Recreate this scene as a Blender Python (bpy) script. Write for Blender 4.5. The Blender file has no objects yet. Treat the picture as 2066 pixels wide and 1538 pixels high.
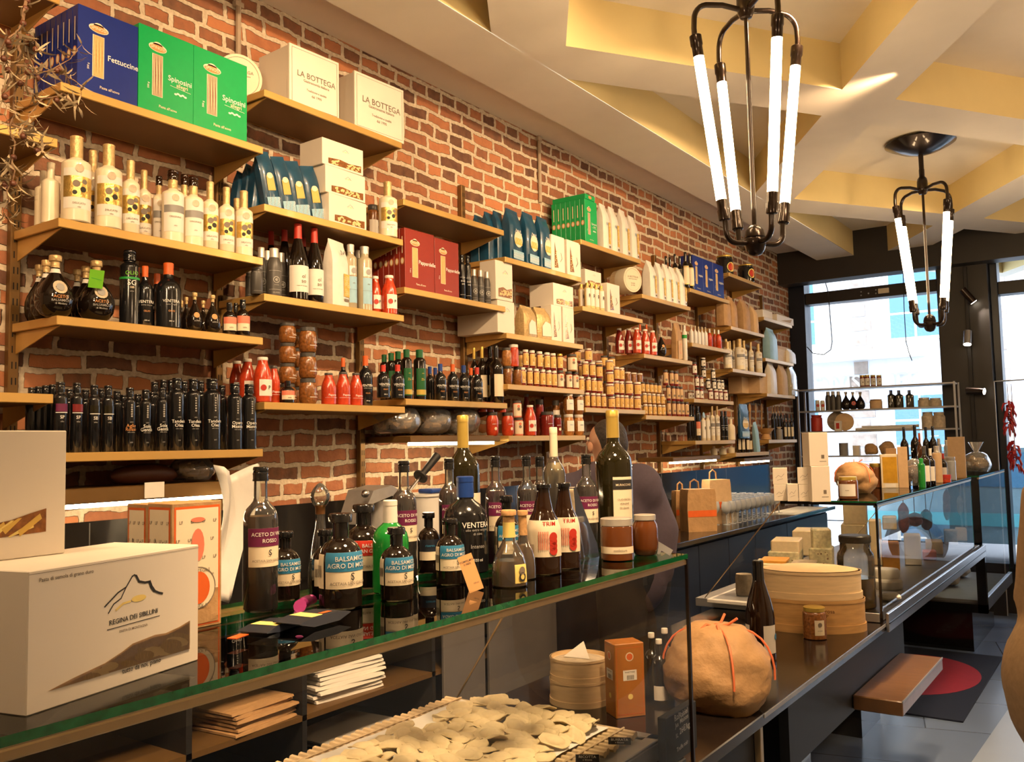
import bpy, math, random
from mathutils import Vector, Matrix
random.seed(7)
PI = math.pi
SC = bpy.context.scene
COL = SC.collection
# ------------------------------------------------------------------ camera
F_PX = 1801.7
YAW, PITCH, ROLL = 0.612383, 0.0720005, -0.02024715
CAM = Vector((2.9, 0.0, 1.58))
_f = Vector((-math.sin(YAW) * math.cos(PITCH), math.cos(YAW) * math.cos(PITCH), math.sin(PITCH)))
_r0 = Vector((math.cos(YAW), math.sin(YAW), 0))
_u0 = _r0.cross(_f)
_r = math.cos(ROLL) * _r0 + math.sin(ROLL) * _u0
_u = math.cos(ROLL) * _u0 - math.sin(ROLL) * _r0
cd = bpy.data.cameras.new('camera')
cd.sensor_width = 36.0
cd.lens = F_PX / 2066 * 36.0
cd.clip_start = 0.05
cd.clip_end = 200
cam = bpy.data.objects.new('camera', cd)
cam.matrix_world = Matrix(((_r.x, _u.x, -_f.x, CAM.x), (_r.y, _u.y, -_f.y, CAM.y), (_r.z, _u.z, -_f.z, CAM.z), (0, 0, 0, 1)))
COL.objects.link(cam)
SC.camera = cam
# ------------------------------------------------------------------ view, world, sun, lights
SC.view_settings.view_transform = 'Standard'
SC.view_settings.look = 'None'
SC.view_settings.gamma = 1.0
SC.view_settings.use_curve_mapping = False
SC.view_settings.exposure = 0.1
SC.cycles.max_bounces = 8
SC.cycles.diffuse_bounces = 4
SC.cycles.glossy_bounces = 4
SC.cycles.transmission_bounces = 6
SC.cycles.transparent_max_bounces = 24
SC.cycles.sample_clamp_indirect = 4.0
SC.cycles.caustics_reflective = False
SC.cycles.caustics_refractive = False
SC.cycles.use_denoising = True
w = bpy.data.worlds.new('sky_world')
SC.world = w
w.use_nodes = True
nt = w.node_tree
bg = nt.nodes['Background']
bg.inputs['Color'].default_value = (0.78, 0.88, 1.0, 1)
bg.inputs['Strength'].default_value = 6.5
WARM = (1.0, 0.66, 0.36)

def spot(loc, target, power, angle=60, blend=0.6, color=WARM, r=0.04):
    l = bpy.data.lights.new('fill_spot', 'SPOT')
    l.energy = power
    l.spot_size = math.radians(angle)
    l.spot_blend = blend
    l.color = color
    l.shadow_soft_size = r
    o = bpy.data.objects.new('fill_spot', l)
    o.location = loc
    o.rotation_euler = (Vector(target) - Vector(loc)).to_track_quat('-Z', 'Y').to_euler()
    COL.objects.link(o)

def area(loc, target, power, sx, sy, color=WARM, portal=False):
    l = bpy.data.lights.new('area_light', 'AREA')
    l.shape = 'RECTANGLE'
    l.size, l.size_y = sx, sy
    l.energy = power
    l.color = color
    o = bpy.data.objects.new('area_light', l)
    o.location = loc
    o.rotation_euler = (Vector(target) - Vector(loc)).to_track_quat('-Z', 'Y').to_euler()
    COL.objects.link(o)
    if portal:
        l.cycles.is_portal = True
# unseen spots without fixtures, added to light the shelves from above
for i, (y, tz, pw) in enumerate([(-0.4, 1.7, 110), (0.5, 2.3, 180), (1.3, 1.7, 140), (2.2, 2.6, 200), (3.2, 1.9, 165), (4.3, 2.4, 170), (5.6, 2.0, 85), (7.0, 2.2, 30)]):
    spot((2.05, y + .2, 3.3), (0.1, y + 0.8, tz), pw * .62, 82)
for y, pw in ((0.2, 18), (1.35, 430), (3.0, 100), (4.7, 250)):                                  # unseen downlights added to brighten the counter
    spot((2.55, y, 3.25), (1.6, y + 0.35, 0.9), pw, 62, r=0.22)
spot((2.4, 3.5, 3.3), (1.62, 4.5, 0.95), 170, 32)  # unseen narrow spot added to brighten the cheese case
# daylight: the shop window and the street door are sky portals
area((0.8, 9.28, 1.9), (0.8, 0, 1.9), 1, 1.5, 2.5, portal=True)
area((3.0, 9.28, 1.9), (3.0, 0, 1.9), 1, 2.3, 2.5, portal=True)
sl = bpy.data.lights.new('street_sun', 'SUN')
sl.energy = 3.5
sl.angle = 0.03
sl.color = (1.0, 0.97, 0.93)
so = bpy.data.objects.new('street_sun', sl)
so.rotation_euler = Vector((0.35, 1.0, -0.9)).to_track_quat('-Z', 'Y').to_euler()
so.location = (0, 5, 20)
COL.objects.link(so)

# unseen point lights added for general warm light, outside the frame
for lx, ly, pw in ((1.767, 0.12, 45), (3.83, 1.7, 28), (3.83, 4.85, 45), (3.83, 7.6, 20)):
    l = bpy.data.lights.new('fill_light', 'POINT')
    l.energy = pw
    l.color = (1.0, 0.69, 0.40)
    l.shadow_soft_size = 0.15
    o = bpy.data.objects.new('fill_light', l)
    o.location = (lx, ly, 2.75)
    COL.objects.link(o)

# ------------------------------------------------------------------ helpers: pixels of the 2066 x 1538 frame to points
def ray(x, y):
    return _f + _r * ((x - 1033) / F_PX) - _u * ((y - 769) / F_PX)

def at(x, y, X=None, Y=None, Z=None):
    d = ray(x, y)
    t = (X - CAM.x) / d.x if X is not None else ((Y - CAM.y) / d.y if Y is not None else (Z - CAM.z) / d.z)
    return CAM + d * t

def depth(p):
    return (Vector(p) - CAM).dot(_f)

def zat(p, x, y):
    d = ray(x, y)
    return CAM.z + d.z * math.hypot(p[0] - CAM.x, p[1] - CAM.y) / math.hypot(d.x, d.y)

# ------------------------------------------------------------------ materials
MATS = {}
def mat(name, col=(0.5, 0.5, 0.5), rough=0.5, metal=0.0, var=0.08, scale=30, bump=0.0, emit=None, coat=0.0, spec=0.5, sss=0.0, trans=0.0, ior=1.45, stretch=None, col2=None):
    m = bpy.data.materials.new(name)
    m.use_nodes = True
    n, l = m.node_tree.nodes, m.node_tree.links
    b = n['Principled BSDF']
    b.inputs['Roughness'].default_value = rough
    b.inputs['Metallic'].default_value = metal
    b.inputs['Coat Weight'].default_value = coat
    b.inputs['Coat Roughness'].default_value = 0.05
    b.inputs['Specular IOR Level'].default_value = spec
    b.inputs['IOR'].default_value = ior
    b.inputs['Transmission Weight'].default_value = trans
    if sss:
        b.inputs['Subsurface Weight'].default_value = sss
        b.inputs['Subsurface Scale'].default_value = 0.01
    tc = n.new('ShaderNodeTexCoord')
    mp = n.new('ShaderNodeMapping')
    if stretch:
        mp.inputs['Scale'].default_value = stretch
    nz = n.new('ShaderNodeTexNoise')
    nz.inputs['Scale'].default_value = scale
    nz.inputs['Detail'].default_value = 4
    l.new(tc.outputs['Object'], mp.inputs['Vector'])
    l.new(mp.outputs['Vector'], nz.inputs['Vector'])
    mx = n.new('ShaderNodeMix')
    mx.data_type = 'RGBA'
    c2 = col2 or tuple(max(0, c * (1 - 2.2 * var)) for c in col)
    mx.inputs['A'].default_value = (*c2, 1)
    mx.inputs['B'].default_value = (*(tuple(min(1, c * (1 + var)) for c in col) if not col2 else col), 1)
    l.new(nz.outputs['Fac'], mx.inputs['Factor'])
    l.new(mx.outputs['Result'], b.inputs['Base Color'])
    if bump:
        bp = n.new('ShaderNodeBump')
        bp.inputs['Strength'].default_value = bump
        bp.inputs['Distance'].default_value = 0.01
        l.new(nz.outputs['Fac'], bp.inputs['Height'])
        l.new(bp.outputs['Normal'], b.inputs['Normal'])
    if emit:
        b.inputs['Emission Color'].default_value = (*emit[0], 1)
        b.inputs['Emission Strength'].default_value = emit[1]
    MATS[name] = m
    return m

def thin_glass(name, tint=(1, 1, 1), rough=0.0, boost=1.0, haze=0.0):
    m = bpy.data.materials.new(name)
    m.use_nodes = True
    n, l = m.node_tree.nodes, m.node_tree.links
    n.remove(n['Principled BSDF'])
    fr = n.new('ShaderNodeFresnel')
    fr.inputs['IOR'].default_value = 1.5
    mu = n.new('ShaderNodeMath')
    mu.operation = 'MULTIPLY'
    mu.use_clamp = True
    mu.inputs[1].default_value = boost
    l.new(fr.outputs[0], mu.inputs[0])
    tr = n.new('ShaderNodeBsdfTransparent')
    tr.inputs['Color'].default_value = (*tint, 1)
    gl = n.new('ShaderNodeBsdfGlossy')
    gl.inputs['Roughness'].default_value = rough
    mx = n.new('ShaderNodeMixShader')
    l.new(mu.outputs[0], mx.inputs[0])
    l.new(tr.outputs[0], mx.inputs[1])
    l.new(gl.outputs[0], mx.inputs[2])
    out = mx
    if haze:
        df = n.new('ShaderNodeBsdfDiffuse')
        df.inputs['Color'].default_value = (0.9, 0.9, 0.9, 1)
        m2 = n.new('ShaderNodeMixShader')
        m2.inputs[0].default_value = haze
        l.new(mx.outputs[0], m2.inputs[1])
        l.new(df.outputs[0], m2.inputs[2])
        out = m2
    l.new(out.outputs[0], n['Material Output'].inputs['Surface'])
    MATS[name] = m
    return m

def brick_mat(name, dark=1.0):
    m = bpy.data.materials.new(name)
    m.use_nodes = True
    n, l = m.node_tree.nodes, m.node_tree.links
    b = n['Principled BSDF']
    b.inputs['Roughness'].default_value = 0.9
    b.inputs['Specular IOR Level'].default_value = 0.2
    g = n.new('ShaderNodeNewGeometry')
    sp = n.new('ShaderNodeSeparateXYZ')
    l.new(g.outputs['Position'], sp.inputs[0])
    cb = n.new('ShaderNodeCombineXYZ')
    ad = n.new('ShaderNodeMath')
    ad.operation = 'ADD'
    l.new(sp.outputs['X'], ad.inputs[0])
    l.new(sp.outputs['Y'], ad.inputs[1])
    l.new(ad.outputs[0], cb.inputs['X'])
    l.new(sp.outputs['Z'], cb.inputs['Y'])
    # wobble of the hand-made courses
    def noise(scale, detail=3):
        z = n.new('ShaderNodeTexNoise')
        z.inputs['Scale'].default_value = scale
        z.inputs['Detail'].default_value = detail
        l.new(g.outputs['Position'], z.inputs['Vector'])
        return z
    def wob(src, scale, amt):
        z = noise(scale)
        s = n.new('ShaderNodeVectorMath')
        s.operation = 'SUBTRACT'
        s.inputs[1].default_value = (0.5, 0.5, 0.5)
        l.new(z.outputs['Color'], s.inputs[0])
        k = n.new('ShaderNodeVectorMath')
        k.operation = 'SCALE'
        k.inputs['Scale'].default_value = amt
        l.new(s.outputs[0], k.inputs[0])
        a = n.new('ShaderNodeVectorMath')
        a.operation = 'ADD'
        l.new(src, a.inputs[0])
        l.new(k.outputs[0], a.inputs[1])
        return a.outputs[0]
    v = wob(wob(wob(cb.outputs[0], 1.6, 0.05), 9, 0.03), 45, 0.012)
    br = n.new('ShaderNodeTexBrick')
    br.offset = 0.5
    br.offset_frequency = 2
    br.squash = 0.62
    br.squash_frequency = 3
    br.inputs['Scale'].default_value = 1.0
    br.inputs['Brick Width'].default_value = 0.19
    br.inputs['Row Height'].default_value = 0.066
    br.inputs['Mortar Size'].default_value = 0.0115
    br.inputs['Mortar Smooth'].default_value = 0.25
    br.inputs['Bias'].default_value = 0.0
    br.inputs['Color1'].default_value = (0, 0, 0, 1)
    br.inputs['Color2'].default_value = (1, 1, 1, 1)
    l.new(v, br.inputs['Vector'])
    sc = n.new('ShaderNodeSeparateColor')
    l.new(br.outputs['Color'], sc.inputs[0])
    z2 = noise(22, 6)
    md = n.new('ShaderNodeMath')
    md.operation = 'MULTIPLY_ADD'
    md.inputs[1].default_value = 0.55
    l.new(z2.outputs['Fac'], md.inputs[0])
    m3 = n.new('ShaderNodeMath')
    m3.operation = 'MULTIPLY_ADD'
    m3.inputs[1].default_value = 0.75
    m3.inputs[2].default_value = -0.15
    l.new(sc.outputs[0], m3.inputs[0])
    l.new(m3.outputs[0], md.inputs[2])
    cr = n.new('ShaderNodeValToRGB')
    e = cr.color_ramp.elements
    e[0].position = 0.0
    e[0].color = (0.085, 0.04, 0.03, 1)
    e[1].position = 1.0
    e[1].color = (0.52, 0.205, 0.09, 1)
    for p_, c_ in ((0.25, (0.20, 0.10, 0.06)), (0.5, (0.34, 0.135, 0.07)), (0.75, (0.46, 0.19, 0.09))):
        q = e.new(p_)
        q.color = (*c_, 1)
    l.new(md.outputs[0], cr.inputs[0])
    z3 = noise(60, 4)
    mo = n.new('ShaderNodeValToRGB')
    mo.color_ramp.elements[0].color = (0.50, 0.40, 0.28, 1)
    mo.color_ramp.elements[1].color = (0.72, 0.61, 0.46, 1)
    mo.color_ramp.elements[0].position = 0.3
    mo.color_ramp.elements[1].position = 0.7
    l.new(z3.outputs['Fac'], mo.inputs[0])
    mx = n.new('ShaderNodeMix')
    mx.data_type = 'RGBA'
    l.new(br.outputs['Fac'], mx.inputs['Factor'])
    l.new(cr.outputs[0], mx.inputs['A'])
    l.new(mo.outputs[0], mx.inputs['B'])
    l.new(mx.outputs['Result'], b.inputs['Base Color'])
    h = n.new('ShaderNodeMath')
    h.operation = 'MULTIPLY_ADD'
    h.inputs[1].default_value = -1.0
    l.new(br.outputs['Fac'], h.inputs[0])
    hz = n.new('ShaderNodeMath')
    hz.operation = 'MULTIPLY'
    hz.inputs[1].default_value = 0.9
    l.new(z2.outputs['Fac'], hz.inputs[0])
    l.new(hz.outputs[0], h.inputs[2])
    bp = n.new('ShaderNodeBump')
    bp.inputs['Strength'].default_value = 0.9
    bp.inputs['Distance'].default_value = 0.012
    l.new(h.outputs[0], bp.inputs['Height'])
    l.new(bp.outputs['Normal'], b.inputs['Normal'])
    MATS[name] = m
    return m

def floor_mat(name):
    m = mat(name, (0.18, 0.25, 0.40), 0.25, var=0.1, scale=1.2)
    n, l = m.node_tree.nodes, m.node_tree.links
    b = n['Principled BSDF']
    src = b.inputs['Base Color'].links[0].from_socket
    g = n.new('ShaderNodeNewGeometry')
    mp = n.new('ShaderNodeMapping')
    mp.inputs['Rotation'].default_value = (0, 0, math.radians(-13))
    l.new(g.outputs['Position'], mp.inputs['Vector'])
    br = n.new('ShaderNodeTexBrick')
    br.offset = 0.5
    br.inputs['Scale'].default_value = 1
    br.inputs['Brick Width'].default_value = 1.2
    br.inputs['Row Height'].default_value = 0.6
    br.inputs['Mortar Size'].default_value = 0.004
    br.inputs['Color1'].default_value = (0.85, 0.85, 0.85, 1)
    br.inputs['Color2'].default_value = (1, 1, 1, 1)
    br.inputs['Mortar'].default_value = (0.3, 0.3, 0.3, 1)
    l.new(mp.outputs[0], br.inputs['Vector'])
    mx = n.new('ShaderNodeMix')
    mx.data_type = 'RGBA'
    mx.blend_type = 'MULTIPLY'
    mx.inputs['Factor'].default_value = 1
    l.new(src, mx.inputs['A'])
    l.new(br.outputs['Color'], mx.inputs['B'])
    l.new(mx.outputs['Result'], b.inputs['Base Color'])
    return m

brick_mat('red_brick')
floor_mat('floor_tile')
mat('plaster', (0.82, 0.74, 0.62), 0.85, var=0.03, scale=6)
mat('mustard_side', (0.74, 0.60, 0.30), 0.7, var=0.04, scale=5)  # mustard colour of the coffer sides
mat('dark_paint', (0.022, 0.018, 0.016), 0.45, var=0.1, scale=8)
mat('navy_frame', (0.010, 0.014, 0.026), 0.35, var=0.1)
mat('navy_cabinet', (0.012, 0.016, 0.028), 0.4, var=0.1, scale=4)
mat('bronze', (0.60, 0.37, 0.11), 0.40, metal=0.40, var=0.06, scale=8, coat=0.15)
mat('bronze_dark', (0.20, 0.11, 0.035), 0.45, metal=0.5, var=0.1, scale=8)
mat('slot_black', (0.01, 0.007, 0.005), 0.8)
mat('stone', (0.016, 0.011, 0.009), 0.14, var=0.25, scale=5)
mat('black_gloss', (0.008, 0.007, 0.007), 0.12, coat=0.3)
mat('black_matt', (0.012, 0.011, 0.011), 0.55)
mat('black_iron', (0.022, 0.012, 0.008), 0.28, metal=0.7, coat=0.4)
mat('steel', (0.55, 0.55, 0.56), 0.28, metal=1.0, var=0.06, scale=15)
mat('steel_satin', (0.42, 0.42, 0.43), 0.5, metal=0.8, var=0.06, scale=12)
mat('steel_grey', (0.19, 0.175, 0.165), 0.55, metal=0.3, var=0.12, scale=6)
mat('brass_rail', (0.42, 0.30, 0.16), 0.35, metal=0.8)
mat('tube_glow', (1, 1, 1), 0.3, emit=((1.0, 0.70, 0.38), 30.0))
mat('led_glow', (1, 1, 1), 0.3, emit=((1.0, 0.74, 0.42), 45.0))
mat('bulb_glow', (1, 1, 1), 0.3, emit=((1.0, 0.86, 0.66), 18.0))
thin_glass('glass', (0.95, 0.975, 0.96), boost=1.0)
thin_glass('glass_case_front', (0.93, 0.93, 0.93), boost=1.0)
thin_glass('glass_window', (1, 1, 1), boost=0.8)
thin_glass('glass_bottle', (0.93, 0.93, 0.88), rough=0.02, boost=2.2, haze=0.03)
thin_glass('glass_green', (0.05, 0.55, 0.10), rough=0.02, boost=1.6, haze=0.04)
thin_glass('cellophane', (0.92, 0.92, 0.90), rough=0.15, boost=3.0, haze=0.14)
thin_glass('film', (0.95, 0.93, 0.88), rough=0.08, boost=1.6, haze=0.03)
mat('glass_edge', (0.006, 0.16, 0.05), 0.08, var=0.4, scale=60, coat=0.5, trans=0.2)
mat('bottle_dark', (0.010, 0.006, 0.004), 0.06, coat=0.3, var=0.2)
mat('bottle_brown', (0.022, 0.008, 0.003), 0.07, coat=0.3, var=0.2)
mat('bottle_black', (0.008, 0.008, 0.009), 0.16, coat=0.5)
mat('bottle_olive', (0.014, 0.011, 0.003), 0.07, coat=0.3)
mat('liquid_brown', (0.060, 0.014, 0.006), 0.12, coat=0.4, var=0.2)
mat('liquid_amber', (0.55, 0.28, 0.07), 0.15, trans=0.25, var=0.15)
mat('liquid_pale', (0.75, 0.62, 0.36), 0.12, trans=0.5)
mat('liquid_violet', (0.20, 0.02, 0.06), 0.12, trans=0.3)
mat('pale_glass', (0.42, 0.37, 0.25), 0.12, coat=0.6)
mat('green_liquid', (0.01, 0.22, 0.03), 0.08, coat=0.5)
mat('ceramic_cream', (0.80, 0.70, 0.50), 0.28, coat=0.2, var=0.04)
mat('gold', (0.80, 0.55, 0.16), 0.30, metal=0.75, var=0.25, scale=70, bump=0.3)
mat('gold_foil', (0.62, 0.44, 0.20), 0.35, metal=0.35, var=0.2, scale=90, bump=0.35)
mat('gold_cap', (0.62, 0.44, 0.10), 0.35, metal=0.6, var=0.08)
mat('copper', (0.35, 0.16, 0.06), 0.3, metal=0.8)
mat('paper', (0.78, 0.74, 0.66), 0.7, var=0.03)
mat('white_card', (0.78, 0.71, 0.60), 0.55, var=0.02, scale=12)
mat('cream_label', (0.76, 0.66, 0.48), 0.6, var=0.03)
mat('yellow_label', (0.74, 0.45, 0.13), 0.55, var=0.08, scale=120)
mat('lemon', (0.85, 0.66, 0.20), 0.55)
mat('kraft', (0.44, 0.26, 0.115), 0.65, var=0.16, scale=22, bump=0.7)
mat('kraft_light', (0.62, 0.42, 0.23), 0.7, var=0.08, scale=35, bump=0.15)
mat('pale_wood', (0.72, 0.53, 0.30), 0.6, var=0.12, scale=14, stretch=(1, 1, 8))
mat('wood', (0.58, 0.33, 0.12), 0.55, var=0.2, scale=12, stretch=(1, 1, 6))
mat('bench_wood', (0.22, 0.11, 0.045), 0.35, var=0.2, scale=10, stretch=(1, 8, 1), coat=0.2)
mat('cork', (0.60, 0.34, 0.14), 0.8, var=0.25, scale=160)
mat('red', (0.50, 0.035, 0.02), 0.4)
mat('tomato', (0.58, 0.055, 0.015), 0.22, var=0.3, scale=60, coat=0.5)
mat('dark_red', (0.20, 0.015, 0.015), 0.4)
mat('jam_red', (0.22, 0.018, 0.012), 0.15, coat=0.5, var=0.3, scale=80)
mat('brown_food', (0.30, 0.11, 0.025), 0.2, coat=0.5, var=0.45, scale=110, bump=0.2)
mat('olive_food', (0.50, 0.20, 0.05), 0.2, coat=0.5, var=0.5, scale=60, bump=0.3)
mat('orange', (0.68, 0.12, 0.02), 0.4)
mat('salmon', (0.70, 0.20, 0.12), 0.5)
mat('purple', (0.14, 0.012, 0.065), 0.5)
mat('blue_label', (0.03, 0.20, 0.38), 0.45)
mat('blue_cap', (0.012, 0.05, 0.25), 0.35)
mat('box_blue', (0.006, 0.022, 0.20), 0.35, var=0.05)
mat('box_green', (0.0, 0.34, 0.085), 0.35, var=0.05)
mat('box_red', (0.24, 0.022, 0.012), 0.35, var=0.05)
mat('bag_blue', (0.012, 0.075, 0.15), 0.3, var=0.4, scale=14, coat=0.3, bump=0.2)
mat('bag_sky', (0.30, 0.52, 0.66), 0.4, var=0.1, bump=0.2, scale=20)
mat('bag_white', (0.80, 0.76, 0.68), 0.4, var=0.08, scale=18, bump=0.3)
mat('plastic_white', (0.78, 0.76, 0.72), 0.4, var=0.05, scale=12, bump=0.3)
mat('green', (0.02, 0.33, 0.05), 0.4)
mat('lime', (0.16, 0.50, 0.02), 0.5)
mat('grey_mid', (0.25, 0.24, 0.23), 0.4)
mat('grey_dark', (0.07, 0.065, 0.06), 0.35)
mat('silver_cap', (0.60, 0.56, 0.50), 0.35, metal=0.5)
mat('ink', (0.02, 0.018, 0.016), 0.6)
mat('ink_soft', (0.20, 0.16, 0.12), 0.6)
mat('white_ink', (0.80, 0.78, 0.72), 0.5)
mat('dim_ink', (0.33, 0.32, 0.30), 0.5)
mat('orange_ink', (0.60, 0.26, 0.08), 0.5)
mat('pasta', (0.80, 0.58, 0.26), 0.6, var=0.12, scale=60)
mat('pasta_raw', (0.82, 0.68, 0.42), 0.65, var=0.10, scale=45, bump=0.1)
mat('pasta_yellow', (0.72, 0.46, 0.09), 0.5, var=0.2, scale=25)
mat('pasta_strand', (0.62, 0.38, 0.12), 0.6, var=0.45, scale=90, stretch=(1, 14, 1))
mat('pasta_strand_dark', (0.36, 0.19, 0.11), 0.6, var=0.45, scale=90, stretch=(1, 14, 1))
mat('flour_cloth', (0.82, 0.80, 0.76), 0.8, var=0.03)
mat('reed', (0.70, 0.54, 0.33), 0.6, var=0.15, scale=40)
mat('cheese', (0.86, 0.72, 0.46), 0.55, var=0.1, scale=40, sss=0.1)
mat('cheese_spot', (0.84, 0.70, 0.44), 0.55, var=0.35, scale=55, sss=0.1)
mat('cheese_orange', (0.78, 0.36, 0.05), 0.5, var=0.15, scale=30)
mat('rind', (0.62, 0.52, 0.38), 0.8, var=0.25, scale=40, bump=0.5)
mat('olive_leaf', (0.48, 0.37, 0.22), 0.7, var=0.35, scale=20)
mat('twig', (0.22, 0.13, 0.07), 0.8)
mat('chilli', (0.38, 0.012, 0.012), 0.35, coat=0.3)
mat('mat_navy', (0.006, 0.010, 0.028), 0.9)
mat('mat_red', (0.32, 0.012, 0.03), 0.85)
mat('skin', (0.62, 0.34, 0.22), 0.5, sss=0.1)
mat('hair', (0.05, 0.038, 0.032), 0.6, var=0.5, scale=90, bump=0.5)
mat('shirt', (0.085, 0.066, 0.095), 0.85, var=0.1, scale=60)
mat('trousers', (0.012, 0.014, 0.022), 0.85)
mat('camel_coat', (0.40, 0.27, 0.15), 0.9, var=0.15, scale=50, bump=0.2)
mat('ribbon', (0.75, 0.18, 0.07), 0.5)
mat('pink_foil', (0.45, 0.05, 0.25), 0.3, metal=0.3)
mat('facade', (0.52, 0.55, 0.60), 0.9, var=0.03)
mat('facade_brick', (0.30, 0.25, 0.22), 0.9, var=0.3, scale=9)
mat('facade_window', (0.06, 0.16, 0.27), 0.15)
mat('street', (0.35, 0.36, 0.38), 0.8)
mat('car_blue', (0.14, 0.23, 0.28), 0.25, coat=0.8)
mat('chalk_black', (0.012, 0.012, 0.012), 0.7)
mat('cyan', (0.08, 0.30, 0.36), 0.4)
mat('meat', (0.30, 0.10, 0.07), 0.5, var=0.4, scale=30, bump=0.4)
mat('bread', (0.55, 0.33, 0.14), 0.7, var=0.25, scale=50, bump=0.3)
mat('honey', (0.12, 0.035, 0.008), 0.15, coat=0.5)
mat('oil_yellow', (0.62, 0.34, 0.03), 0.12, coat=0.6, var=0.2)
mat('glassware', (0.45, 0.48, 0.52), 0.08, coat=0.5, spec=0.8)
mat('shrink_green', (0.012, 0.10, 0.03), 0.3)
mat('leather_brown', (0.10, 0.03, 0.012), 0.5)

# ------------------------------------------------------------------ mesh builder
_TX = {}
def text_geo(s, bold=False):
    key = s
    if key not in _TX:
        c = bpy.data.curves.new('t', 'FONT')
        c.body = s
        c.size = 1.0
        c.align_x = 'CENTER'
        c.align_y = 'CENTER'
        c.resolution_u = 2
        c.offset = 0.009
        o = bpy.data.objects.new('t', c)
        me = o.to_mesh()
        _TX[key] = ([tuple(v.co) for v in me.vertices], [tuple(p.vertices) for p in me.polygons])
        o.to_mesh_clear()
        bpy.data.objects.remove(o)
        bpy.data.curves.remove(c)
    return _TX[key]

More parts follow.
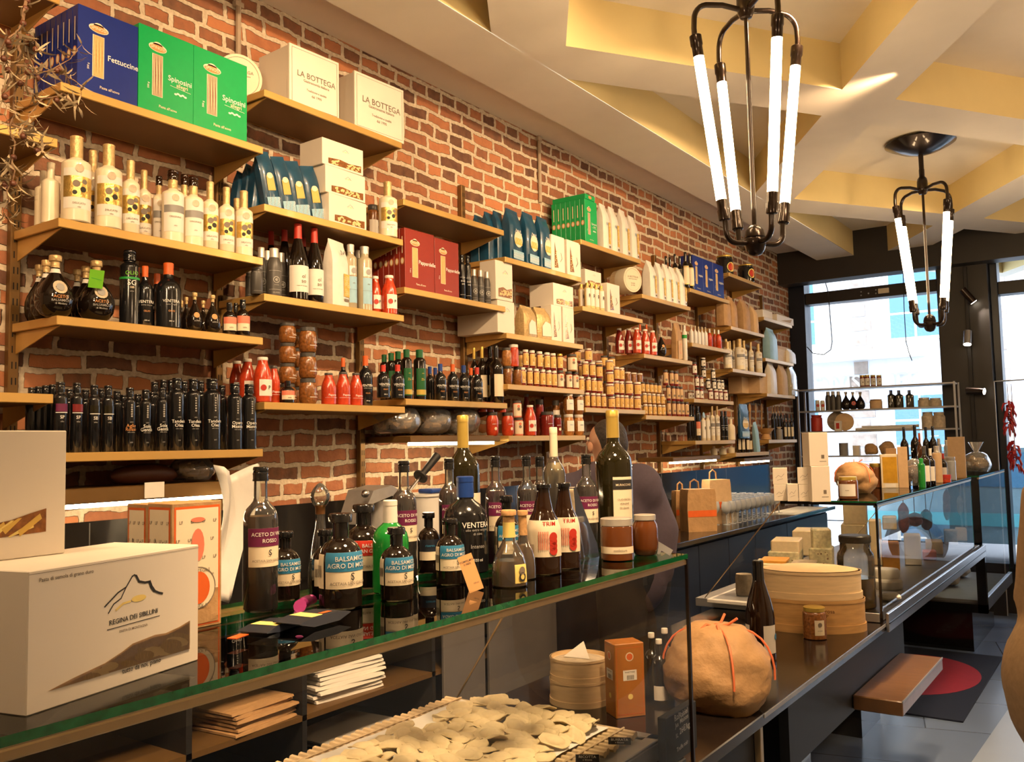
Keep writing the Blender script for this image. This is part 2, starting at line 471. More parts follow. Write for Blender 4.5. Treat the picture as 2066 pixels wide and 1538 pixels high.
class MB:
    def __init__(self, m='black_gloss'):
        self.v, self.f, self.mi, self.sm, self.mats = [], [], [], [], []
        self.m = m
        self.M = Matrix.Identity(4)
    def _m(self, m):
        m = m or self.m
        if m not in self.mats:
            self.mats.append(m)
        return self.mats.index(m)
    def add(self, vs, fs, m=None, smooth=False):
        k, b, M = self._m(m), len(self.v), self.M
        self.v += [M @ Vector(p) for p in vs]
        self.f += [tuple(i + b for i in q) for q in fs]
        self.mi += [k] * len(fs)
        self.sm += [smooth] * len(fs)
        return self
    def box(self, x0, x1, y0, y1, z0, z1, m=None, c=0.0):
        if c <= 0:
            vs = [(x, y, z) for x in (x0, x1) for y in (y0, y1) for z in (z0, z1)]
            return self.add(vs, [(0, 1, 3, 2), (4, 6, 7, 5), (0, 4, 5, 1), (2, 3, 7, 6), (0, 2, 6, 4), (1, 5, 7, 3)], m)
        # chamfered box: the hull of three shrunken boxes
        vs, fs, ix = [], [], {}
        X, Y, Z = (x0, x1), (y0, y1), (z0, z1)
        s = lambda i: c if i == 0 else -c
        for i in (0, 1):
            for j in (0, 1):
                for k in (0, 1):
                    ix[i, j, k] = len(vs)
                    vs += [(X[i], Y[j] + s(j), Z[k] + s(k)), (X[i] + s(i), Y[j], Z[k] + s(k)), (X[i] + s(i), Y[j] + s(j), Z[k])]
        g = lambda i, j, k, a: ix[i, j, k] + a
        for i in (0, 1):
            q = [g(i, 0, 0, 0), g(i, 1, 0, 0), g(i, 1, 1, 0), g(i, 0, 1, 0)]
            fs.append(tuple(q if i else q[::-1]))
            q = [g(0, i, 0, 1), g(1, i, 0, 1), g(1, i, 1, 1), g(0, i, 1, 1)]
            fs.append(tuple(q[::-1] if i else q))
            q = [g(0, 0, i, 2), g(1, 0, i, 2), g(1, 1, i, 2), g(0, 1, i, 2)]
            fs.append(tuple(q if i else q[::-1]))
        for i in (0, 1):
            for j in (0, 1):
                fs.append((g(i, j, 0, 0), g(i, j, 0, 1), g(i, j, 1, 1), g(i, j, 1, 0)) if (i != j) else (g(i, j, 1, 0), g(i, j, 1, 1), g(i, j, 0, 1), g(i, j, 0, 0)))
                fs.append((g(i, 0, j, 0), g(i, 1, j, 0), g(i, 1, j, 2), g(i, 0, j, 2)) if (i != j) else (g(i, 0, j, 2), g(i, 1, j, 2), g(i, 1, j, 0), g(i, 0, j, 0)))
                fs.append((g(0, i, j, 1), g(1, i, j, 1), g(1, i, j, 2), g(0, i, j, 2)) if (i != j) else (g(0, i, j, 2), g(1, i, j, 2), g(1, i, j, 1), g(0, i, j, 1)))
                for k in (0, 1):
                    t = (g(i, j, k, 0), g(i, j, k, 1), g(i, j, k, 2))
                    fs.append(t if (i + j + k) % 2 else t[::-1])
        return self.add(vs, fs, m)
    def lathe(self, prof, m=None, seg=24, a0=0.0, a1=2 * PI, n=2.0, sy=1.0, cap0=True, cap1=True, at=(0, 0, 0), smooth=True):
        full = abs(a1 - a0 - 2 * PI) < 1e-6
        cnt = seg if full else seg + 1
        vs, fs = [], []
        for r, z in prof:
            for i in range(cnt):
                a = a0 + (a1 - a0) * i / seg
                ca, sa = math.cos(a), math.sin(a)
                k = 1.0 if n == 2 else 1.0 / (abs(ca) ** n + abs(sa) ** n) ** (1.0 / n)
                vs.append((at[0] + r * k * ca, at[1] + r * k * sa * sy, at[2] + z))
        for j in range(len(prof) - 1):
            for i in range(seg):
                i2 = (i + 1) % cnt
                fs.append((j * cnt + i, j * cnt + i2, (j + 1) * cnt + i2, (j + 1) * cnt + i))
        if full and cap0 and prof[0][0] > 1e-5:
            fs.append(tuple(range(cnt))[::-1])
        if full and cap1 and prof[-1][0] > 1e-5:
            b = (len(prof) - 1) * cnt
            fs.append(tuple(b + i for i in range(cnt)))
        return self.add(vs, fs, m, smooth)
    def tube(self, pts, r, m=None, seg=8, cap=True):
        pts = [Vector(p) for p in pts]
        rs = r if isinstance(r, (list, tuple)) else [r] * len(pts)
        vs, fs = [], []
        up = None
        for i, p in enumerate(pts):
            t = (pts[min(i + 1, len(pts) - 1)] - pts[max(i - 1, 0)])
            t = t.normalized() if t.length > 1e-9 else Vector((0, 0, 1))
            if up is None:
                up = Vector((0, 0, 1)) if abs(t.z) < 0.9 else Vector((1, 0, 0))
            a = t.cross(up)
            if a.length < 1e-4:
                a = t.cross(Vector((0, 1, 0)))
            a.normalize()
            b = a.cross(t).normalized()
            up = b
            for k in range(seg):
                q = 2 * PI * k / seg
                vs.append(p + a * (math.cos(q) * rs[i]) + b * (math.sin(q) * rs[i]))
        for i in range(len(pts) - 1):
            for k in range(seg):
                k2 = (k + 1) % seg
                fs.append((i * seg + k, i * seg + k2, (i + 1) * seg + k2, (i + 1) * seg + k))
        if cap:
            fs.append(tuple(range(seg))[::-1])
            fs.append(tuple((len(pts) - 1) * seg + k for k in range(seg)))
        return self.add(vs, fs, m, True)
    def ball(self, c, r, m=None, seg=12, rings=8, s=(1, 1, 1)):
        vs, fs = [], []
        for j in range(rings + 1):
            th = PI * j / rings
            for i in range(seg):
                a = 2 * PI * i / seg
                vs.append((c[0] + r * s[0] * math.sin(th) * math.cos(a), c[1] + r * s[1] * math.sin(th) * math.sin(a), c[2] - r * s[2] * math.cos(th)))
        for j in range(rings):
            for i in range(seg):
                i2 = (i + 1) % seg
                fs.append((j * seg + i, j * seg + i2, (j + 1) * seg + i2, (j + 1) * seg + i))
        return self.add(vs, fs, m, True)
    def prism(self, poly, z0, z1, m=None, smooth=False):
        n = len(poly)
        vs = [(x, y, z0) for x, y in poly] + [(x, y, z1) for x, y in poly]
        fs = [tuple(range(n))[::-1], tuple(range(n, 2 * n))] + [(i, (i + 1) % n, n + (i + 1) % n, n + i) for i in range(n)]
        return self.add(vs, fs, m, smooth)
    def loft(self, rings, m=None, smooth=True, cap=True):
        n = len(rings[0])
        vs = [p for r in rings for p in r]
        fs = [(j * n + i, j * n + (i + 1) % n, (j + 1) * n + (i + 1) % n, (j + 1) * n + i) for j in range(len(rings) - 1) for i in range(n)]
        if cap:
            fs += [tuple(range(n))[::-1], tuple((len(rings) - 1) * n + i for i in range(n))]
        return self.add(vs, fs, m, smooth)
    # flat marks: u to the right, v up on a face at x = d of the local frame (facing +X)
    def rect(self, u0, u1, v0, v1, d, m):
        return self.add([(d, u0, v0), (d, u1, v0), (d, u1, v1), (d, u0, v1)], [(0, 1, 2, 3)], m)
    def poly(self, pts, d, m):
        return self.add([(d, u, v) for u, v in pts], [tuple(range(len(pts)))], m)
    def disc(self, u, v, ru, rv, d, m, k=20):
        return self.poly([(u + ru * math.cos(2 * PI * i / k), v + rv * math.sin(2 * PI * i / k)) for i in range(k)], d, m)
    def ring(self, u, v, ru, rv, t, d, m, k=28):
        p = [(d, u + (ru - q) * math.cos(2 * PI * i / k), v + (rv - q) * math.sin(2 * PI * i / k)) for q in (0, t) for i in range(k)]
        return self.add(p, [(i, (i + 1) % k, k + (i + 1) % k, k + i) for i in range(k)], m)
    def stroke(self, pts, t, d, m):
        for i in range(len(pts) - 1):
            a, b = Vector(pts[i]), Vector(pts[i + 1])
            e = (b - a)
            if e.length < 1e-9:
                continue
            e = e.normalized() * t * 0.5
            n_ = Vector((-e.y, e.x))
            a2, b2 = a - e * 0.6, b + e * 0.6
            self.poly([tuple(a2 - n_), tuple(b2 - n_), tuple(b2 + n_), tuple(a2 + n_)], d, m)
        return self
    def text(self, s, u, v, size, d, m, rot=0.0, sx=1.0):
        vs, fs = text_geo(s)
        c, q = math.cos(rot), math.sin(rot)
        return self.add([(d, u + (x * sx * c - y * q) * size, v + (x * sx * q + y * c) * size) for x, y, _ in vs], fs, m)
    def ctext(self, s, ang, z, size, r, m, sx=1.0):      # round a bottle of radius r
        vs, fs = text_geo(s)
        o = []
        for x, y, _ in vs:
            a = ang + x * sx * size / r
            o.append((r * math.cos(a), r * math.sin(a), z + y * size))
        return self.add(o, fs, m)
    def crect(self, a0, a1, z0, z1, r, m, k=8):
        return self.lathe([(r, z0), (r, z1)], m, k, a0, a1)
    def mesh(self, name='part', shade=None):
        me = bpy.data.meshes.new(name)
        me.from_pydata([tuple(p) for p in self.v], [], self.f)
        for k in self.mats:
            me.materials.append(MATS[k])
        me.polygons.foreach_set('material_index', self.mi)
        me.polygons.foreach_set('use_smooth', self.sm)
        me.update()
        me.set_sharp_from_angle(angle=0.7)
        return me

def T(x=0, y=0, z=0, rz=0, rx=0, ry=0, s=None):
    M = Matrix.Translation((x, y, z)) @ Matrix.Rotation(rz, 4, 'Z') @ Matrix.Rotation(ry, 4, 'Y') @ Matrix.Rotation(rx, 4, 'X')
    if s:
        M = M @ Matrix.Diagonal((*s, 1))
    return M

# ------------------------------------------------------------------ objects: things, parts, sub-parts, structure
def tag(o, label, cat, group=None, kind=None):
    o['label'] = label
    o['category'] = cat
    if group:
        o['group'] = group
    if kind:
        o['kind'] = kind
    return o

def part(name, mb, parent=None, label=None):
    me = mb.mesh(name) if isinstance(mb, MB) else mb
    o = bpy.data.objects.new(name, me)
    COL.objects.link(o)
    if parent:
        o.parent = parent
    if label:
        o['label'] = label
    return o

def thing(name, label, cat, loc=(0, 0, 0), rz=0.0, group=None, rot=None):
    o = bpy.data.objects.new(name, None)
    o.empty_display_size = 0.05
    COL.objects.link(o)
    o.location = loc
    o.rotation_euler = rot or (0, 0, rz)
    return tag(o, label, cat, group)

def solo(name, mb, label, cat, loc=(0, 0, 0), rz=0.0, group=None, rot=None, kind=None):
    o = part(name, mb)
    o.location = loc
    o.rotation_euler = rot or (0, 0, rz)
    return tag(o, label, cat, group, kind)

def struct(name, mb, loc=(0, 0, 0)):
    o = part(name, mb)
    o.location = loc
    o['kind'] = 'structure'
    return o

CACHE = {}
def spawn(name, key, builder, label, cat, loc, rz=0.0, group=None, rot=None):
    """One thing with its parts; a later one of the same kind copies the first one's parts (shared meshes)."""
    if key not in CACHE:
        CACHE[key] = [(n_, mb.mesh(n_) if isinstance(mb, MB) else mb, pi) for n_, mb, pi in builder()]
    t = thing(name, label, cat, loc, rz, group, rot)
    made = []
    for n_, me, pi in CACHE[key]:
        o = bpy.data.objects.new(n_, me)
        COL.objects.link(o)
        o.parent = t if pi is None else made[pi]
        made.append(o)
    return t
NTH = ['first', 'second', 'third', 'fourth', 'fifth', 'sixth', 'seventh', 'eighth', 'ninth', 'tenth', 'eleventh', 'twelfth', 'thirteenth', 'fourteenth', 'fifteenth', 'sixteenth']

# ------------------------------------------------------------------ bottle and jar shapes: (radius / r, height / h)
def prof_of(style):
    S = {
        'bordeaux': [(0.90, 0), (1, .015), (1, .60), (.97, .645), (.80, .69), (.55, .725), (.38, .755), (.34, .78), (.33, .95)],
        'cream': [(0.92, 0), (1, .012), (1, .66), (.98, .68), (.86, .70), (.60, .722), (.47, .735), (.42, .75), (.42, .97)],
        'burgundy': [(0.90, 0), (1, .015), (1, .42), (.95, .50), (.80, .60), (.58, .70), (.42, .78), (.36, .84), (.34, .95)],
        'oil': [(0.90, 0), (1, .015), (1, .62), (.97, .66), (.84, .705), (.60, .735), (.44, .76), (.40, .78), (.38, .95)],
        'squat': [(0.90, 0), (1, .02), (1, .55), (.97, .61), (.86, .67), (.66, .715), (.46, .745), (.38, .77), (.36, .92)],
        'apoth': [(0.92, 0), (1, .02), (1, .50), (.98, .56), (.90, .625), (.74, .68), (.54, .715), (.40, .735), (.37, .76), (.37, .93)],
        'tall': [(0.92, 0), (1, .01), (1, .77), (.97, .79), (.80, .815), (.60, .83), (.55, .845), (.55, .96)],
        'sauce': [(0.90, 0), (1, .02), (1, .52), (.96, .60), (.80, .72), (.62, .82), (.54, .87), (.52, .93)],
        'beer': [(0.90, 0), (1, .015), (1, .46), (.97, .52), (.84, .60), (.66, .67), (.58, .70), (.52, .76), (.44, .84), (.37, .92), (.40, .96)],
        'flask': [(0.40, 0), (.50, .01), (.72, .05), (.93, .14), (1, .26), (.97, .36), (.84, .46), (.62, .56), (.42, .645), (.28, .71), (.22, .76), (.21, .93)],
        'teardrop': [(0.86, 0), (1, .02), (1, .18), (.96, .28), (.82, .40), (.60, .50), (.42, .57), (.36, .62), (.33, .74), (.33, .84)],
        'decanter': [(0.70, 0), (.92, .02), (1, .12), (.98, .22), (.84, .36), (.60, .50), (.42, .60), (.36, .68), (.38, .78), (.50, .80)],
        'square': [(0.92, 0), (1, .012), (1, .66), (.96, .70), (.70, .745), (.46, .77), (.40, .79), (.39, .95)],
        'gin': [(0.92, 0), (1, .015), (1, .52), (.98, .58), (.90, .64), (.70, .70), (.46, .74), (.38, .76), (.36, .94)],
        'spray': [(0.90, 0), (1, .015), (1, .58), (.95, .66), (.78, .76), (.62, .82), (.58, .84), (.56, .98)],
        'jar': [(0.90, 0), (1, .025), (1, .78), (.96, .83), (.86, .86), (.86, .97)],
        'hexjar': [(0.94, 0), (1, .025), (1, .78), (.96, .83), (.86, .86), (.86, .97)],
        'round_jar': [(0.72, 0), (.88, .04), (1, .18), (1, .62), (.93, .76), (.80, .84), (.78, .97)],
        'bigjar': [(0.90, 0), (1, .03), (1, .68), (.96, .75), (.82, .80), (.80, .95)],
    }
    return S[style]

def rad_at(prof, z):
    for (r0, z0), (r1, z1) in zip(prof, prof[1:]):
        if z0 <= z <= z1 and z1 > z0:
            return r0 + (r1 - r0) * (z - z0) / (z1 - z0)
    return prof[-1][0]

# caps: (from height, profile of (r factor of neck, height fraction)), per name
def bottle_parts(h, r, style, body, cap=None, labels=(), fill=None, seg=24, neck=None, capz=None, capr=None, band=None, n=2.0, sy=1.0, liquid=None):
    """labels: (z0, z1, half arc, material, [(text, size m, z, material, d_angle)], centre angle)"""
    def build():
        P = prof_of(style)
        out = []
        mb = MB(body)
        nn = 6.0 if style == 'square' and n == 2.0 else n
        topz = P[-1][1]
        mb.lathe([(a * r, z * h) for a, z in P], body, seg, n=nn, sy=sy)
        out.append(('bottle_body' if 'jar' not in style else 'jar_body', mb, None))
        if liquid:
            lm, lz = liquid
            lp = [(a * r * 0.93, z * h + (0.004 if i == 0 else 0)) for i, (a, z) in enumerate(P) if z < lz]
            lp.append((rad_at(P, lz) * r * 0.93, lz * h))
            out.append(('contents', MB(lm).lathe(lp, lm, seg, n=nn, sy=sy), None))
        if cap:
            cm, c0, kind = cap
            k = MB(cm)
            rn = rad_at(P, min(c0 + 0.02, topz)) * r
            if kind == 'foil':      # sleeve over the neck up to the very top
                pr = [(rn * 1.06, c0)] + [(a * r * 1.06, z) for a, z in P if z > c0 + 0.01] + [(P[-1][0] * r * 1.10, topz), (P[-1][0] * r * 1.10, 0.992), (P[-1][0] * r * 0.95, 1.0)]
                k.lathe([(a, z * h) for a, z in pr], cm, seg)
            elif kind == 'screw':
                k.lathe([(rn * 1.16, c0 * h), (rn * 1.18, (c0 + .005) * h), (rn * 1.18, .955 * h), (rn * 1.12, .96 * h), (rn * 1.18, .965 * h), (rn * 1.18, .99 * h), (rn * 1.08, h)], cm, seg)
                k.lathe([(rn * 1.24, c0 * h), (rn * 1.24, (c0 + .012) * h)], cm, seg)
                k.lathe([(rn * 1.22, (c0 * .55 + .45) * h), (rn * 1.22, (c0 * .55 + .462) * h)], cm, seg)
            elif kind == 'tee':     # wide T stopper over a shrink sleeve
                k.lathe([(rn * 1.05, c0 * h), (rn * 1.05, (topz - .03) * h), (rn * 1.45, (topz - .025) * h), (rn * 1.5, (topz - .02) * h), (rn * 1.5, .985 * h), (rn * 1.38, h)], cm, seg)
            elif kind == 'cork':
                k.lathe([(rn * 1.0, c0 * h), (rn * 1.0, .93 * h), (rn * 1.30, .93 * h), (rn * 1.34, .985 * h), (rn * 1.2, h)], cm, seg)
            elif kind == 'lid':
                k.lathe([(rn * 1.03, c0 * h), (rn * 1.07, (c0 + .01) * h), (rn * 1.07, .985 * h), (rn * 1.0, h)], cm, seg, n=nn if style != 'hexjar' else 2)
            elif kind == 'stopper':  # glass ball stopper
                k.lathe([(rn * .7, (c0 - .05) * h), (rn * .8, c0 * h), (rn * 1.2, (c0 + .02) * h), (rn * 1.5, (c0 + .06) * h), (rn * 1.55, (c0 + .09) * h), (rn * 1.4, (c0 + .13) * h), (rn * 1.0, (c0 + .165) * h), (rn * .5, (c0 + .195) * h), (rn * .05, h)], cm, seg)
            out.append(('lid' if kind == 'lid' else ('foil_capsule' if kind == 'foil' else 'cap'), k, None))
        if band:
            bm, b0, b1 = band
            pr = [(rad_at(P, b0) * r * 1.04, b0 * h)] + [(a * r * 1.04, z * h) for a, z in P if b0 < z < b1] + [(rad_at(P, b1) * r * 1.04, b1 * h)]
            out.append(('neck_band', MB(bm).lathe(pr, bm, seg, cap0=False, cap1=False), None))
        for li, (z0, z1, arc, lm, texts, ca) in enumerate(labels):
            lb = MB(lm)
            rr = max(rad_at(P, z0), rad_at(P, z1)) * r + 0.0006
            if lm:
                if nn == 2.0:
                    bands = [(rad_at(P, z0) * r + .0006, z0 * h)] + [(a * r + .0006, z * h) for a, z in P if z0 < z < z1] + [(rad_at(P, z1) * r + .0006, z1 * h)]
                    lb.lathe(bands, lm, max(6, int(seg * arc / PI)), ca - arc, ca + arc, sy=sy)
                else:
                    wv = r * min(arc, 0.86)
                    lb.rect(-wv, wv, z0 * h, z1 * h, rr, lm)
            for tx in texts:
                s, size, tz, tm = tx[:4]
                da = tx[4] if len(tx) > 4 else 0
                rt = rad_at(P, tz) * r + 0.0019
                if s == '#':          # a coloured band across the label: size is its height fraction
                    if nn == 2.0:
                        lb.lathe([(rad_at(P, tz) * r + .0011, tz * h)] + [(a * r + .0011, z * h) for a, z in P if tz < z < tz + size] + [(rad_at(P, tz + size) * r + .0011, (tz + size) * h)], tm, max(6, int(seg * arc / PI)), ca - arc, ca + arc, sy=sy)
                    else:
                        lb.rect(-r * min(arc, .86), r * min(arc, .86), tz * h, (tz + size) * h, rr + .0004, tm)
                elif s == '@':        # a round medallion of radius size
                    kk = 14
                    pv = []
                    for q in range(kk):
                        uu, vv = size * math.cos(2 * PI * q / kk), size * math.sin(2 * PI * q / kk)
                        zz = tz + vv / h
                        rq = rad_at(P, zz) * r + .0022
                        aa = ca + da + uu / rq
                        pv.append((rq * math.cos(aa), rq * math.sin(aa) * sy, zz * h))
                    lb.add(pv, [tuple(range(kk))], tm)
                elif s == '|':        # barcode stripes
                    for q in range(6):
                        lb.crect(ca + da + q * size / rt, ca + da + (q * size + size * .45) / rt, (tz - .06) * h, (tz + .06) * h, rt, tm, 1)
                elif nn == 2.0:
                    lb.ctext(s, ca + da, tz * h, size, rt, tm)
                else:
                    lb.text(s, da * r, tz * h, size, rr + .0008, tm)
            out.append(('label' if lm else 'lettering', lb, None))
        return out
    return build

def shelf_pos(px, yt, X, z, wpx=None):
    p = at(px, yt, X=X)
    r = (wpx or 20) / 2 * depth(p) / F_PX
    return Vector((X, p.y, z)), p.z - z, r

def face_cam(p, extra=0.0):
    return math.atan2(CAM.y - p[1], CAM.x - p[0]) + extra

def q3(x, s=0.004):
    return round(x / s) * s

def SB(px, yt, w, X, z, label, style, body, cap=None, labels=(), cat='bottle', group=None, name=None, rz=None, hfix=None, rfix=None, seg=20, **kw):
    """a bottle or jar standing on a wall shelf: px its middle, yt its top, w its width in the photograph"""
    p, h, r = shelf_pos(px, yt, X, z, w)
    h, r = q3(hfix or h), q3(rfix or r, .002)
    if rz is None:
        rz = face_cam(p) * 0.55
    key = (style, body, cap, tuple(map(str, labels)), h, r, seg, str(kw))
    return spawn(name or ('jar' if 'jar' in style else 'bottle'), key, bottle_parts(h, r, style, body, cap, labels, seg=seg, **kw), label, cat, (p.x, p.y, z), rz, group)

def SBT(px, yb, yt, w, Z, label, style, body, cap=None, labels=(), cat='bottle', group=None, name=None, rz=0.0, seg=32, **kw):
    """a bottle standing on a flat top at height Z: yb its foot, yt its top"""
    p = at(px, yb, Z=Z)
    d = Vector((p.x - CAM.x, p.y - CAM.y, 0)).normalized()
    r = w / 2 * depth(p) / F_PX
    p = p + d * r
    r = w / 2 * depth(p) / F_PX
    h = zat(p, px, yt) - Z
    key = (style, body, cap, tuple(map(str, labels)), q3(h, .002), q3(r, .001), seg, str(kw))
    return spawn(name or ('jar' if 'jar' in style else 'bottle'), key, bottle_parts(h, r, style, body, cap, labels, seg=seg, **kw), label, cat, (p.x, p.y, Z), face_cam(p) + rz, group)

# ------------------------------------------------------------------ cartons: front on +X, w along Y, d along X, h up
def fettuccine_marks(mb, w, h, d, word, sub=None, strand='pasta_strand', ww=True, u0=0.0):
    """window with pasta, oval crest above it, name beside it"""
    uw = w * 0.17
    uc = -w * 0.17 + u0
    mb.rect(uc - uw / 2 - .002, uc + uw / 2 + .002, h * .20, h * .70, d + .0006, 'cream_label')
    mb.rect(uc - uw / 2, uc + uw / 2, h * .205, h * .695, d + .0010, strand)
    for i in range(7):
        u = uc - uw / 2 + uw * (i + .5) / 7
        mb.stroke([(u, h * .21), (u + uw * .05 * (-1) ** i, h * .45), (u - uw * .04, h * .69)], uw * .05, d + .0013, 'pasta' if strand == 'pasta_strand' else 'pasta_raw')
    mb.disc(uc, h * .78, uw * .95, h * .052, d + .0012, 'cream_label')
    mb.disc(uc, h * .80, uw * .5, h * .05, d + .0012, 'cream_label')
    mb.disc(uc, h * .775, uw * .85, h * .040, d + .0016, 'orange_ink')
    mb.text('SPINOSI', uc, h * .778, uw * .42, d + .002, 'cream_label')
    mb.text(word, w * .24 + u0, h * .47, w * .125, d + .0012, 'white_ink')
    if sub:
        mb.text(sub, w * .28 + u0, h * .41, w * .09, d + .0012, 'cream_label')
        mb.stroke([(w * .06 + u0, h * .385), (w * .44 + u0, h * .365)], h * .004, d + .0012, 'white_ink')
        for q in range(5):
            mb.disc(w * (.16 + .045 * q) + u0, h * (.30 + .012 * (q % 2)), w * .028, h * .012, d + .0012, 'white_ink', 8)
    mb.text('Pasta all\'uovo', w * .02 + u0, h * .09, w * .06, d + .0012, 'cream_label')
    mb.text('500 g', uc - uw * .95, h * .30, w * .045, d + .0012, 'white_ink', rot=PI / 2)

def carton(px0, px1, yt, X, z, dd, label, m, cat='box', marks=None, group=None, rz=0.0, spine=None, name='carton', h=None, ytr=None, lip=0.0015):
    """a carton on a wall shelf with its front at X between two columns of the photograph"""
    a, b = at(px0, yt, X=X), at(px1, yt if ytr is None else ytr, X=X)
    hh = h or (a.z - z)
    ww = abs(b.y - a.y)
    mb = MB(m)
    mb.box(-dd, 0, -ww / 2, ww / 2, 0, hh, m, lip)
    if marks:
        marks(mb, ww, hh)
    if spine:
        spine(mb, ww, hh, dd)
    t = thing(name, label, cat, (X, (a.y + b.y) / 2, z), rz, group)
    part('carton_body', mb, t)
    return t

def mountain(mb, u, v, s, d, full=False, vs=.6):
    """the line drawing of a mountain over a spoonful of yellow"""
    P = lambda *q: [(u + a * s, v + b * s * vs) for a, b in q]
    mb.stroke(P((-.55, -.20), (-.30, .08), (-.14, .18), (-.02, .42), (.02, .45), (.06, .42)), s * .022, d, 'ink')
    mb.stroke(P((-.48, -.38), (-.38, -.18), (-.24, -.08), (-.14, .18)), s * .018, d, 'ink')
    mb.stroke(P((.06, .42), (.12, .26), (.24, .20), (.34, .20)), s * .035, d, 'ink')
    mb.stroke(P((.34, .20), (.38, .06), (.44, -.06)), s * .05, d, 'ink')
    mb.stroke(P((.44, -.06), (.54, -.14), (.62, -.18)), s * .032, d, 'ink')
    mb.disc(u + .12 * s, v - .17 * s * vs, .15 * s, .05 * s, d, 'lemon')
    mb.stroke(P((-.05, -.2), (-.2, -.22), (-.33, -.34)), .03 * s, d, 'lemon')
    if full:
        mb.text('REGINA DEI SIBILLINI', u + .03 * s, v - .37 * s, .105 * s, d, 'ink', rot=.02)
        mb.stroke([(u - .5 * s, v - .47 * s), (u + .56 * s, v - .45 * s)], .012 * s, d, 'ink')
        mb.text('PASTA DI MONTAGNA', u + .02 * s, v - .54 * s, .055 * s, d, 'ink_soft')

def window_pile(mb, u0, u1, v0, v1, d, m, slant=True, seed=1, bits=26, size=.012):
    """a cut window on a carton face showing what is inside"""
    rnd = random.Random(seed)
    top = [(u0, v0 + (v1 - v0) * (.08 if slant else .8)), (u0 + (u1 - u0) * .35, v0 + (v1 - v0) * (.42 if slant else 1)), (u0 + (u1 - u0) * .62, v0 + (v1 - v0) * (.72 if slant else .8)), (u1, v1)]
    mb.poly([(u0, v0), (u1, v0)] + top[::-1], d, 'pasta_yellow' if m == 'pasta_yellow' else 'brown_food')
    for i in range(bits):
        f = rnd.random()
        u = u0 + (u1 - u0) * (.08 + .86 * f)
        vt = (v1 - v0) * ((.1 + .8 * f) if slant else .85)
        v = v0 + vt * rnd.uniform(.1, .82)
        a = rnd.uniform(-.6, .9)
        k = size * rnd.uniform(.6, 1.0)
        a2 = [(u + k * c_ * math.cos(a) - k * s_ * .4 * math.sin(a), max(v0, v + k * c_ * math.sin(a) + k * s_ * .4 * math.cos(a))) for c_, s_ in ((-1, -.4), (-.8, -1), (.8, -1), (1, -.3), (1, .4), (.7, 1), (-.7, 1), (-1, .4))]
        a2 = [(min(max(p_, u0), u1), min(q_, v0 + vt + .15 * (v1 - v0) * (1 - f))) for p_, q_ in a2]
        mb.poly(a2, d + .0003 + i * .00002, m)

def pouch_parts(w, h, d, m, face=None, fold=True, lean=0.0, gus=True):
    """a paper or foil bag: flat rectangular foot, pinched and folded top"""
    def build():
        rings = []
        L = [(0, 1, 1), (.04, 1.02, 1.05), (.35, 1.03, 1.04), (.66, 1.0, .98), (.80, .98, .72), (.90, .97, .32), (.955, .96, .12), (1.0, .96, .10)]
        for t, sw, sd in L:
            ring = []
            for q in range(16):
                a = 2 * PI * q / 16 + PI / 16
                ca, sa = math.cos(a), math.sin(a)
                k = 1 / (abs(ca) ** 5 + abs(sa) ** 5) ** .2
                x, y = k * ca * d / 2 * sd, k * sa * w / 2 * sw
                if gus and abs(sa) > .8 and t > .3:
                    y *= 1 - .04 * t
                ring.append((x + lean * t * h, y, t * h))
            rings.append(ring)
        mb = MB(m)
        mb.loft(rings, m, True)
        out = [('bag', mb, None)]
        if face:
            fb = MB('paper')
            face(fb, w, h, d)
            out.append(('bag_print', fb, None))
        return out
    return build

def pouch(px, yt, w, X, z, dd, label, m, face=None, group=None, rz=None, lean=0.0, name='pasta_bag', cat='bag', rot=None, hfix=None):
    p, h, r = shelf_pos(px, yt, X, z, w)
    h = hfix or h
    wv = 2 * r if (rot or lean) else max(.05, (at(px + w / 2, yt, X=X + dd / 2).y - at(px - w / 2, yt, X=X + dd / 2).y) * .80)
    if rz is None:
        rz = face_cam(p) * 0.4
    return spawn(name, (name, m, q3(h), q3(wv), dd, lean, face.__name__ if face else ''), pouch_parts(q3(wv), q3(h), dd, m, face, lean=lean), label, cat, (p.x, p.y, z), rz, group, rot)

# ================================================================== THE ROOM
YF = 9.2
mb = MB('floor_tile'); mb.box(-0.3, 6.0, -3.2, 9.6, -0.1, 0); struct('floor', mb)
mb = MB('red_brick'); mb.box(-0.3, 0, -3.2, YF - 0.06, 0, 3.7); struct('wall_left', mb)
mb = MB('plaster'); mb.box(5.6, 5.9, -3.2, 9.6, 0, 3.7); struct('wall_right', mb)
mb = MB('plaster'); mb.box(-0.3, 5.9, -3.4, -3.1, 0, 3.7); struct('wall_back', mb)
# lighter floor area, a thin slab with a slanted edge
mb = MB('floor_light'); mat('floor_light', (0.34, 0.42, 0.56), 0.25, var=0.05, scale=2)
g0, g1 = at(1960, 1538, Z=0.012), at(2066, 1385, Z=0.012)
dv = (g1 - g0).normalized()
a_, b_ = g0 - dv * 1.0, g0 + dv * 2.6
mb.add([(a_.x, a_.y, .0), (5.5, a_.y, 0), (5.5, b_.y, 0), (b_.x, b_.y, 0), (a_.x, a_.y, .012), (5.5, a_.y, .012), (5.5, b_.y, .012), (b_.x, b_.y, .012)], [(4, 5, 6, 7), (0, 4, 7, 3), (0, 1, 5, 4), (2, 3, 7, 6)])
struct('trim_1', mb)
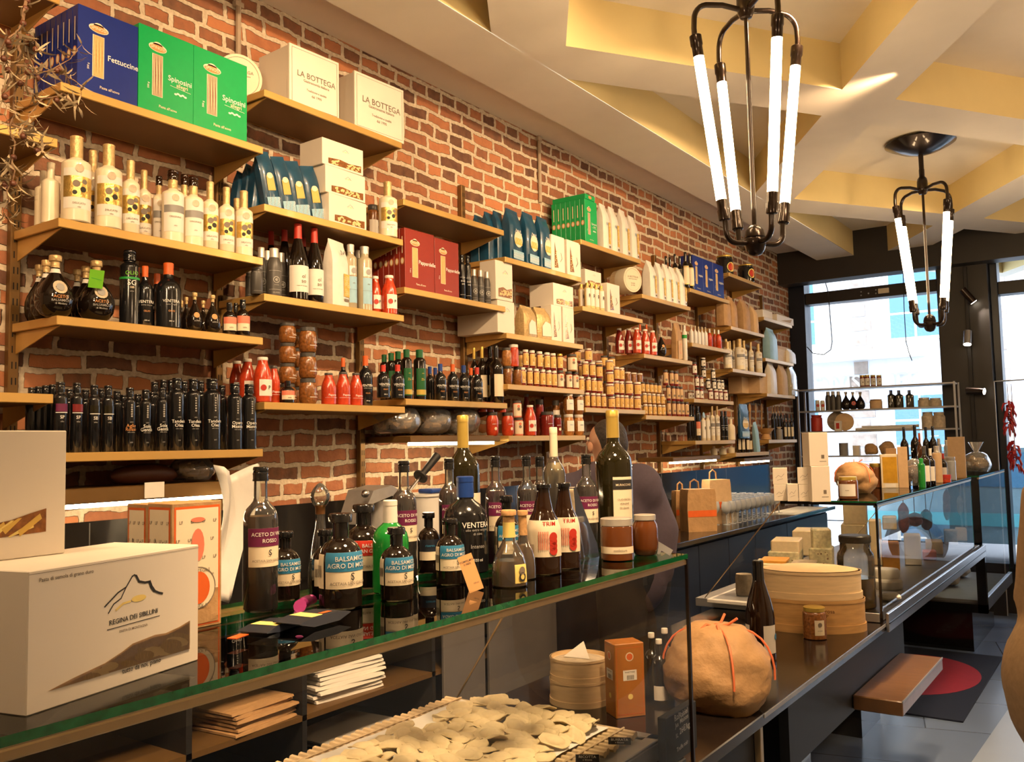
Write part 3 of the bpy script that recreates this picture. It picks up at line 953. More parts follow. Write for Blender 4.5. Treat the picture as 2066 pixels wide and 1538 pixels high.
# ---- ceiling: a slab with lozenge-shaped coffers, a higher strip along the brick wall
ZS, ZC, ZW = 3.33, 3.57, 3.45
CX, CY, HX, HY, OX, OY = 1.767, 3.276, 0.842, 1.273, 1.03, 1.577
mb = MB('plaster')
mb.box(-0.01, 0.40, -3.2, 9.3, ZW, ZW + 0.05)
mb.add([(0.39, -3.2, ZS), (0.39, 9.3, ZS), (0.39, 9.3, ZW), (0.39, -3.2, ZW)], [(0, 1, 2, 3)])
mb.add([(0.39, -3.2, ZS), (CX - OX, -3.2, ZS), (CX - OX, 9.3, ZS), (0.39, 9.3, ZS)], [(3, 2, 1, 0)])
mb.add([(0.39, -3.2, ZC + .02), (6.3, -3.2, ZC + .02), (6.3, 9.4, ZC + .02), (0.39, 9.4, ZC + .02)], [(3, 2, 1, 0)])
for ci in range(0, 6):
    cx = CX + (ci - 1) * OX
    for ri in range(-4, 4):
        cy = CY + ri * 2 * OY + (OY if ci % 2 == 0 else 0)
        if cy - OY > 9.3:
            continue
        inner = [(cx + HX, cy), (cx, cy + HY), (cx - HX, cy), (cx, cy - HY)]
        outer = [(cx + OX, cy), (cx, cy + OY), (cx - OX, cy), (cx, cy - OY)]
        if ci == 0:
            e = cx + 0.003
            inner = [(cx + HX, cy), (e, cy + HY), (e, cy - HY)]
            outer = [(cx + OX, cy), (cx, cy + OY), (cx, cy - OY)]
        k = len(inner)
        for i in range(k):
            j = (i + 1) % k
            if ci == 0 and i == 1:
                pass
            else:
                mb.add([(*outer[i], ZS), (*outer[j], ZS), (*inner[j], ZS), (*inner[i], ZS)], [(0, 3, 2, 1)])
            mb.add([(*inner[i], ZS), (*inner[j], ZS), (*inner[j], ZC), (*inner[i], ZC)], [(0, 3, 2, 1)], 'mustard_side')
        mb.add([(*p_, ZC) for p_ in inner], [tuple(range(k))[::-1]])
struct('ceiling', mb)
# ---- shop front
mb = MB('dark_paint')
mb.box(0, 5.6, 8.81, 9.02, 3.13, 3.62)
mb.box(0, 5.6, 9.02, 9.4, 3.34, 3.62)
struct('trim_2', mb)
mb = MB('dark_paint')
mb.box(1.43, 1.84, 8.98, 9.4, 0, 3.34)
mb.box(4.3, 5.6, 9.1, 9.4, 0, 3.34)
mb.box(0, 4.3, 9.14, 9.4, 0, 0.40)
struct('wall_front', mb)
def window(name, x0, x1, zt):
    m_ = MB('navy_frame')
    y0, y1 = 9.10, 9.30
    m_.box(x0 - .16 if x0 < 1 else x0 - .06, x0, y0, y1, 0.40, 3.34, None, .004)
    m_.box(x1, x1 + .05, y0, y1, 0.40, 3.34, None, .004)
    m_.box(x0, x1, y0, y1, 0.36, 0.44, None, .004)
    m_.box(x0, x1, y0 + .03, y1, zt, zt + .115, 'dark_paint', .004)
    m_.box(x0, x1, y0, y1, 3.30, 3.36)
    o = struct(name, m_)
    g_ = MB('glass_window')
    g_.box(x0, x1, 9.22, 9.228, 0.44, zt)
    g_.box(x0, x1, 9.22, 9.228, zt + .115, 3.30)
    part('pane', g_, o)
    return o
wo = window('window_1', 0.165, 1.40, 2.95)
window('window_2', 1.905, 4.25, 2.86)
p_ = at(1783, 587, Y=9.12)
hw = MB('white_ink'); hw.box(p_.x - .05, p_.x + .05, 9.105, 9.118, p_.z - .025, p_.z + .025, 'cream_label', .003)
part('shutter_plate', hw, wo)
hb = MB('steel')
for px_, py_ in ((1737, 589), (1737, 596), (1752, 592), (1767, 585), (1767, 592)):
    p_ = at(px_, py_, Y=9.12)
    hb.ball((p_.x, 9.125, p_.z), .008, 'steel', 8, 6)
part('screw', hb, wo)
# thin pipes and joints on the brick wall
for i, (px_, y0_, y1_) in enumerate(((481, 0, 150), (1087, 272, 408))):
    a_, b_ = at(px_, y0_, X=.012), at(px_ + 2, y1_, X=.012)
    m_ = MB('mortar_pipe')
    if i == 0:
        mat('mortar_pipe', (0.45, 0.35, 0.25), 0.7, var=.1)
    m_.tube([(.012, a_.y, min(a_.z, 3.45)), (.012, a_.y, b_.z)], .011, 'mortar_pipe', 8)
    m_.box(0, .022, a_.y - .02, a_.y + .02, min(a_.z, 3.45) - .03, min(a_.z, 3.45) - .01, 'mortar_pipe')
    struct('trim_%d' % (3 + i), m_)

# ================================================================== wall shelving
B0, BW = 1.367, 0.7645
def by(k):
    return B0 + BW * k
XS = 0.30
tops = {-1: 3.02, 0: 3.02, 1: 2.96, 2: 2.97, 3: at(945, 379, X=.02).z, 4: 2.8, 5: 2.82, 6: at(1322, 516, X=.02).z, 7: 2.75, 8: 2.95, 9: at(1539, 597, X=.02).z}
def upright(k):
    y = by(k) + .012
    m_ = MB('bronze_dark')
    m_.box(0.001, .030, y - .016, y + .016, 1.36, tops[k], None, .003)
    for s_ in (-1, 1):
        z_ = 1.40
        while z_ < tops[k] - .03:
            m_.add([(.0305, y + s_ * .006 - .002, z_), (.0305, y + s_ * .006 + .002, z_), (.0305, y + s_ * .006 + .002, z_ + .022), (.0305, y + s_ * .006 - .002, z_ + .022)], [(0, 1, 2, 3)], 'slot_black')
            z_ += .05
    solo('shelf_upright', m_, 'slotted bronze upright rail on the brick wall, %s from the left end of the shelving' % NTH[k], 'shelf rail', group='slotted shelf rails')
for k in range(0, 10):
    upright(k)
def shelf_parts(L, x1=XS, th=.028, m='bronze'):
    def build():
        t = MB(m); t.box(.032, x1, 0, L, -th, 0, m, .002)
        t.box(.040, x1 - .004, .004, L - .004, -th - .0006, -th, 'bronze_dark')  # darker underside: shade put into the colour of the board
        out = [('shelf_board', t, None)]
        for y in (.012, L - .016):
            b = MB(m)
            b.add([(.032, y, -.095), (.032, y + .004, -.095), (x1 - .004, y + .004, -th), (x1 - .004, y, -th), (.032, y + .004, -th), (.032, y, -th), (.032, y, -.095)], [(0, 3, 5), (1, 4, 2), (0, 1, 2, 3)], 'bronze')
            out.append(('bracket', b, None))
        return out
    return build
SHELF = {}
def shelf(k, z, label, L=BW - .006, y0=None):
    SHELF[(k, round(z, 2))] = z
    spawn('wall_shelf', ('shelf', L), shelf_parts(L), label, 'shelf', (0, (by(k) if y0 is None else y0) + .003, z), 0, 'bronze wall shelves')
shelf(-1, 2.965, 'bronze wall shelf cut by the left edge, highest, above the dried twigs')
shelf(-1, 2.522, 'bronze wall shelf at the left edge behind the dried twigs, left of the cream bottles')
shelf(-1, 1.757, 'bronze wall shelf at the left edge just above the upper white pasta carton')
shelf(0, 2.702, 'bronze wall shelf holding the blue and large green pasta cartons')
shelf(0, 2.285, 'bronze wall shelf holding the row of cream bottles with gold necks')
shelf(0, 1.991, 'bronze wall shelf holding dark flasks and orange capped bottles')
shelf(0, 1.585, 'bronze wall shelf holding the long row of black oil bottles')
shelf(1, 2.925, 'bronze wall shelf holding the big cream gift boxes near the ceiling')
shelf(1, 2.490, 'bronze wall shelf holding blue pasta bags and three stacked white cartons')
shelf(1, 2.155, 'bronze wall shelf holding red capped wines and a silver pasta bag')
shelf(1, 1.756, 'bronze wall shelf holding tomato sauce bottles and stacked brown jars')
shelf(2, 2.675, 'empty bronze wall shelf above the red pasta cartons')
shelf(2, 2.282, 'bronze wall shelf holding the dark red pasta cartons')
shelf(2, 1.792, 'bronze wall shelf holding green labelled oils and blue capped bottles')
shelf(3, 2.541, 'bronze wall shelf holding the blue pasta bags with round windows')
shelf(3, 2.150, 'bronze wall shelf holding white cartons and crumpled gold pasta bags')
shelf(3, 1.890, 'bronze wall shelf holding the first rows of yellow labelled jars')
shelf(3, 1.629, 'bronze wall shelf holding red sauce jars and jars of olives')
shelf(4, 2.768, 'bronze wall shelf holding the block of green cartons and white bags')
shelf(4, 2.377, 'bronze wall shelf holding jars lettered R and tall white cartons')
shelf(4, 1.789, 'wall shelf holding tall stacks of yellow labelled jars with red bases')
shelf(5, 2.545, 'bronze wall shelf holding a round box and five white pasta bags')
shelf(5, 2.155, 'wall shelf holding tomato bottles and a leaning kraft pasta box')
shelf(5, 1.757, 'wall shelf holding yellow jars and tall brown labelled jars')
shelf(6, 2.686, 'bronze wall shelf holding black bottles and three blue cartons')
shelf(6, 2.290, 'wall shelf holding small white bottles and red glass bottles')
shelf(6, 1.888, 'wall shelf holding stacked dark jars with white labels')
shelf(6, 1.587, 'wall shelf holding black bottles and cream bottles below stacked jars')
shelf(7, 2.912, 'bronze wall shelf holding two round black tins')
shelf(7, 2.485, 'wall shelf holding brown kraft bags below the black tins')
shelf(7, 2.149, 'wall shelf holding cream bottles with gold necks near the window')
shelf(7, 1.484, 'wall shelf holding white labelled bottles and a pale blue sachet')
shelf(8, 2.641, 'wall shelf next to the window, highest, holding flat white boxes')
shelf(8, 2.285, 'wall shelf next to the window holding the pale blue bag and pale box')
shelf(8, 1.982, 'wall shelf next to the window holding kraft boxes and white bags')
shelf(8, 1.583, 'wall shelf next to the window holding wines and wooden bowl')
# ---- lit shelves under the display
def lit_shelf(y0, y1, z, label, th=.05):
    t = thing('lit_shelf', label, 'shelf', (0, y0, z), 0, 'shelves with a light strip below')
    L = y1 - y0
    part('shelf_board', MB('bronze').box(.01, .28, 0, L, -th, 0, 'bronze_dark', .003), t)
    part('light_strip', MB('led_glow').box(.235, .262, .03, L - .03, -th - .014, -th, 'led_glow'), t, 'glowing warm light strip')
lit_shelf(0.55, 2.06, 1.475, 'brown shelf with glowing light strip below the black oil bottles', .045)
lit_shelf(2.95, 3.62, 1.632, 'brown shelf with glowing light strip carrying the bag of croutons', .03)
lit_shelf(5.62, 6.45, 1.475, 'brown shelf with glowing light strip above the paper carrier bags', .03)
lit_shelf(6.95, 7.62, 1.44, 'brown shelf with glowing light strip above the hanging glasses', .03)
# ---- back counter along the brick wall
mb = MB('black_gloss'); mb.box(0.0, .014, -1.5, 8.3, 0.985, 1.355); 
for i in range(12):
    mb.box(.0135, .0146, 0.4 + i * .62, .404 + i * .62, .99, 1.35, 'grey_dark')
struct('trim_5', mb)
t = thing('back_counter', 'long dark counter with navy cabinet fronts along the brick wall', 'counter', (0, -1.2, 0))
def rel(m_):
    m_.v = [Vector((p.x, p.y + 1.2, p.z)) for p in m_.v]
    return m_
part('worktop', rel(MB('black_gloss').box(0.016, .63, -1.2, 8.2, .955, .985, 'stone', .003)), t)
cb_ = MB('navy_cabinet')
cb_.box(.02, .56, 3.35, 8.15, .10, .955, 'navy_cabinet')
part('cabinet_body', rel(cb_), t)
ys_ = [3.4] + [at(x_, 1090, X=.585).y for x_ in (1409, 1470, 1524)] + [7.0, 8.1]
for a_, b_ in zip(ys_, ys_[1:]):
    part('cabinet_door', rel(MB('navy_cabinet').box(.56, .585, a_ + .003, b_ - .003, .12, .93, 'navy_cabinet', .003)), t)
op = MB('black_matt')
op.box(.02, .05, -1.2, 3.35, .05, .955)
for z_ in (.10, .50, .685):
    op.box(.05, .58, -1.2, 3.35, z_, z_ + .018, 'bronze_dark' if z_ > .6 else 'black_matt')
for y_ in (-1.2, .6, 1.62, 2.06, 2.72, 3.33):
    op.box(.05, .58, y_, y_ + .02, .05, .955, 'black_matt')
part('open_shelving', rel(op), t)
st = MB('steel_grey'); st.box(.585, .60, 2.77, 3.04, .35, .945, 'steel_grey', .003)
part('steel_door', rel(st), t)
st = MB('steel_grey'); st.box(.585, .60, 3.07, 3.60, .35, .945, 'steel_grey', .003)
part('steel_door', rel(st), t)

# ================================================================== the serving counter
ZT = 1.30
t = thing('serving_counter', 'long glossy dark stone serving counter under the glass cases', 'counter', (1.5, 3.0, 0))
def rel2(m_):
    m_.v = [Vector((p.x - 1.5, p.y - 3.0, p.z)) for p in m_.v]
    return m_
part('stone_top', rel2(MB('stone').box(1.14, 1.935, -1.2, 7.10, .735, .77, 'stone', .003)), t)
m_ = MB('black_matt'); m_.box(1.86, 1.90, -1.2, 2.64, .0, .735)
m_.box(1.80, 1.835, 3.15, 4.98, .43, .735)
m_.box(1.05, 1.90, -1.2, -1.1, 0, .735)
part('front_panel', rel2(m_), t)
part('dark_block', rel2(MB('black_gloss').box(1.20, 1.79, 3.33, 3.52, 0, .735)), t)  # dark block built in place of a reflected silhouette
part('dark_block', rel2(MB('black_gloss').box(1.20, 1.6, 5.0, 5.4, 0, .735)), t)
part('steel_edge', rel2(MB('steel').box(1.9345, 1.9375, 2.64, 7.1, .758, .770, 'steel_satin')), t)
solo('joint_post', MB('brass_rail').box(-.01, .01, -.012, .012, 0, .735, 'brass_rail', .002), 'thin pale vertical post under the front edge of the stone counter beside the paper parcel', 'post', (1.91, 2.655, 0))
t = thing('bench_board', 'thick brown wooden bench board fixed to the counter front', 'bench', (1.837, 4.41, .44))
part('board', MB('bench_wood').box(-.0, .198, -.445, .445, 0, .06, 'bench_wood', .004), t)
part('edge_trim', MB('steel').box(.196, .200, -.445, .445, .054, .0615, 'steel_satin'), t)

def glass_case(y0, y1, x0, x1, xb, zb, zt, label, near=True, far=True, th=.011, top0=None):
    """x0..x1 the top, xb the bottom back edge"""
    t = thing('glass_display_case', label, 'display case', (x1, y0, 0), 0, 'glass display cases')
    def R(m_):
        m_.v = [Vector((p.x - x1, p.y - y0, p.z)) for p in m_.v]
        return m_
    tp = MB('glass'); 
    vs = [(x0, y0, zt - th), (x1, y0, zt - th), (x1, y1, zt - th), (x0, y1, zt - th), (x0, y0, zt), (x1, y0, zt), (x1, y1, zt), (x0, y1, zt)]
    tp.add(vs, [(4, 5, 6, 7), (3, 2, 1, 0)], 'glass')
    tp.add(vs, [(0, 1, 5, 4), (1, 2, 6, 5), (2, 3, 7, 6), (3, 0, 4, 7)], 'glass_edge')
    part('glass_top', R(tp), t)
    part('front_rail', R(MB('brass_rail').box(x1 - .016, x1 - .002, y0, y1, zt - th - .016, zt - th - .003, 'brass_rail', .002)), t)
    part('back_rail', R(MB('brass_rail').box(x0, x0 + .02, y0, y1, zt - th - .018, zt - th, 'brass_rail', .002)), t)
    fr = MB('glass_case_front')
    fr.add([(x1 - .004, y0, zb), (x1 - .004, y1, zb), (x1 - .004, y1, zt - th), (x1 - .004, y0, zt - th)], [(0, 1, 2, 3)], 'glass_case_front')
    fr.box(x1 - .008, x1 - .003, y1 - .0035, y1, zb, zt - th, 'glass_edge')
    part('front_pane', R(fr), t)
    for on, y in ((near, y0), (far, y1)):
        if on:
            e = MB('glass_case_front')
            e.add([(xb, y, zb), (x1 - .005, y, zb), (x1 - .005, y, zt - th), (x0, y, zt - th)], [(0, 1, 2, 3)], 'glass_case_front')
            e.tube([(xb, y, zb), (x0 + .0, y, zt - th)], .0028, 'brass_rail', 6)
            part('end_pane', R(e), t)
    return t, R
# first case: starts behind the camera's left and ends by the paper parcel
t, R = glass_case(-0.9, 2.10, 1.512, 1.952, 1.175, .80, ZT, 'glass case in the foreground topped with vinegar bottles, filled with fresh pasta', near=False)
part('case_floor', R(MB('steel_satin').box(1.10, 1.93, -.9, 2.10, .77, .80, 'black_gloss', .003)), t)
part('corner_post', R(MB('black_gloss').box(1.945, 1.953, 2.094, 2.102, .77, ZT - .012, 'black_iron')), t)
# cheese case
t, R = glass_case(4.17, 6.83, 1.495, 1.925, 1.10, .815, ZT, 'glass cheese case on the far part of the counter', far=True)
part('case_floor', R(MB('steel_satin').box(1.05, 1.915, 4.17, 7.1, .772, .812, 'steel_satin', .002)), t)
m_ = MB('steel'); m_.box(1.938, 1.952, 4.17, 7.12, .735, .815, 'steel', .002); m_.box(1.952, 1.954, 4.17, 7.12, .770, .776, 'navy_frame')
part('base_rail', R(m_), t)
m_ = MB('black_gloss')
for y_ in (4.17,):
    m_.box(1.917, 1.927, y_ - .005, y_ + .005, .77, ZT - .01, 'black_gloss')
    m_.box(1.495, 1.925, y_ - .005, y_ + .005, ZT - .018, ZT - .006, 'black_gloss')
m_.box(1.915, 1.925, 4.17, 6.83, ZT - .018, ZT - .006, 'navy_frame')
part('black_frame', R(m_), t)
# case by the window: deeper
t, R = glass_case(7.20, 8.66, 1.40, 1.925, 1.20, .42, ZT - .005, 'deep glass case beside the street window, beyond the cheese case', near=False)
m_ = MB('black_gloss')
m_.box(1.88, 1.94, 7.13, 7.19, .33, .80); m_.box(1.20, 1.26, 7.13, 7.19, .33, .80); m_.box(1.20, 1.94, 7.13, 7.19, .33, .39); m_.box(1.20, 1.94, 7.13, 7.19, .74, .80)
part('black_frame', R(m_), t)
m_ = MB('steel_satin'); m_.box(1.20, 1.92, 7.19, 8.66, .36, .41, 'steel_satin', .002); m_.box(1.92, 1.935, 7.19, 8.66, .34, .43, 'steel', .002); m_.box(1.22, 1.90, 7.2, 8.64, .80, .812, 'glass')
part('case_floor', R(m_), t)
m_ = MB('black_gloss'); m_.box(1.3, 1.8, 7.4, 8.5, 0, .36, 'black_gloss')
part('plinth', R(m_), t)

# ================================================================== chandeliers
def chandelier(x, y, label, zc=ZC):
    t = thing('tube_chandelier', label, 'chandelier', (x, y, 0), 0, 'tube chandeliers')
    part('canopy', MB('black_iron').lathe([(.02, 3.475), (.06, 3.482), (.13, 3.505), (.20, 3.54), (.222, 3.553), (.222, 3.558), (.19, ZC)], 'black_iron', 40), t)
    m_ = MB('black_iron')
    m_.tube([(0, 0, 3.48), (0, 0, 3.36)], .016, None, 12)
    m_.lathe([(.0, 3.20), (.022, 3.205), (.030, 3.22), (.034, 3.245), (.034, 3.29), (.030, 3.31), (.018, 3.325), (.018, 3.37), (.016, 3.38)], None, 20)
    part('upper_hub', m_, t)
    part('centre_rod', MB('black_iron').tube([(0, 0, 3.21), (0, 0, 2.36)], .0085, None, 10), t)
    part('lower_hub', MB('black_iron').lathe([(.004, 2.275), (.022, 2.280), (.034, 2.295), (.038, 2.312), (.040, 2.315), (.040, 2.338), (.037, 2.342), (.040, 2.346), (.034, 2.372), (.018, 2.39), (.008, 2.395)], None, 20), t)
    for a in (50, 140, 230, 320):
        q = math.radians(a)
        c, s = math.cos(q), math.sin(q)
        P = lambda r, z: (r * c, r * s, z)
        arm = [P(.02, 3.235), P(.10, 3.245), P(.155, 3.240)]
        for i in range(1, 8):
            b = PI / 2 * i / 7
            arm.append(P(.155 + .065 * math.sin(b), 3.175 + .065 * math.cos(b)))
        arm += [P(.222, 3.14), P(.220, 3.11)]
        part('upper_arm', MB('black_iron').tube(arm, .0105, None, 10), t)
        arm = [P(.02, 2.325), P(.06, 2.322)]
        for i in range(0, 8):
            b = PI / 2 * i / 7
            arm.append(P(.075 + .045 * math.sin(b), 2.367 - .045 * math.cos(b)))
        arm.append(P(.122, 2.41))
        part('lower_arm', MB('black_iron').tube(arm, .0105, None, 10), t)
        top, bot = Vector(P(.218, 3.115)), Vector(P(.124, 2.405))
        d = (bot - top).normalized()
        part('upper_socket', MB('black_iron').tube([top, top + d * .004, top + d * .04, top + d * .045, top + d * .085], [.018, .023, .023, .020, .020], None, 14), t)
        part('lower_socket', MB('black_iron').tube([bot, bot - d * .004, bot - d * .04, bot - d * .045, bot - d * .085], [.018, .022, .022, .019, .019], None, 14), t)
        part('light_tube', MB('tube_glow').tube([top + d * .08, bot - d * .08], .0195, 'tube_glow', 14), t, 'glowing white tube')
chandelier(1.745, 3.262, 'black iron chandelier with four glowing tubes, the nearer larger one')
chandelier(1.79, 6.42, 'black iron chandelier with four glowing tubes, the farther one by the window')

# ================================================================== spots on the dark pillar
t = thing('spotlight_track', 'thin dark vertical rail carrying spotlights on the black pillar', 'track', (1.667, 8.965, 0))
part('rail', MB('dark_paint').box(-.016, .016, -.015, .012, 1.25, 3.12, 'black_matt', .003), t)
def can(px_, py_, d, label, on, L=.15, r=.032):
    p = at(px_, py_, Y=8.90)
    t = thing('pillar_spotlight', label, 'spotlight', tuple(p), 0, 'small cylinder spotlights on the pillar')
    d = Vector(d).normalized()
    part('housing', MB('black_iron').tube([-d * L / 2, d * L / 2], r, 'steel' if on == 2 else 'black_iron', 20), t)
    part('lamp_face', MB('bulb_glow').tube([d * (L / 2 - .004), d * (L / 2 + .002)], r * .88, 'bulb_glow', 20), t, 'lit lamp face')
    part('mount', MB('black_iron').tube([(0, 0, 0), (0, .05, 0)], .008, None, 8), t)
    l = bpy.data.lights.new('pillar_spot', 'SPOT'); l.energy = 25 if on == 2 else 10; l.spot_size = 1.1; l.color = (1, .86, .68); l.shadow_soft_size = .02
    lo = bpy.data.objects.new('pillar_spot', l); COL.objects.link(lo)
    lo.location = p + d * (L / 2 + .01); lo.rotation_euler = d.to_track_quat('-Z', 'Y').to_euler()
can(1953, 597, (.55, .15, -.8), 'small dark spotlight on the pillar, topmost, tilted right', 1)
can(1952, 682, (-.02, -.35, -.95), 'small bright silver spotlight on the pillar, middle of three, shining down', 2, .13, .036)
can(1968, 789, (1, -.25, -.12), 'small dark spotlight on the pillar, lowest, pointing right', 1)

# ================================================================== GOODS ON THE WALL SHELVES
def dress_carton(word, sub=None, strand='pasta_strand'):
    return lambda mb, w, h: fettuccine_marks(mb, w, h, 0, word, sub, strand)
def side_marks(n=1):
    def f(mb, w, h, d):
        # near side face (towards -Y): a small yellow crest and a line of words
        M0 = mb.M
        mb.M = M0 @ Matrix.Translation((-d / 2, -w / 2, 0)) @ Matrix.Rotation(-PI / 2, 4, 'Z')
        mb.disc(0, h * .45, d * .36, h * .06, .001, 'orange_ink')
        mb.disc(0, h * .45, d * .22, h * .045, .0014, 'cream_label')
        mb.rect(-d * .08, d * .08, h * .58, h * .86, .001, 'cream_label')
        mb.M = M0
    return f
# ---- first bay, top: blue cartons, then the two green ones
for i in range(8):
    x_ = .292 - .033 * i
    a, b = at(157, 60, X=.292), at(279, 75, X=.292)
    hh = .268
    mb = MB('box_blue')
    wv = b.y - a.y
    mb.box(-.031, 0, -wv / 2, wv / 2, 0, hh, 'box_blue', .0015)
    if i == 0:
        fettuccine_marks(mb, wv, hh, 0, 'Fettuccine')
    side_marks()(mb, wv, hh, .031)
    t = thing('pasta_carton', 'blue pasta carton lettered Fettuccine facing the room at the top left' if i == 0 else 'blue pasta carton of the row at the top left, %s behind the front one' % NTH[i - 1], 'carton', (x_, (a.y + b.y) / 2, 2.702), 0, 'blue pasta cartons at the top left')
    part('carton_body', mb, t)
for i, (u0, u1, lb) in enumerate(((280, 391, 'large green pasta carton with spine showing, left of the pair at top left'), (391, 499, 'large green pasta carton at the right end of the top left shelf'))):
    a, b = at(u0, 90, X=.294), at(u1, 110, X=.294)
    wv, hh = b.y - a.y, .285
    mb = MB('box_green'); mb.box(-.040, 0, -wv / 2 + .0005, wv / 2 - .0005, 0, hh, 'box_green', .0015)
    fettuccine_marks(mb, wv, hh, 0, 'Spinosini', 'allegri', 'pasta_strand_dark')
    if i == 0:
        side_marks()(mb, wv, hh, .040)
    t = thing('pasta_carton', lb, 'carton', (.294, (a.y + b.y) / 2, 2.702), 0, 'large green pasta cartons')
    part('carton_body', mb, t)
# ---- second bay, top
def round_box(px_, yc, rpx, X, z, dd, label, rz, tilt=0):
    p = at(px_, yc, X=X)
    r = rpx * depth(p) / F_PX
    t = thing('round_gift_box', label, 'box', (X, p.y, z), rz, 'round wooden gift boxes')
    M0 = Matrix.Translation((0, 0, r)) @ Matrix.Rotation(PI / 2, 4, 'Y')
    mb = MB('pale_wood'); mb.M = M0
    mb.lathe([(r * .99, -dd * .62), (r * .99, .0)], 'pale_wood', 40); part('box_drum', mb, t)
    mb = MB('cream_label'); mb.M = M0
    mb.lathe([(r, -dd * .40), (r, 0), (r * .985, .003)], 'cream_label', 40)
    mb.M = Matrix.Translation((0, 0, r))
    mb.ring(0, 0, r * .86, r * .86, r * .018, .0038, 'ink_soft', 40)
    mb.text('LA BOTTEGA', 0, r * .22, r * .20, .004, 'ink_soft')
    mb.text('Gastronomia Italiana', 0, r * .05, r * .11, .004, 'ink_soft')
    mb.text('Specialità', 0, -r * .28, r * .12, .004, 'ink_soft')
    mb.text('dal 1990', 0, -r * .45, r * .12, .004, 'ink_soft')
    part('lid', mb, t)
round_box(484, 135, 46, .15, 2.926, .12, 'round pale wooden gift box standing on edge behind the green cartons', -.35)
def gift_box(c0, c1, yl, X, z, dd, hh, label, rz, ov=0):
    a, b = at(c0, yl, X=X), at(c1, yl, X=X)
    wv = (b.y - a.y) * 1.0
    mb = MB('cream_label'); mb.box(-dd, -.012, -wv / 2 + .004, wv / 2 - .004, 0, hh - .004, 'white_card', .002)
    t = thing('gift_box', label, 'box', (X, (a.y + b.y) / 2, z), rz, 'cream gift boxes')
    part('box_body', mb, t)
    mb = MB('white_card'); mb.box(-.014, 0, -wv / 2, wv / 2, -ov, hh, 'white_card', .002)
    e = .012
    mb.stroke([(-wv / 2 + e, e - ov), (wv / 2 - e, e - ov), (wv / 2 - e, hh - e), (-wv / 2 + e, hh - e), (-wv / 2 + e, e - ov)], .0015, .0008, 'ink_soft')
    mb.text('LA BOTTEGA', wv * .03, hh * .55, wv * .13, .001, 'ink_soft')
    mb.text('Gastronomia Italiana', wv * .03, hh * .46, wv * .062, .001, 'ink_soft')
    mb.text('Tradizione e qualità', wv * .03, hh * .32, wv * .05, .001, 'ink_soft')
    mb.text('dal 1990', wv * .03, hh * .24, wv * .06, .001, 'ink_soft')
    part('lid', mb, t)
gift_box(586, 682, 150, .27, 2.926, .20, .245, 'cream gift box with thin frame line, left of two near the ceiling', -.05)
gift_box(718, 812, 190, .285, 2.926, .19, .245, 'cream gift box with thin frame line at the shelf end near the ceiling', -.05)

# ---- first bay, second shelf: cream bottles
GOLDEN = (( .14, .60, 1.15, 'paper', [('@', .013, .60, 'rind'), ('#', .24, .27, 'gold', 0), ('@', .011, .42, 'ink_soft', -.2), ('@', .009, .36, 'ink', .25), ('@', .008, .45, 'ink_soft', .35), ('@', .007, .32, 'ink', -.3), ('DELICATO', .008, .20, 'ink_soft'), ('olio', .007, .16, 'ink_soft')], 0),)
PLAIN = ((.14, .66, 1.1, 'paper', [('@', .012, .60, 'rind'), ('#', .10, .40, 'grey_mid', 0), ('ORIGINALE', .008, .34, 'ink_soft'), ('olio', .007, .22, 'ink_soft')], 0),)
zc = 2.285
rows = [(155, 276, 54, .265, 'G', 'large cream bottle with gold square label, leftmost of the front row'), (220, 292, 50, .262, 'G', 'large cream bottle with gold square label, second from left'), (264, 325, 34, .25, 'G', 'slim cream bottle with low gold label, third from the left'),
        (291, 343, 28, .17, 'G', 'cream bottle set back behind the gap between third and fourth front bottles'), (188, 305, 34, .14, 'G', 'gold necked cream bottle behind the two large ones'),
        (321, 356, 26, .16, 'B', 'cream bottle with dark cap set back beside the first dark capped front bottle'), (349, 346, 42, .25, 'B', 'cream bottle with brown cap and grey label band, left of two in front'), (390, 358, 40, .25, 'B', 'cream bottle with brown cap and grey label band, right of two in front'),
        (372, 352, 30, .12, 'B', 'dark capped bottle mostly hidden between the two grey banded ones'), (424, 367, 31, .24, 'G', 'cream bottle with gold label, third from the right end'), (457, 379, 32, .24, 'G', 'cream bottle with gold label, second from the right end'), (492, 386, 35, .25, 'G', 'cream bottle with gold label at the right end of its shelf'), (478, 400, 28, .15, 'G', 'cream bottle peeping between the last two of the row'),
        (103, 330, 34, .20, 'N', 'plain cream bottle back at the left end, nearer the large bottles'), (88, 345, 30, .14, 'N', 'plain cream bottle back at the left end, farthest left')]
for px_, yt, w_, X_, kd, lb in rows:
    kw = dict(style='oil', body='ceramic_cream', cat='bottle', group='cream oil bottles on the second shelf')
    if kd == 'B':
        SB(px_, yt, w_, X_, zc, lb, 'cream', 'ceramic_cream', ('bottle_brown', .87, 'screw'), PLAIN, band=('gold_foil', .745, .87), group=kw['group'], seg=28)
    elif kd == 'N':
        SB(px_, yt, w_, X_, zc, lb, 'cream', 'ceramic_cream', ('ceramic_cream', .9, 'foil'), (), group=kw['group'])
    else:
        SB(px_, yt, w_, X_, zc, lb, 'cream', 'ceramic_cream', ('gold_foil', .742, 'foil'), GOLDEN, group=kw['group'], seg=28)
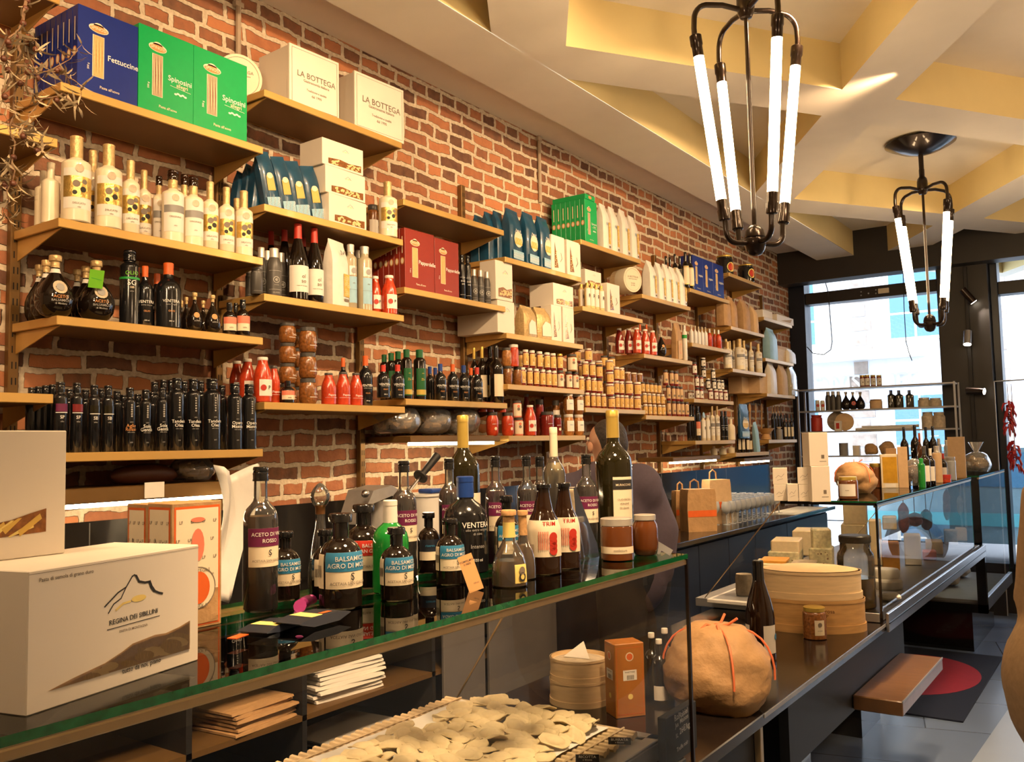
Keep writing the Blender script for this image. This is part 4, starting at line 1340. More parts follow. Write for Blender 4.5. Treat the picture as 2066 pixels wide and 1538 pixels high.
# ---- first bay, third shelf
zc = 1.991
FL = ((.30, .31, .01, 'bottle_dark', [('@', .021, .46, 'rind', .1), ('@', .012, .46, 'dim_ink', .1), ('ACETO', .013, .30, 'orange_ink', .1), ('BALSAMICO', .010, .24, 'dim_ink', .1), ('di Modena', .008, .19, 'dim_ink', .1)], 0),)
for px_, yt, w_, X_, lb in ((112, 515, 76, .25, 'round dark vinegar flask at the left end, front one with drip mark'), (94, 526, 58, .145, 'round dark vinegar flask behind the leftmost front flask, nearer one'), (80, 535, 54, .062, 'round dark vinegar flask behind the leftmost front flask, farthest back'), (195, 526, 70, .25, 'round dark vinegar flask wearing a bright green tag'), (174, 537, 54, .147, 'dark flask just behind the green tagged one'), (156, 545, 50, .062, 'dark flask between the two front flasks against the wall')):
    SB(px_, yt, w_, X_, zc, lb, 'flask', 'bottle_dark', ('gold_foil', .80, 'tee'), FL if X_ > .2 else (), band=('paper', .71, .78), group='round dark vinegar flasks', seg=32, sy=1.0)
p = at(194, 563, X=.305)
tg = MB('lime'); tg.M = Matrix.Rotation(.25, 4, 'Y'); tg.box(0, .0015, -.022, .022, -.028, .028, 'lime'); tg.stroke([(-.015, .002), (.016, -.002)], .0015, .002, 'green')
o_ = solo('price_tag', tg, 'bright green square tag hanging on the neck of a dark flask', 'tag', (p.x, p.y, p.z), -.1)
SG = ((.30, .88, .9, None, [('OLIO', .018, .68, 'lime', 0), ('SG', .024, .55, 'white_ink'), ('500', .010, .49, 'cream_label'), ('olio', .008, .44, 'dim_ink')], 0),)
SB(262, 505, 38, .25, zc, 'tall black oil bottle with green writing and white letters SG', 'tall', 'bottle_black', ('bottle_black', .86, 'screw'), SG, band=('green', .60, .63), seg=28)
VEN = ((.1, .5, .9, None, [('VENTERA', .0135, .40, 'white_ink'), ('extra vergine', .007, .35, 'dim_ink'), ('OLIO', .009, .25, 'orange_ink'), ('500 ml', .006, .10, 'white_ink')], 0),)
for px_, yt, w_, X_, lb in ((340, 532, 50, .255, 'black oil bottle with orange cap and white lettering, largest in front'), (293, 537, 32, .24, 'slimmer black oil bottle with orange cap right of the green lettered one'), (317, 553, 32, .14, 'orange capped black bottle hidden between two others')):
    SB(px_, yt, w_, X_, zc, lb, 'squat', 'bottle_black', ('orange', .82, 'foil'), VEN, group='orange capped black oil bottles', seg=28)
SF = ((.2, .21, .01, 'bottle_dark', [('@', .010, .42, 'orange_ink'), ('aceto', .008, .28, 'dim_ink')], 0),)
for px_, yt, w_, X_, lb in ((393, 590, 32, .24, 'small dark flask with gold cap, left of the front pair'), (429, 597, 33, .26, 'small dark flask with gold cap, right of the front pair'), (376, 600, 26, .14, 'small dark flask behind the left one of the pair'), (366, 607, 24, .08, 'small dark flask closest to the wall behind the pair'), (410, 607, 26, .10, 'small dark flask between and behind the front pair')):
    SB(px_, yt, w_, X_, zc, lb, 'flask', 'bottle_dark', ('gold_foil', .82, 'tee'), SF if X_ > .2 else (), group='small dark vinegar flasks', seg=20)
OC = ((.15, .55, 1.2, 'cream_label', [('#', .20, .35, 'salmon'), ('salsa', .008, .24, 'ink_soft')], 0),)
for px_, yt, w_, X_, lb in ((463, 611, 27, .25, 'small dark bottle with salmon and cream label, left of two at the shelf end'), (490, 606, 26, .26, 'small dark bottle with salmon and cream label, last on its shelf'), (476, 612, 22, .14, 'small dark bottle behind the two salmon labelled ones')):
    SB(px_, yt, w_, X_, zc, lb, 'apoth', 'bottle_dark', ('bottle_black', .78, 'screw'), OC, group='small salmon labelled bottles')
# ---- first bay, lowest shelf: black bottles
zc = 1.585
def BL(a, b=None, c='white_ink'):
    t_ = [('uno', .007, .46, 'dim_ink'), (a, .0155, .40, c)]
    if b:
        t_.append((b, .0155, .345, c))
    t_ += [('olio extra', .006, .30, 'dim_ink'), ('500', .006, .14, 'dim_ink')]
    for q in range(6):
        t_.append(('@', .003, .55 + .035 * q, 'dim_ink'))
    return ((.05, .75, .9, None, t_, .1),)
def SPL(a, c):
    return ((.05, .75, .9, None, [(a, .014, .50, 'white_ink'), ('#', .012, .56, 'white_ink'), ('olio', .007, .44, 'dim_ink'), ('#', .11, .58, c)], .1),)
front = [(155, 774, 25, SPL('SP', 'dark_red'), 'black oil bottle marked SP with dark red band, right of the carton'), (122, 772, 26, SPL('SP', 'purple'), 'black oil bottle marked SP with purple band, half behind the carton'), (190, 776, 24, SPL('SB', 'bottle_olive'), 'black oil bottle marked SB with olive band, left of two'), (218, 779, 23, SPL('SB', 'bottle_olive'), 'black oil bottle marked SB with olive band, right of two'),
         (262, 783, 22, BL('Aglio', 'Rosso', 'orange_ink'), 'black oil bottle with two orange words, the only orange lettered one'), (294, 786, 22, BL('Sole', 'Gentile'), 'slim black oil bottle with white lettering just right of the orange lettered one'), (327, 783, 23, BL('Sole', 'Gentile'), 'slim black oil bottle with white lettering, second right of the orange lettered one'),
         (357, 764, 29, BL('Tandem', 'Olea'), 'tall black oil bottle with white lettering, leftmost of the three tallest'), (390, 765, 28, BL('Tandem', 'Olea'), 'tall black oil bottle with white lettering, middle of the three tallest'), (428, 765, 34, BL('Tandem', 'Olea'), 'tall black oil bottle with white lettering, rightmost and widest of the three tallest'),
         (474, 774, 30, BL('Opera', 'Mastra'), 'black oil bottle with white lettering, second from the right shelf end'), (503, 776, 28, BL('Opera', 'Mastra'), 'black oil bottle with white lettering standing at the right shelf end')]
for px_, yt, w_, L_, lb in front:
    SB(px_, yt, w_, .255, zc, lb, 'tall', 'bottle_black', ('bottle_black', .86, 'screw'), L_, group='black oil bottles on the lowest left shelf', seg=24, name='bottle')
for i, (px_, yt) in enumerate(((64, 782), (78, 780), (92, 778), (106, 776), (140, 786), (172, 786), (205, 786), (236, 790), (250, 796), (278, 796), (308, 792), (312, 770), (330, 767), (345, 768), (372, 769), (405, 769), (448, 778), (488, 780))):
    SB(px_, yt, 22, .15 if i > 3 else .2, zc, 'plain black oil bottle standing behind the lettered front row', 'tall', 'bottle_black', ('bottle_black', .86, 'screw'), (), group='black oil bottles behind the front row on the lowest left shelf', seg=16)
# ---- second bay, second shelf: blue bags and three white cartons
def bag_face_blue(fb, w, h, d):
    x = d * .53 + .002
    fb.disc(0, h * .42, w * .34, h * .15, x, 'cream_label')
    fb.poly([(-w * .30, h * .32), (w * .30, h * .32), (w * .25, h * .44), (-w * .25, h * .44)], x + .0008, 'pasta_yellow')
    for i in range(10):
        fb.disc(-w * .25 + w * .055 * i, h * (.36 + .03 * (i % 3)), w * .05, h * .015, x + .0012, 'pasta', 6)
    fb.rect(-w * .42, w * .42, h * .04, h * .20, x, 'bag_sky')
    for i in range(14):
        fb.ring(-w * .38 + w * .058 * i, h * (.08 + .05 * (i % 2)), w * .05, h * .03, w * .014, x + .0008, 'white_ink', 8)
    fb.text('Pasta di', 0, h * .585, w * .13, x, 'white_ink')
    fb.text('Gragnano', 0, h * .54, w * .14, x, 'white_ink')
zc = 2.490
def bag_face_strand(fb, w, h, d):
    x = d * .53 + .002
    fb.rect(-w * .42, w * .42, h * .0, h * .22, x, 'bag_sky')
    for i in range(22):
        fb.ring(-w * .38 + w * .07 * (i % 12), h * (.04 + .05 * (i % 4)), w * .06, h * .022, w * .018, x + .0008, 'white_ink', 8)
    fb.poly([(-w * .26, h * .33), (w * .26, h * .33), (w * .24, h * .58), (-w * .24, h * .58)], x, 'pasta_yellow')
    for i in range(6):
        fb.stroke([(-w * .2 + w * .08 * i, h * .34), (-w * .2 + w * .08 * i, h * .57)], w * .02, x + .0006, 'pasta')
    fb.disc(0, h * .58, w * .2, h * .05, x + .0008, 'cream_label')
for i, (px_, yt, w_, X_, lb) in enumerate(((478, 345, 28, .12, 'dark side of a blue pasta bag, farthest left in the leaning row'), (495, 330, 30, .15, 'dark side of a blue pasta bag, second in the leaning row'), (513, 318, 32, .19, 'dark side of a blue pasta bag, third in the leaning row'))):
    pouch(px_, yt, w_, X_, zc, .05, lb, 'bag_blue', None, 'leaning blue pasta bags', rz=.1, rot=(-.15, 0, .1))
for i, (px_, yt, w_, X_, lb) in enumerate(((547, 310, 38, .285, 'leaning blue pasta bag, leftmost with its face to the room'), (578, 312, 38, .288, 'leaning blue pasta bag, second with its face to the room'), (605, 322, 40, .290, 'leaning blue pasta bag, third with its face to the room'), (636, 328, 40, .292, 'leaning blue pasta bag touching the white cartons'))):
    p_, h_, r_ = shelf_pos(px_, yt, .24, zc, w_)
    pouch(px_, yt, w_, .235, zc, .045, lb, 'bag_blue', bag_face_strand, 'leaning blue pasta bags', rot=(.22, 0, .0), hfix=.225)
def white_carton(c0, c1, yb, yt, X, z, dd, hh, label, win='pasta_yellow', rz=0.0, slant=False, big=False, group='white pasta cartons on the wall'):
    a, b = at(c0, yt, X=X), at(c1, yt, X=X)
    wv = b.y - a.y
    t = thing('pasta_carton', label, 'carton', (X, (a.y + b.y) / 2, z), rz, group)
    mb = MB('white_card'); mb.box(-dd, 0, -wv / 2, wv / 2, 0, hh, 'white_card', .0015)
    s = min(wv, hh) * .28
    mountain(mb, wv * .05, hh * .72, s, .0006)
    part('carton_body', mb, t)
    if win:
        wm = MB('pasta_yellow')
        window_pile(wm, -wv * .36, wv * .44, hh * .08, hh * .34, .0012, 'pasta', slant, seed=c0, bits=24, size=.010)
        part('window', wm, t, 'window showing pasta')
    return t
hs = [(.0, .118), (.119, .112), (.232, .108)]
for (dz, hh), c0, c1, lb in zip(hs, (662, 656, 651), (741, 737, 732), ('white pasta carton at the bottom of the stack of three', 'white pasta carton in the middle of the stack of three', 'white pasta carton on top of the stack of three under the gift boxes')):
    white_carton(c0, c1, 0, 400 if dz == 0 else 320, .285, zc + dz, .135, hh, lb, rz=.05 - dz * .3)
SB(752, 415, 22, .15, zc, 'small dark jar behind the white carton stack', 'jar', 'brown_food', ('grey_dark', .86, 'lid'), ((.2, .6, 1.0, 'paper', [], 0),))
SB(782, 367, 37, .27, zc, 'lone cream bottle with gold neck right of the white carton stack', 'cream', 'ceramic_cream', ('gold_foil', .742, 'foil'), GOLDEN, seg=28)
# ---- second bay, third shelf
zc = 2.155
for i, (px_, yt, w_) in enumerate(((505, 548, 20), (518, 540, 24))):
    SB(px_, yt, w_, .26 - .08 * (1 - i), zc, 'dark patterned tin at the left shelf end, %s' % ('nearer the wall' if i == 0 else 'in front'), 'hexjar', 'grey_dark', ('grey_mid', .92, 'lid'), ((.1, .8, .8, None, [('#', .012, .8, 'dim_ink'), ('#', .01, .1, 'dim_ink')], 0),), cat='tin', name='tin')
WH = ((.06, .55, 1.0, None, [('@', .013, .34, 'dim_ink'), ('@', .0095, .34, 'ink'), ('@', .006, .34, 'dim_ink'), ('#', .008, .14, 'dim_ink'), ('#', .008, .52, 'dim_ink'), ('crema', .007, .24, 'dim_ink'), ('GLASSA', .008, .08, 'dim_ink')], 0),)
for px_, yt, w_, X_, lb in ((553, 501, 29, .25, 'dark squeeze bottle with round emblem and grey cap left of the wines'), (540, 506, 22, .17, 'grey capped squeeze bottle behind, left of the emblem one'), (567, 510, 22, .18, 'grey capped squeeze bottle behind, right of the emblem one'), (527, 500, 24, .17, 'grey capped squeeze bottle behind the dark tins')):
    SB(px_, yt, w_, X_, zc, lb, 'spray', 'grey_dark', ('silver_cap', .80, 'foil'), WH, group='grey capped squeeze bottles left of the wines')
WL = ((.10, .44, 1.25, 'paper', [('ol', .022, .30, 'ink_soft', .25), ('so', .022, .24, 'ink_soft', .25), ('rosso di montagna', .006, .18, 'ink_soft', .1)], 0),)
for px_, yt, w_, X_, lb in ((601, 451, 42, .255, 'red capped wine bottle with white label, left of the front pair'), (634, 460, 36, .25, 'red capped wine bottle with white label, right of the front pair'), (574, 456, 32, .13, 'red capped wine bottle standing behind the front pair on the left'), (547, 465, 30, .07, 'red capped wine bottle farthest left near the wall'), (611, 467, 30, .08, 'red capped wine bottle behind, between the front pair')):
    SB(px_, yt, w_, X_, zc, lb, 'burgundy', 'bottle_dark', ('red', .80, 'foil'), WL if X_ > .2 else (), group='red capped wine bottles', seg=28)
def bag_face_m(fb, w, h, d):
    x = d * .53 + .002
    fb.rect(w * .0, w * .34, h * .16, h * .50, x, 'pasta_yellow')
    rnd = random.Random(3)
    for i in range(18):
        u, v = w * rnd.uniform(.04, .30), h * rnd.uniform(.19, .47)
        fb.ring(u, v, w * .07, w * .05, w * .025, x + .0006 + i * .00003, 'pasta', 8)
    fb.rect(w * .02, w * .30, h * .09, h * .13, x, 'ink_soft')
def top_m(fb, w, h, d):
    bag_face_m(fb, w, h, d)
    fb.M = Matrix.Translation((d * .40 + .004, 0, h * .80)) @ Matrix.Rotation(-.42, 4, 'Y')
    fb.stroke([(-w * .14, -h * .04), (-w * .11, h * .04), (0, -h * .02), (w * .11, h * .04), (w * .14, -h * .04)], w * .025, .004, 'ink')
pouch(677, 486, 56, .24, zc, .07, 'cream pasta bag with black M and clear side window between wines and pale bottles', 'bag_white', top_m, rz=.25)
PB = ((.10, .50, .75, 'bag_sky', [('olio', .008, .40, 'ink_soft'), ('#', .003, .3, 'ink_soft')], .2), (.52, .66, .7, 'silver_cap', [('@', .012, .59, 'dim_ink')], .2),)
for px_, yt, w_, X_, lb in ((707, 493, 26, .24, 'pale greenish liqueur bottle with round seal, left of two'), (735, 499, 30, .255, 'pale greenish liqueur bottle with round seal, right of two'), (721, 505, 24, .13, 'pale bottle standing behind the pair with round seals')):
    SB(px_, yt, w_, X_, zc, lb, 'tall', 'pale_glass', ('silver_cap', .88, 'foil'), PB, group='pale liqueur bottles', seg=24)
PS = ((.14, .50, .8, 'paper', [('@', .011, .32, 'red', -.35), ('P', .020, .32, 'ink', .3)], .15),)
for px_, yt, w_, X_, lb in ((757, 558, 24, .22, 'tomato sauce bottle with white lid set back at the shelf end'), (785, 557, 31, .262, 'tomato sauce bottle with white lid in front at the shelf end')):
    SB(px_, yt, w_, X_, zc, lb, 'sauce', 'tomato', ('paper', .93, 'lid'), PS, seg=24)
# ---- second bay, fourth shelf
zc = 1.756
for px_, yt, w_, X_, lb in ((530, 721, 36, .255, 'large tomato sauce bottle with white lid, front left'), (499, 724, 32, .17, 'tomato sauce bottle with white lid behind the front left one'), (478, 729, 30, .11, 'tomato sauce bottle with white lid nearest the rail')):
    SB(px_, yt, w_, X_, zc, lb, 'sauce', 'tomato', ('paper', .93, 'lid'), PS, group='white lidded tomato bottles on the left', seg=24)
PE = ((.12, .45, 1.0, None, [('Pepona', .012, .30, 'white_ink'), ('#', .006, .22, 'white_ink')], .2),)
for px_, yt, w_, X_, lb in ((553, 740, 24, .24, 'slim red sauce bottle between the large one and the jar towers'), (663, 752, 31, .25, 'pear shaped red sauce bottle, left of three'), (692, 752, 30, .25, 'pear shaped red sauce bottle, middle of three'), (718, 754, 27, .25, 'pear shaped red sauce bottle, right of three')):
    SB(px_, yt, w_, X_, zc, lb, 'sauce', 'tomato', ('grey_dark', .93, 'lid'), PE, group='red sauce bottles with white writing', seg=24)
DC = ((.12, .62, 1.0, None, [('DelCasale', .010, .40, 'white_ink'), ('#', .02, .26, 'white_ink')], .2),)
jh = .0
for col_, (px_, X_, w_, n_, hh_) in enumerate(((580, .21, 34, 4, .078), (621, .245, 36, 3, .100))):
    for k_ in range(n_):
        p_, h_, r_ = shelf_pos(px_, 700, X_, zc, w_)
        if col_ == 0 and k_ == 0:
            pass
        spawn('jar', ('dc', col_), bottle_parts(hh_, r_, 'round_jar', 'brown_food', ('grey_dark', .84, 'lid'), DC, seg=24), 'jar of brown antipasti in the %s tower, %s from the bottom' % ('taller left' if col_ == 0 else 'right', NTH[k_]), 'jar', (X_, p_.y, zc + k_ * (hh_ + .001)), .3, 'towers of brown antipasti jars')
for px_, X_, n_ in ((598, .09, 4), (545, .10, 2)):
    for k_ in range(n_):
        p_, h_, r_ = shelf_pos(px_, 700, X_, zc, 32)
        spawn('jar', ('dcb', 1), bottle_parts(.078, .033, 'round_jar', 'brown_food', ('grey_dark', .84, 'lid'), (), seg=16), 'brown jar standing against the wall behind the antipasti towers', 'jar', (X_, p_.y, zc + k_ * .079), .3, 'brown jars against the wall')
SB(580, 768, 27, .275, zc, 'small dark bottle with orange and cream label in front of the jar tower', 'apoth', 'bottle_dark', ('bottle_black', .78, 'screw'), OC)
SB(692, 722, 20, .12, zc, 'dark bottle with orange cap rising behind the red sauce bottles', 'squat', 'bottle_black', ('orange', .82, 'foil'), ())
SB(737, 718, 28, .25, zc, 'tall black bottle with orange cap right of the red sauces', 'squat', 'bottle_black', ('orange', .80, 'foil'), VEN, seg=24)
# ---- third bay, red cartons
zc = 2.282
for i in range(7):
    a, b = at(817, 500, X=.292), at(876, 500, X=.292)
    wv, hh = b.y - a.y, .268
    mb = MB('box_red'); mb.box(-.031, 0, -wv / 2, wv / 2, 0, hh, 'box_red', .0015)
    if i == 0:
        fettuccine_marks(mb, wv, hh, 0, 'Pappardelle')
    side_marks()(mb, wv, hh, .031)
    t = thing('pasta_carton', 'dark red pasta carton lettered Pappardelle, left of the two facing out' if i == 0 else 'dark red pasta carton in the row behind the left front one, %s back' % NTH[i - 1], 'carton', (.292 - .0325 * i, (a.y + b.y) / 2, zc), 0, 'dark red pasta cartons')
    part('carton_body', mb, t)
a, b = at(877, 500, X=.288), at(925, 500, X=.288)
wv = b.y - a.y
mb = MB('box_red'); mb.box(-.031, 0, -wv / 2, wv / 2, 0, .262, 'box_red', .0015); fettuccine_marks(mb, wv, .262, 0, 'Pappardelle')
t = thing('pasta_carton', 'dark red pasta carton lettered Pappardelle, right of the two facing out', 'carton', (.288, (a.y + b.y) / 2, zc), 0, 'dark red pasta cartons')
part('carton_body', mb, t)
TB = ((.1, .6, .9, None, [('#', .01, .5, 'dim_ink'), ('OLIO', .010, .42, 'white_ink'), ('uno', .010, .36, 'white_ink'), ('#', .01, .12, 'dim_ink')], 0),)
for px_, yt, w_, lb in ((931, 515, 13, 'slim black oil bottle next to the red carton'), (943, 516, 14, 'slim black oil bottle, second right of the red cartons'), (995, 547, 12, 'slim black bottle at the right end beside the white carton')):
    SB(px_, yt, w_, .25, zc, lb, 'tall', 'bottle_black', ('bottle_black', .86, 'screw'), TB, group='slim black bottles right of the red cartons')
for i, (px_, yt) in enumerate(((956, 544), (969, 546), (982, 549))):
    SB(px_, yt, 15, .25, zc, 'dark squeeze bottle with silver cap, %s of three right of the red cartons' % ('left', 'middle', 'right')[i], 'spray', 'grey_dark', ('silver_cap', .80, 'foil'), WH, group='silver capped squeeze bottles')
# ---- third bay, fourth shelf
zc = 1.792
for i, (px_, yt, w_, lb) in enumerate(((773, 737, 26, 'black oil bottle with dark red cap, left of two beside the orange capped one'), (802, 737, 27, 'black oil bottle with dark red cap, right of two beside the orange capped one'))):
    SB(px_, yt, w_, .27 if i else .275, zc if px_ > 805 else 1.792, lb, 'squat', 'bottle_black', ('red', .80, 'foil'), VEN, seg=24)
GR = ((.08, .62, 1.1, 'shrink_green', [('#', .10, .10, 'gold_cap'), ('Zio', .014, .40, 'gold_cap'), ('olio', .008, .52, 'gold_cap')], .2),)
for px_, yt, w_, X_, lb in ((846, 706, 25, .25, 'tall green labelled oil bottle, right of the front pair'), (820, 706, 22, .24, 'tall green labelled oil bottle, left of the front pair'), (789, 712, 20, .14, 'green capped oil bottle set back behind the dark red capped ones'), (803, 709, 20, .16, 'green capped oil bottle second in the back row'), (775, 716, 18, .10, 'green capped oil bottle farthest left in the back row')):
    SB(px_, yt, w_, X_, zc, lb, 'tall', 'bottle_dark', ('shrink_green', .84, 'foil'), GR, group='green labelled oil bottles', seg=24)
for px_, yt, w_, X_, cm, lb in ((888, 735, 25, .255, 'blue_cap', 'black oil bottle with blue cap, left one in the mixed cap row'), (913, 736, 24, .255, 'orange', 'black oil bottle with orange cap between the two blue capped ones'), (935, 737, 23, .255, 'blue_cap', 'black oil bottle with blue cap, right one in the mixed cap row'), (962, 741, 23, .255, 'red', 'black oil bottle with red cap at the end of the mixed row'), (950, 743, 20, .16, 'orange', 'orange capped black bottle set back beside the red capped one'), (867, 740, 20, .16, 'blue_cap', 'blue capped black bottle set back beside the green labelled ones'), (878, 742, 20, .11, 'blue_cap', 'blue capped black bottle against the wall')):
    SB(px_, yt, w_, X_, zc, lb, 'squat', 'bottle_black', (cm, .80, 'foil'), VEN if X_ > .2 else (), group='black oil bottles with coloured caps', seg=24)
WN = ((.12, .5, 1.0, 'cream_label', [], .3),)
for px_, yt, w_, X_, cm, lb in ((956, 702, 18, .12, 'gold_cap', 'dark wine bottle with gold cap near the wall, left one'), (972, 699, 20, .16, 'gold_cap', 'dark wine bottle with gold cap, right one'), (1000, 697, 28, .24, 'bottle_black', 'large black bottle with tan label at the end of the shelf'), (988, 694, 24, .14, 'bottle_black', 'tall black bottle behind the tan labelled one')):
    SB(px_, yt, w_, X_, zc, lb, 'bordeaux', 'bottle_dark', (cm, .80, 'foil'), WN if px_ != 988 else (), seg=24)

# ---- fourth bay, blue pasta bags, narrow white cartons
zc = 2.541
for px_, yt, w_, X_, fc, lb in ((1031, 424, 36, .275, 1, 'blue pasta bag with round window, left of three facing out'), (1063, 431, 33, .275, 1, 'blue pasta bag with round window, middle of three facing out'), (1092, 440, 32, .275, 1, 'blue pasta bag with round window, right of three facing out'),
                                (985, 430, 26, .19, 0, 'blue pasta bag seen from its side behind the three'), (1003, 428, 26, .22, 0, 'blue pasta bag seen from its side, just behind the left one'), (965, 436, 26, .13, 0, 'blue pasta bag seen from its side, nearest the rail')):
    pouch(px_, yt, w_, X_ - .035, zc, .075, lb, 'bag_blue', bag_face_blue if fc else None, 'blue pasta bags with round windows', rz=.1)
def slim_white(c0, c1, yt, X, z, hh, label, dd=.07):
    a, b = at(c0, yt, X=X), at(c1, yt, X=X)
    wv = b.y - a.y
    t = thing('pasta_carton', label, 'carton', (X, (a.y + b.y) / 2, z), 0, 'slim upright white cartons')
    mb = MB('white_card'); mb.box(-dd, 0, -wv / 2, wv / 2, 0, hh, 'white_card', .0015)
    part('carton_body', mb, t)
    wm = MB('pasta'); wm.poly([(-wv * .30, hh * .1), (wv * .0, hh * .12), (-wv * .14, hh * .45), (-wv * .26, hh * .82)], .0012, 'brown_food')
    for i in range(9):
        wm.disc(-wv * .22 + wv * .04 * (i % 3), hh * (.16 + .05 * i), wv * .05, hh * .015, .0016 + i * .0001, 'pasta', 6)
    wm.stroke([(wv * .15, hh * .3), (wv * .28, hh * .4), (wv * .2, hh * .55)], wv * .03, .0012, 'ink_soft')
    part('window', wm, t, 'slanted window showing pasta')
slim_white(1112, 1138, 468, .285, zc, .205, 'slim upright white carton right of the blue bags, left of two')
slim_white(1143, 1170, 474, .285, zc, .205, 'slim upright white carton right of the blue bags, right of two')
zc = 2.150
white_carton(1004, 1038, 0, 640, .285, zc, .26, .165, 'white carton lying deep across the shelf at its left end', None)
white_carton(1000, 1034, 0, 560, .285, zc + .167, .10, .20, 'white carton standing on the deep one, beside the black bottles', 'pasta')
def bag_clear(fb, w, h, d):
    x = d * .53 + .002
    fb.poly([(-w * .3, h * .1), (w * .3, h * .12), (w * .2, h * .5), (-w * .1, h * .56), (-w * .32, h * .4)], x, 'white_card')
pouch(1060, 618, 38, .235, zc, .08, 'crumpled gold and clear pasta bag, left of two', 'gold_foil', bag_clear, rz=.1)
pouch(1091, 622, 36, .235, zc, .08, 'crumpled gold and clear pasta bag, right of two', 'gold_foil', bag_clear, rz=-.1)
slim_white(1112, 1132, 612, .285, zc, .20, 'upright white carton with curved window under the upper one, left')
slim_white(1135, 1157, 612, .285, zc, .20, 'upright white carton with curved window under the upper one, right')
white_carton(1116, 1156, 0, 570, .28, zc + .202, .16, .125, 'white carton resting on the two upright ones', 'pasta', group='white pasta cartons on the wall')

# ---- jars: rows and towers. (px list) at a level; label text carries the row
YL = ((.14, .80, 1.25, 'yellow_label', [('#', .02, .77, 'cream_label'), ('#', .02, .15, 'cream_label'), ('L', .020, .46, 'ink_soft', .0), ('@', .004, .30, 'cream_label')], .15),)
BRL = ((.10, .80, 1.2, 'cream_label', [('@', .008, .5, 'ink_soft'), ('@', .008, .66, 'salmon')], .1),)
def jar_row(pxs, yt, w, X, z, hh, body, lid, lab, base_label, cat='jar', style='jar', group=None, rng=.0):
    for i, px_ in enumerate(pxs):
        p = at(px_, yt, X=X)
        r = q3(w / 2 * depth(p) / F_PX, .001)
        spawn('jar', ('jr', q3(hh, .002), r, body, lid, str(lab), style), bottle_parts(hh, r, style, body, (lid, .86, 'lid') if lid else None, lab, seg=16), base_label % NTH[i] if '%' in base_label else base_label, cat, (X, p.y, z), face_cam(p) * .6 + .1 * ((i * 7) % 3 - 1), group)
        if lab is YL and X > .25:
            spawn('jar', ('jr', q3(hh, .002), r, body, lid, str(lab), style), None, 'yellow labelled jar in the second rank behind the front jars', cat, (X - .075, p.y, z), face_cam(p) * .6, 'yellow labelled jars in the second rank')
G = 'yellow labelled jars on the wall'
zc = 1.890
# fourth bay, two rows on the shelf
jar_row([1054, 1068, 1081, 1094, 1106, 1117], 742, 12.5, .27, zc, .095, 'jam_red', 'paper', YL, 'yellow labelled jar in the fourth bay, lower row, %s from the left', group=G)
jar_row([1060, 1073, 1088, 1103, 1115], 708, 12.5, .27, zc + .096, .095, 'jam_red', 'paper', YL, 'yellow labelled jar in the fourth bay, upper row, %s from the left', group=G)
jar_row([1130, 1147, 1160], 745, 14, .27, zc, .10, 'jam_red', 'grey_dark', BRL, 'jar with pinkish label in the fourth bay, %s of three', group='jars with pinkish labels')
jar_row([1129], 713, 12, .27, zc + .101, .092, 'jam_red', 'gold_cap', YL, 'narrow yellow labelled jar with gold lid on the pinkish ones')
jar_row([1153], 712, 21, .265, zc + .101, .10, 'brown_food', 'grey_dark', BRL, 'wide brown jar with dark lid on the pinkish labelled jars')
jar_row([1024, 1044], 745, 19, .26, zc, .095, 'brown_food', 'grey_dark', (), 'amber glass jar at the left end of the fourth bay, %s', group='amber jars at the left end', style='round_jar')
jar_row([1022], 712, 20, .25, zc + .096, .095, 'olive_food', 'grey_dark', (), 'jar of pale vegetables on the amber jars at the left end', style='round_jar')
jar_row([1036], 705, 20, .26, zc + .096, .115, 'tomato', 'paper', (), 'tall jar of red sauce on the amber jars at the left end')
# fifth bay
zc = 1.789
jar_row([1184, 1196, 1206, 1217], 790, 11, .27, zc, .088, 'jam_red', 'paper', YL, 'yellow labelled jar, fifth bay, bottom row, %s from the left', group=G)
jar_row([1233], 800, 15, .275, zc, .075, 'jam_red', 'paper', YL, 'yellow labelled jar, fifth bay, shorter bottom one under the leaning tower')
jar_row([1245, 1254, 1263, 1272], 793, 10, .27, zc, .088, 'jam_red', 'paper', YL, 'yellow labelled jar, fifth bay, bottom row right part, %s', group=G)
jar_row([1285], 795, 15, .27, zc, .088, 'jam_red', 'paper', YL, 'wider yellow labelled jar closing the fifth bay bottom row')
jar_row([1172, 1186, 1197], 752, 12, .27, zc + .089, .09, 'jam_red', 'paper', YL, 'yellow labelled jar, fifth bay, second row, %s from the left', group=G)
jar_row([1208], 760, 14, .27, zc + .089, .09, 'jam_red', 'grey_dark', YL, 'yellow labelled jar with dark lid, fifth bay second row')
jar_row([1230], 772, 17, .275, zc + .076, .075, 'jam_red', 'paper', YL, 'yellow labelled jar, second level of the leaning tower')
jar_row([1230], 747, 16, .275, zc + .152, .072, 'jam_red', 'paper', YL, 'yellow labelled jar, third level of the leaning tower')
jar_row([1229], 720, 16, .275, zc + .225, .072, 'jam_red', 'paper', YL, 'yellow labelled jar, top of the leaning tower')
jar_row([1243, 1253], 760, 11, .27, zc + .089, .085, 'jam_red', 'paper', YL, 'yellow labelled jar, fifth bay, second row right part, %s', group=G)
jar_row([1268, 1285], 762, 16, .27, zc + .089, .09, 'jam_red', 'paper', YL, 'wide yellow labelled jar, fifth bay, second row, %s', group=G)
jar_row([1180, 1194], 718, 14, .27, zc + .18, .09, 'jam_red', 'paper', YL, 'yellow labelled jar, fifth bay, third row, %s from the left', group=G)
jar_row([1208], 725, 14, .26, zc + .18, .085, 'jam_red', 'grey_dark', YL, 'yellow labelled jar with dark lid, fifth bay third row')
jar_row([1243, 1253], 727, 12, .27, zc + .175, .085, 'jam_red', 'paper', YL, 'yellow labelled jar, fifth bay, third row right part, %s', group=G)
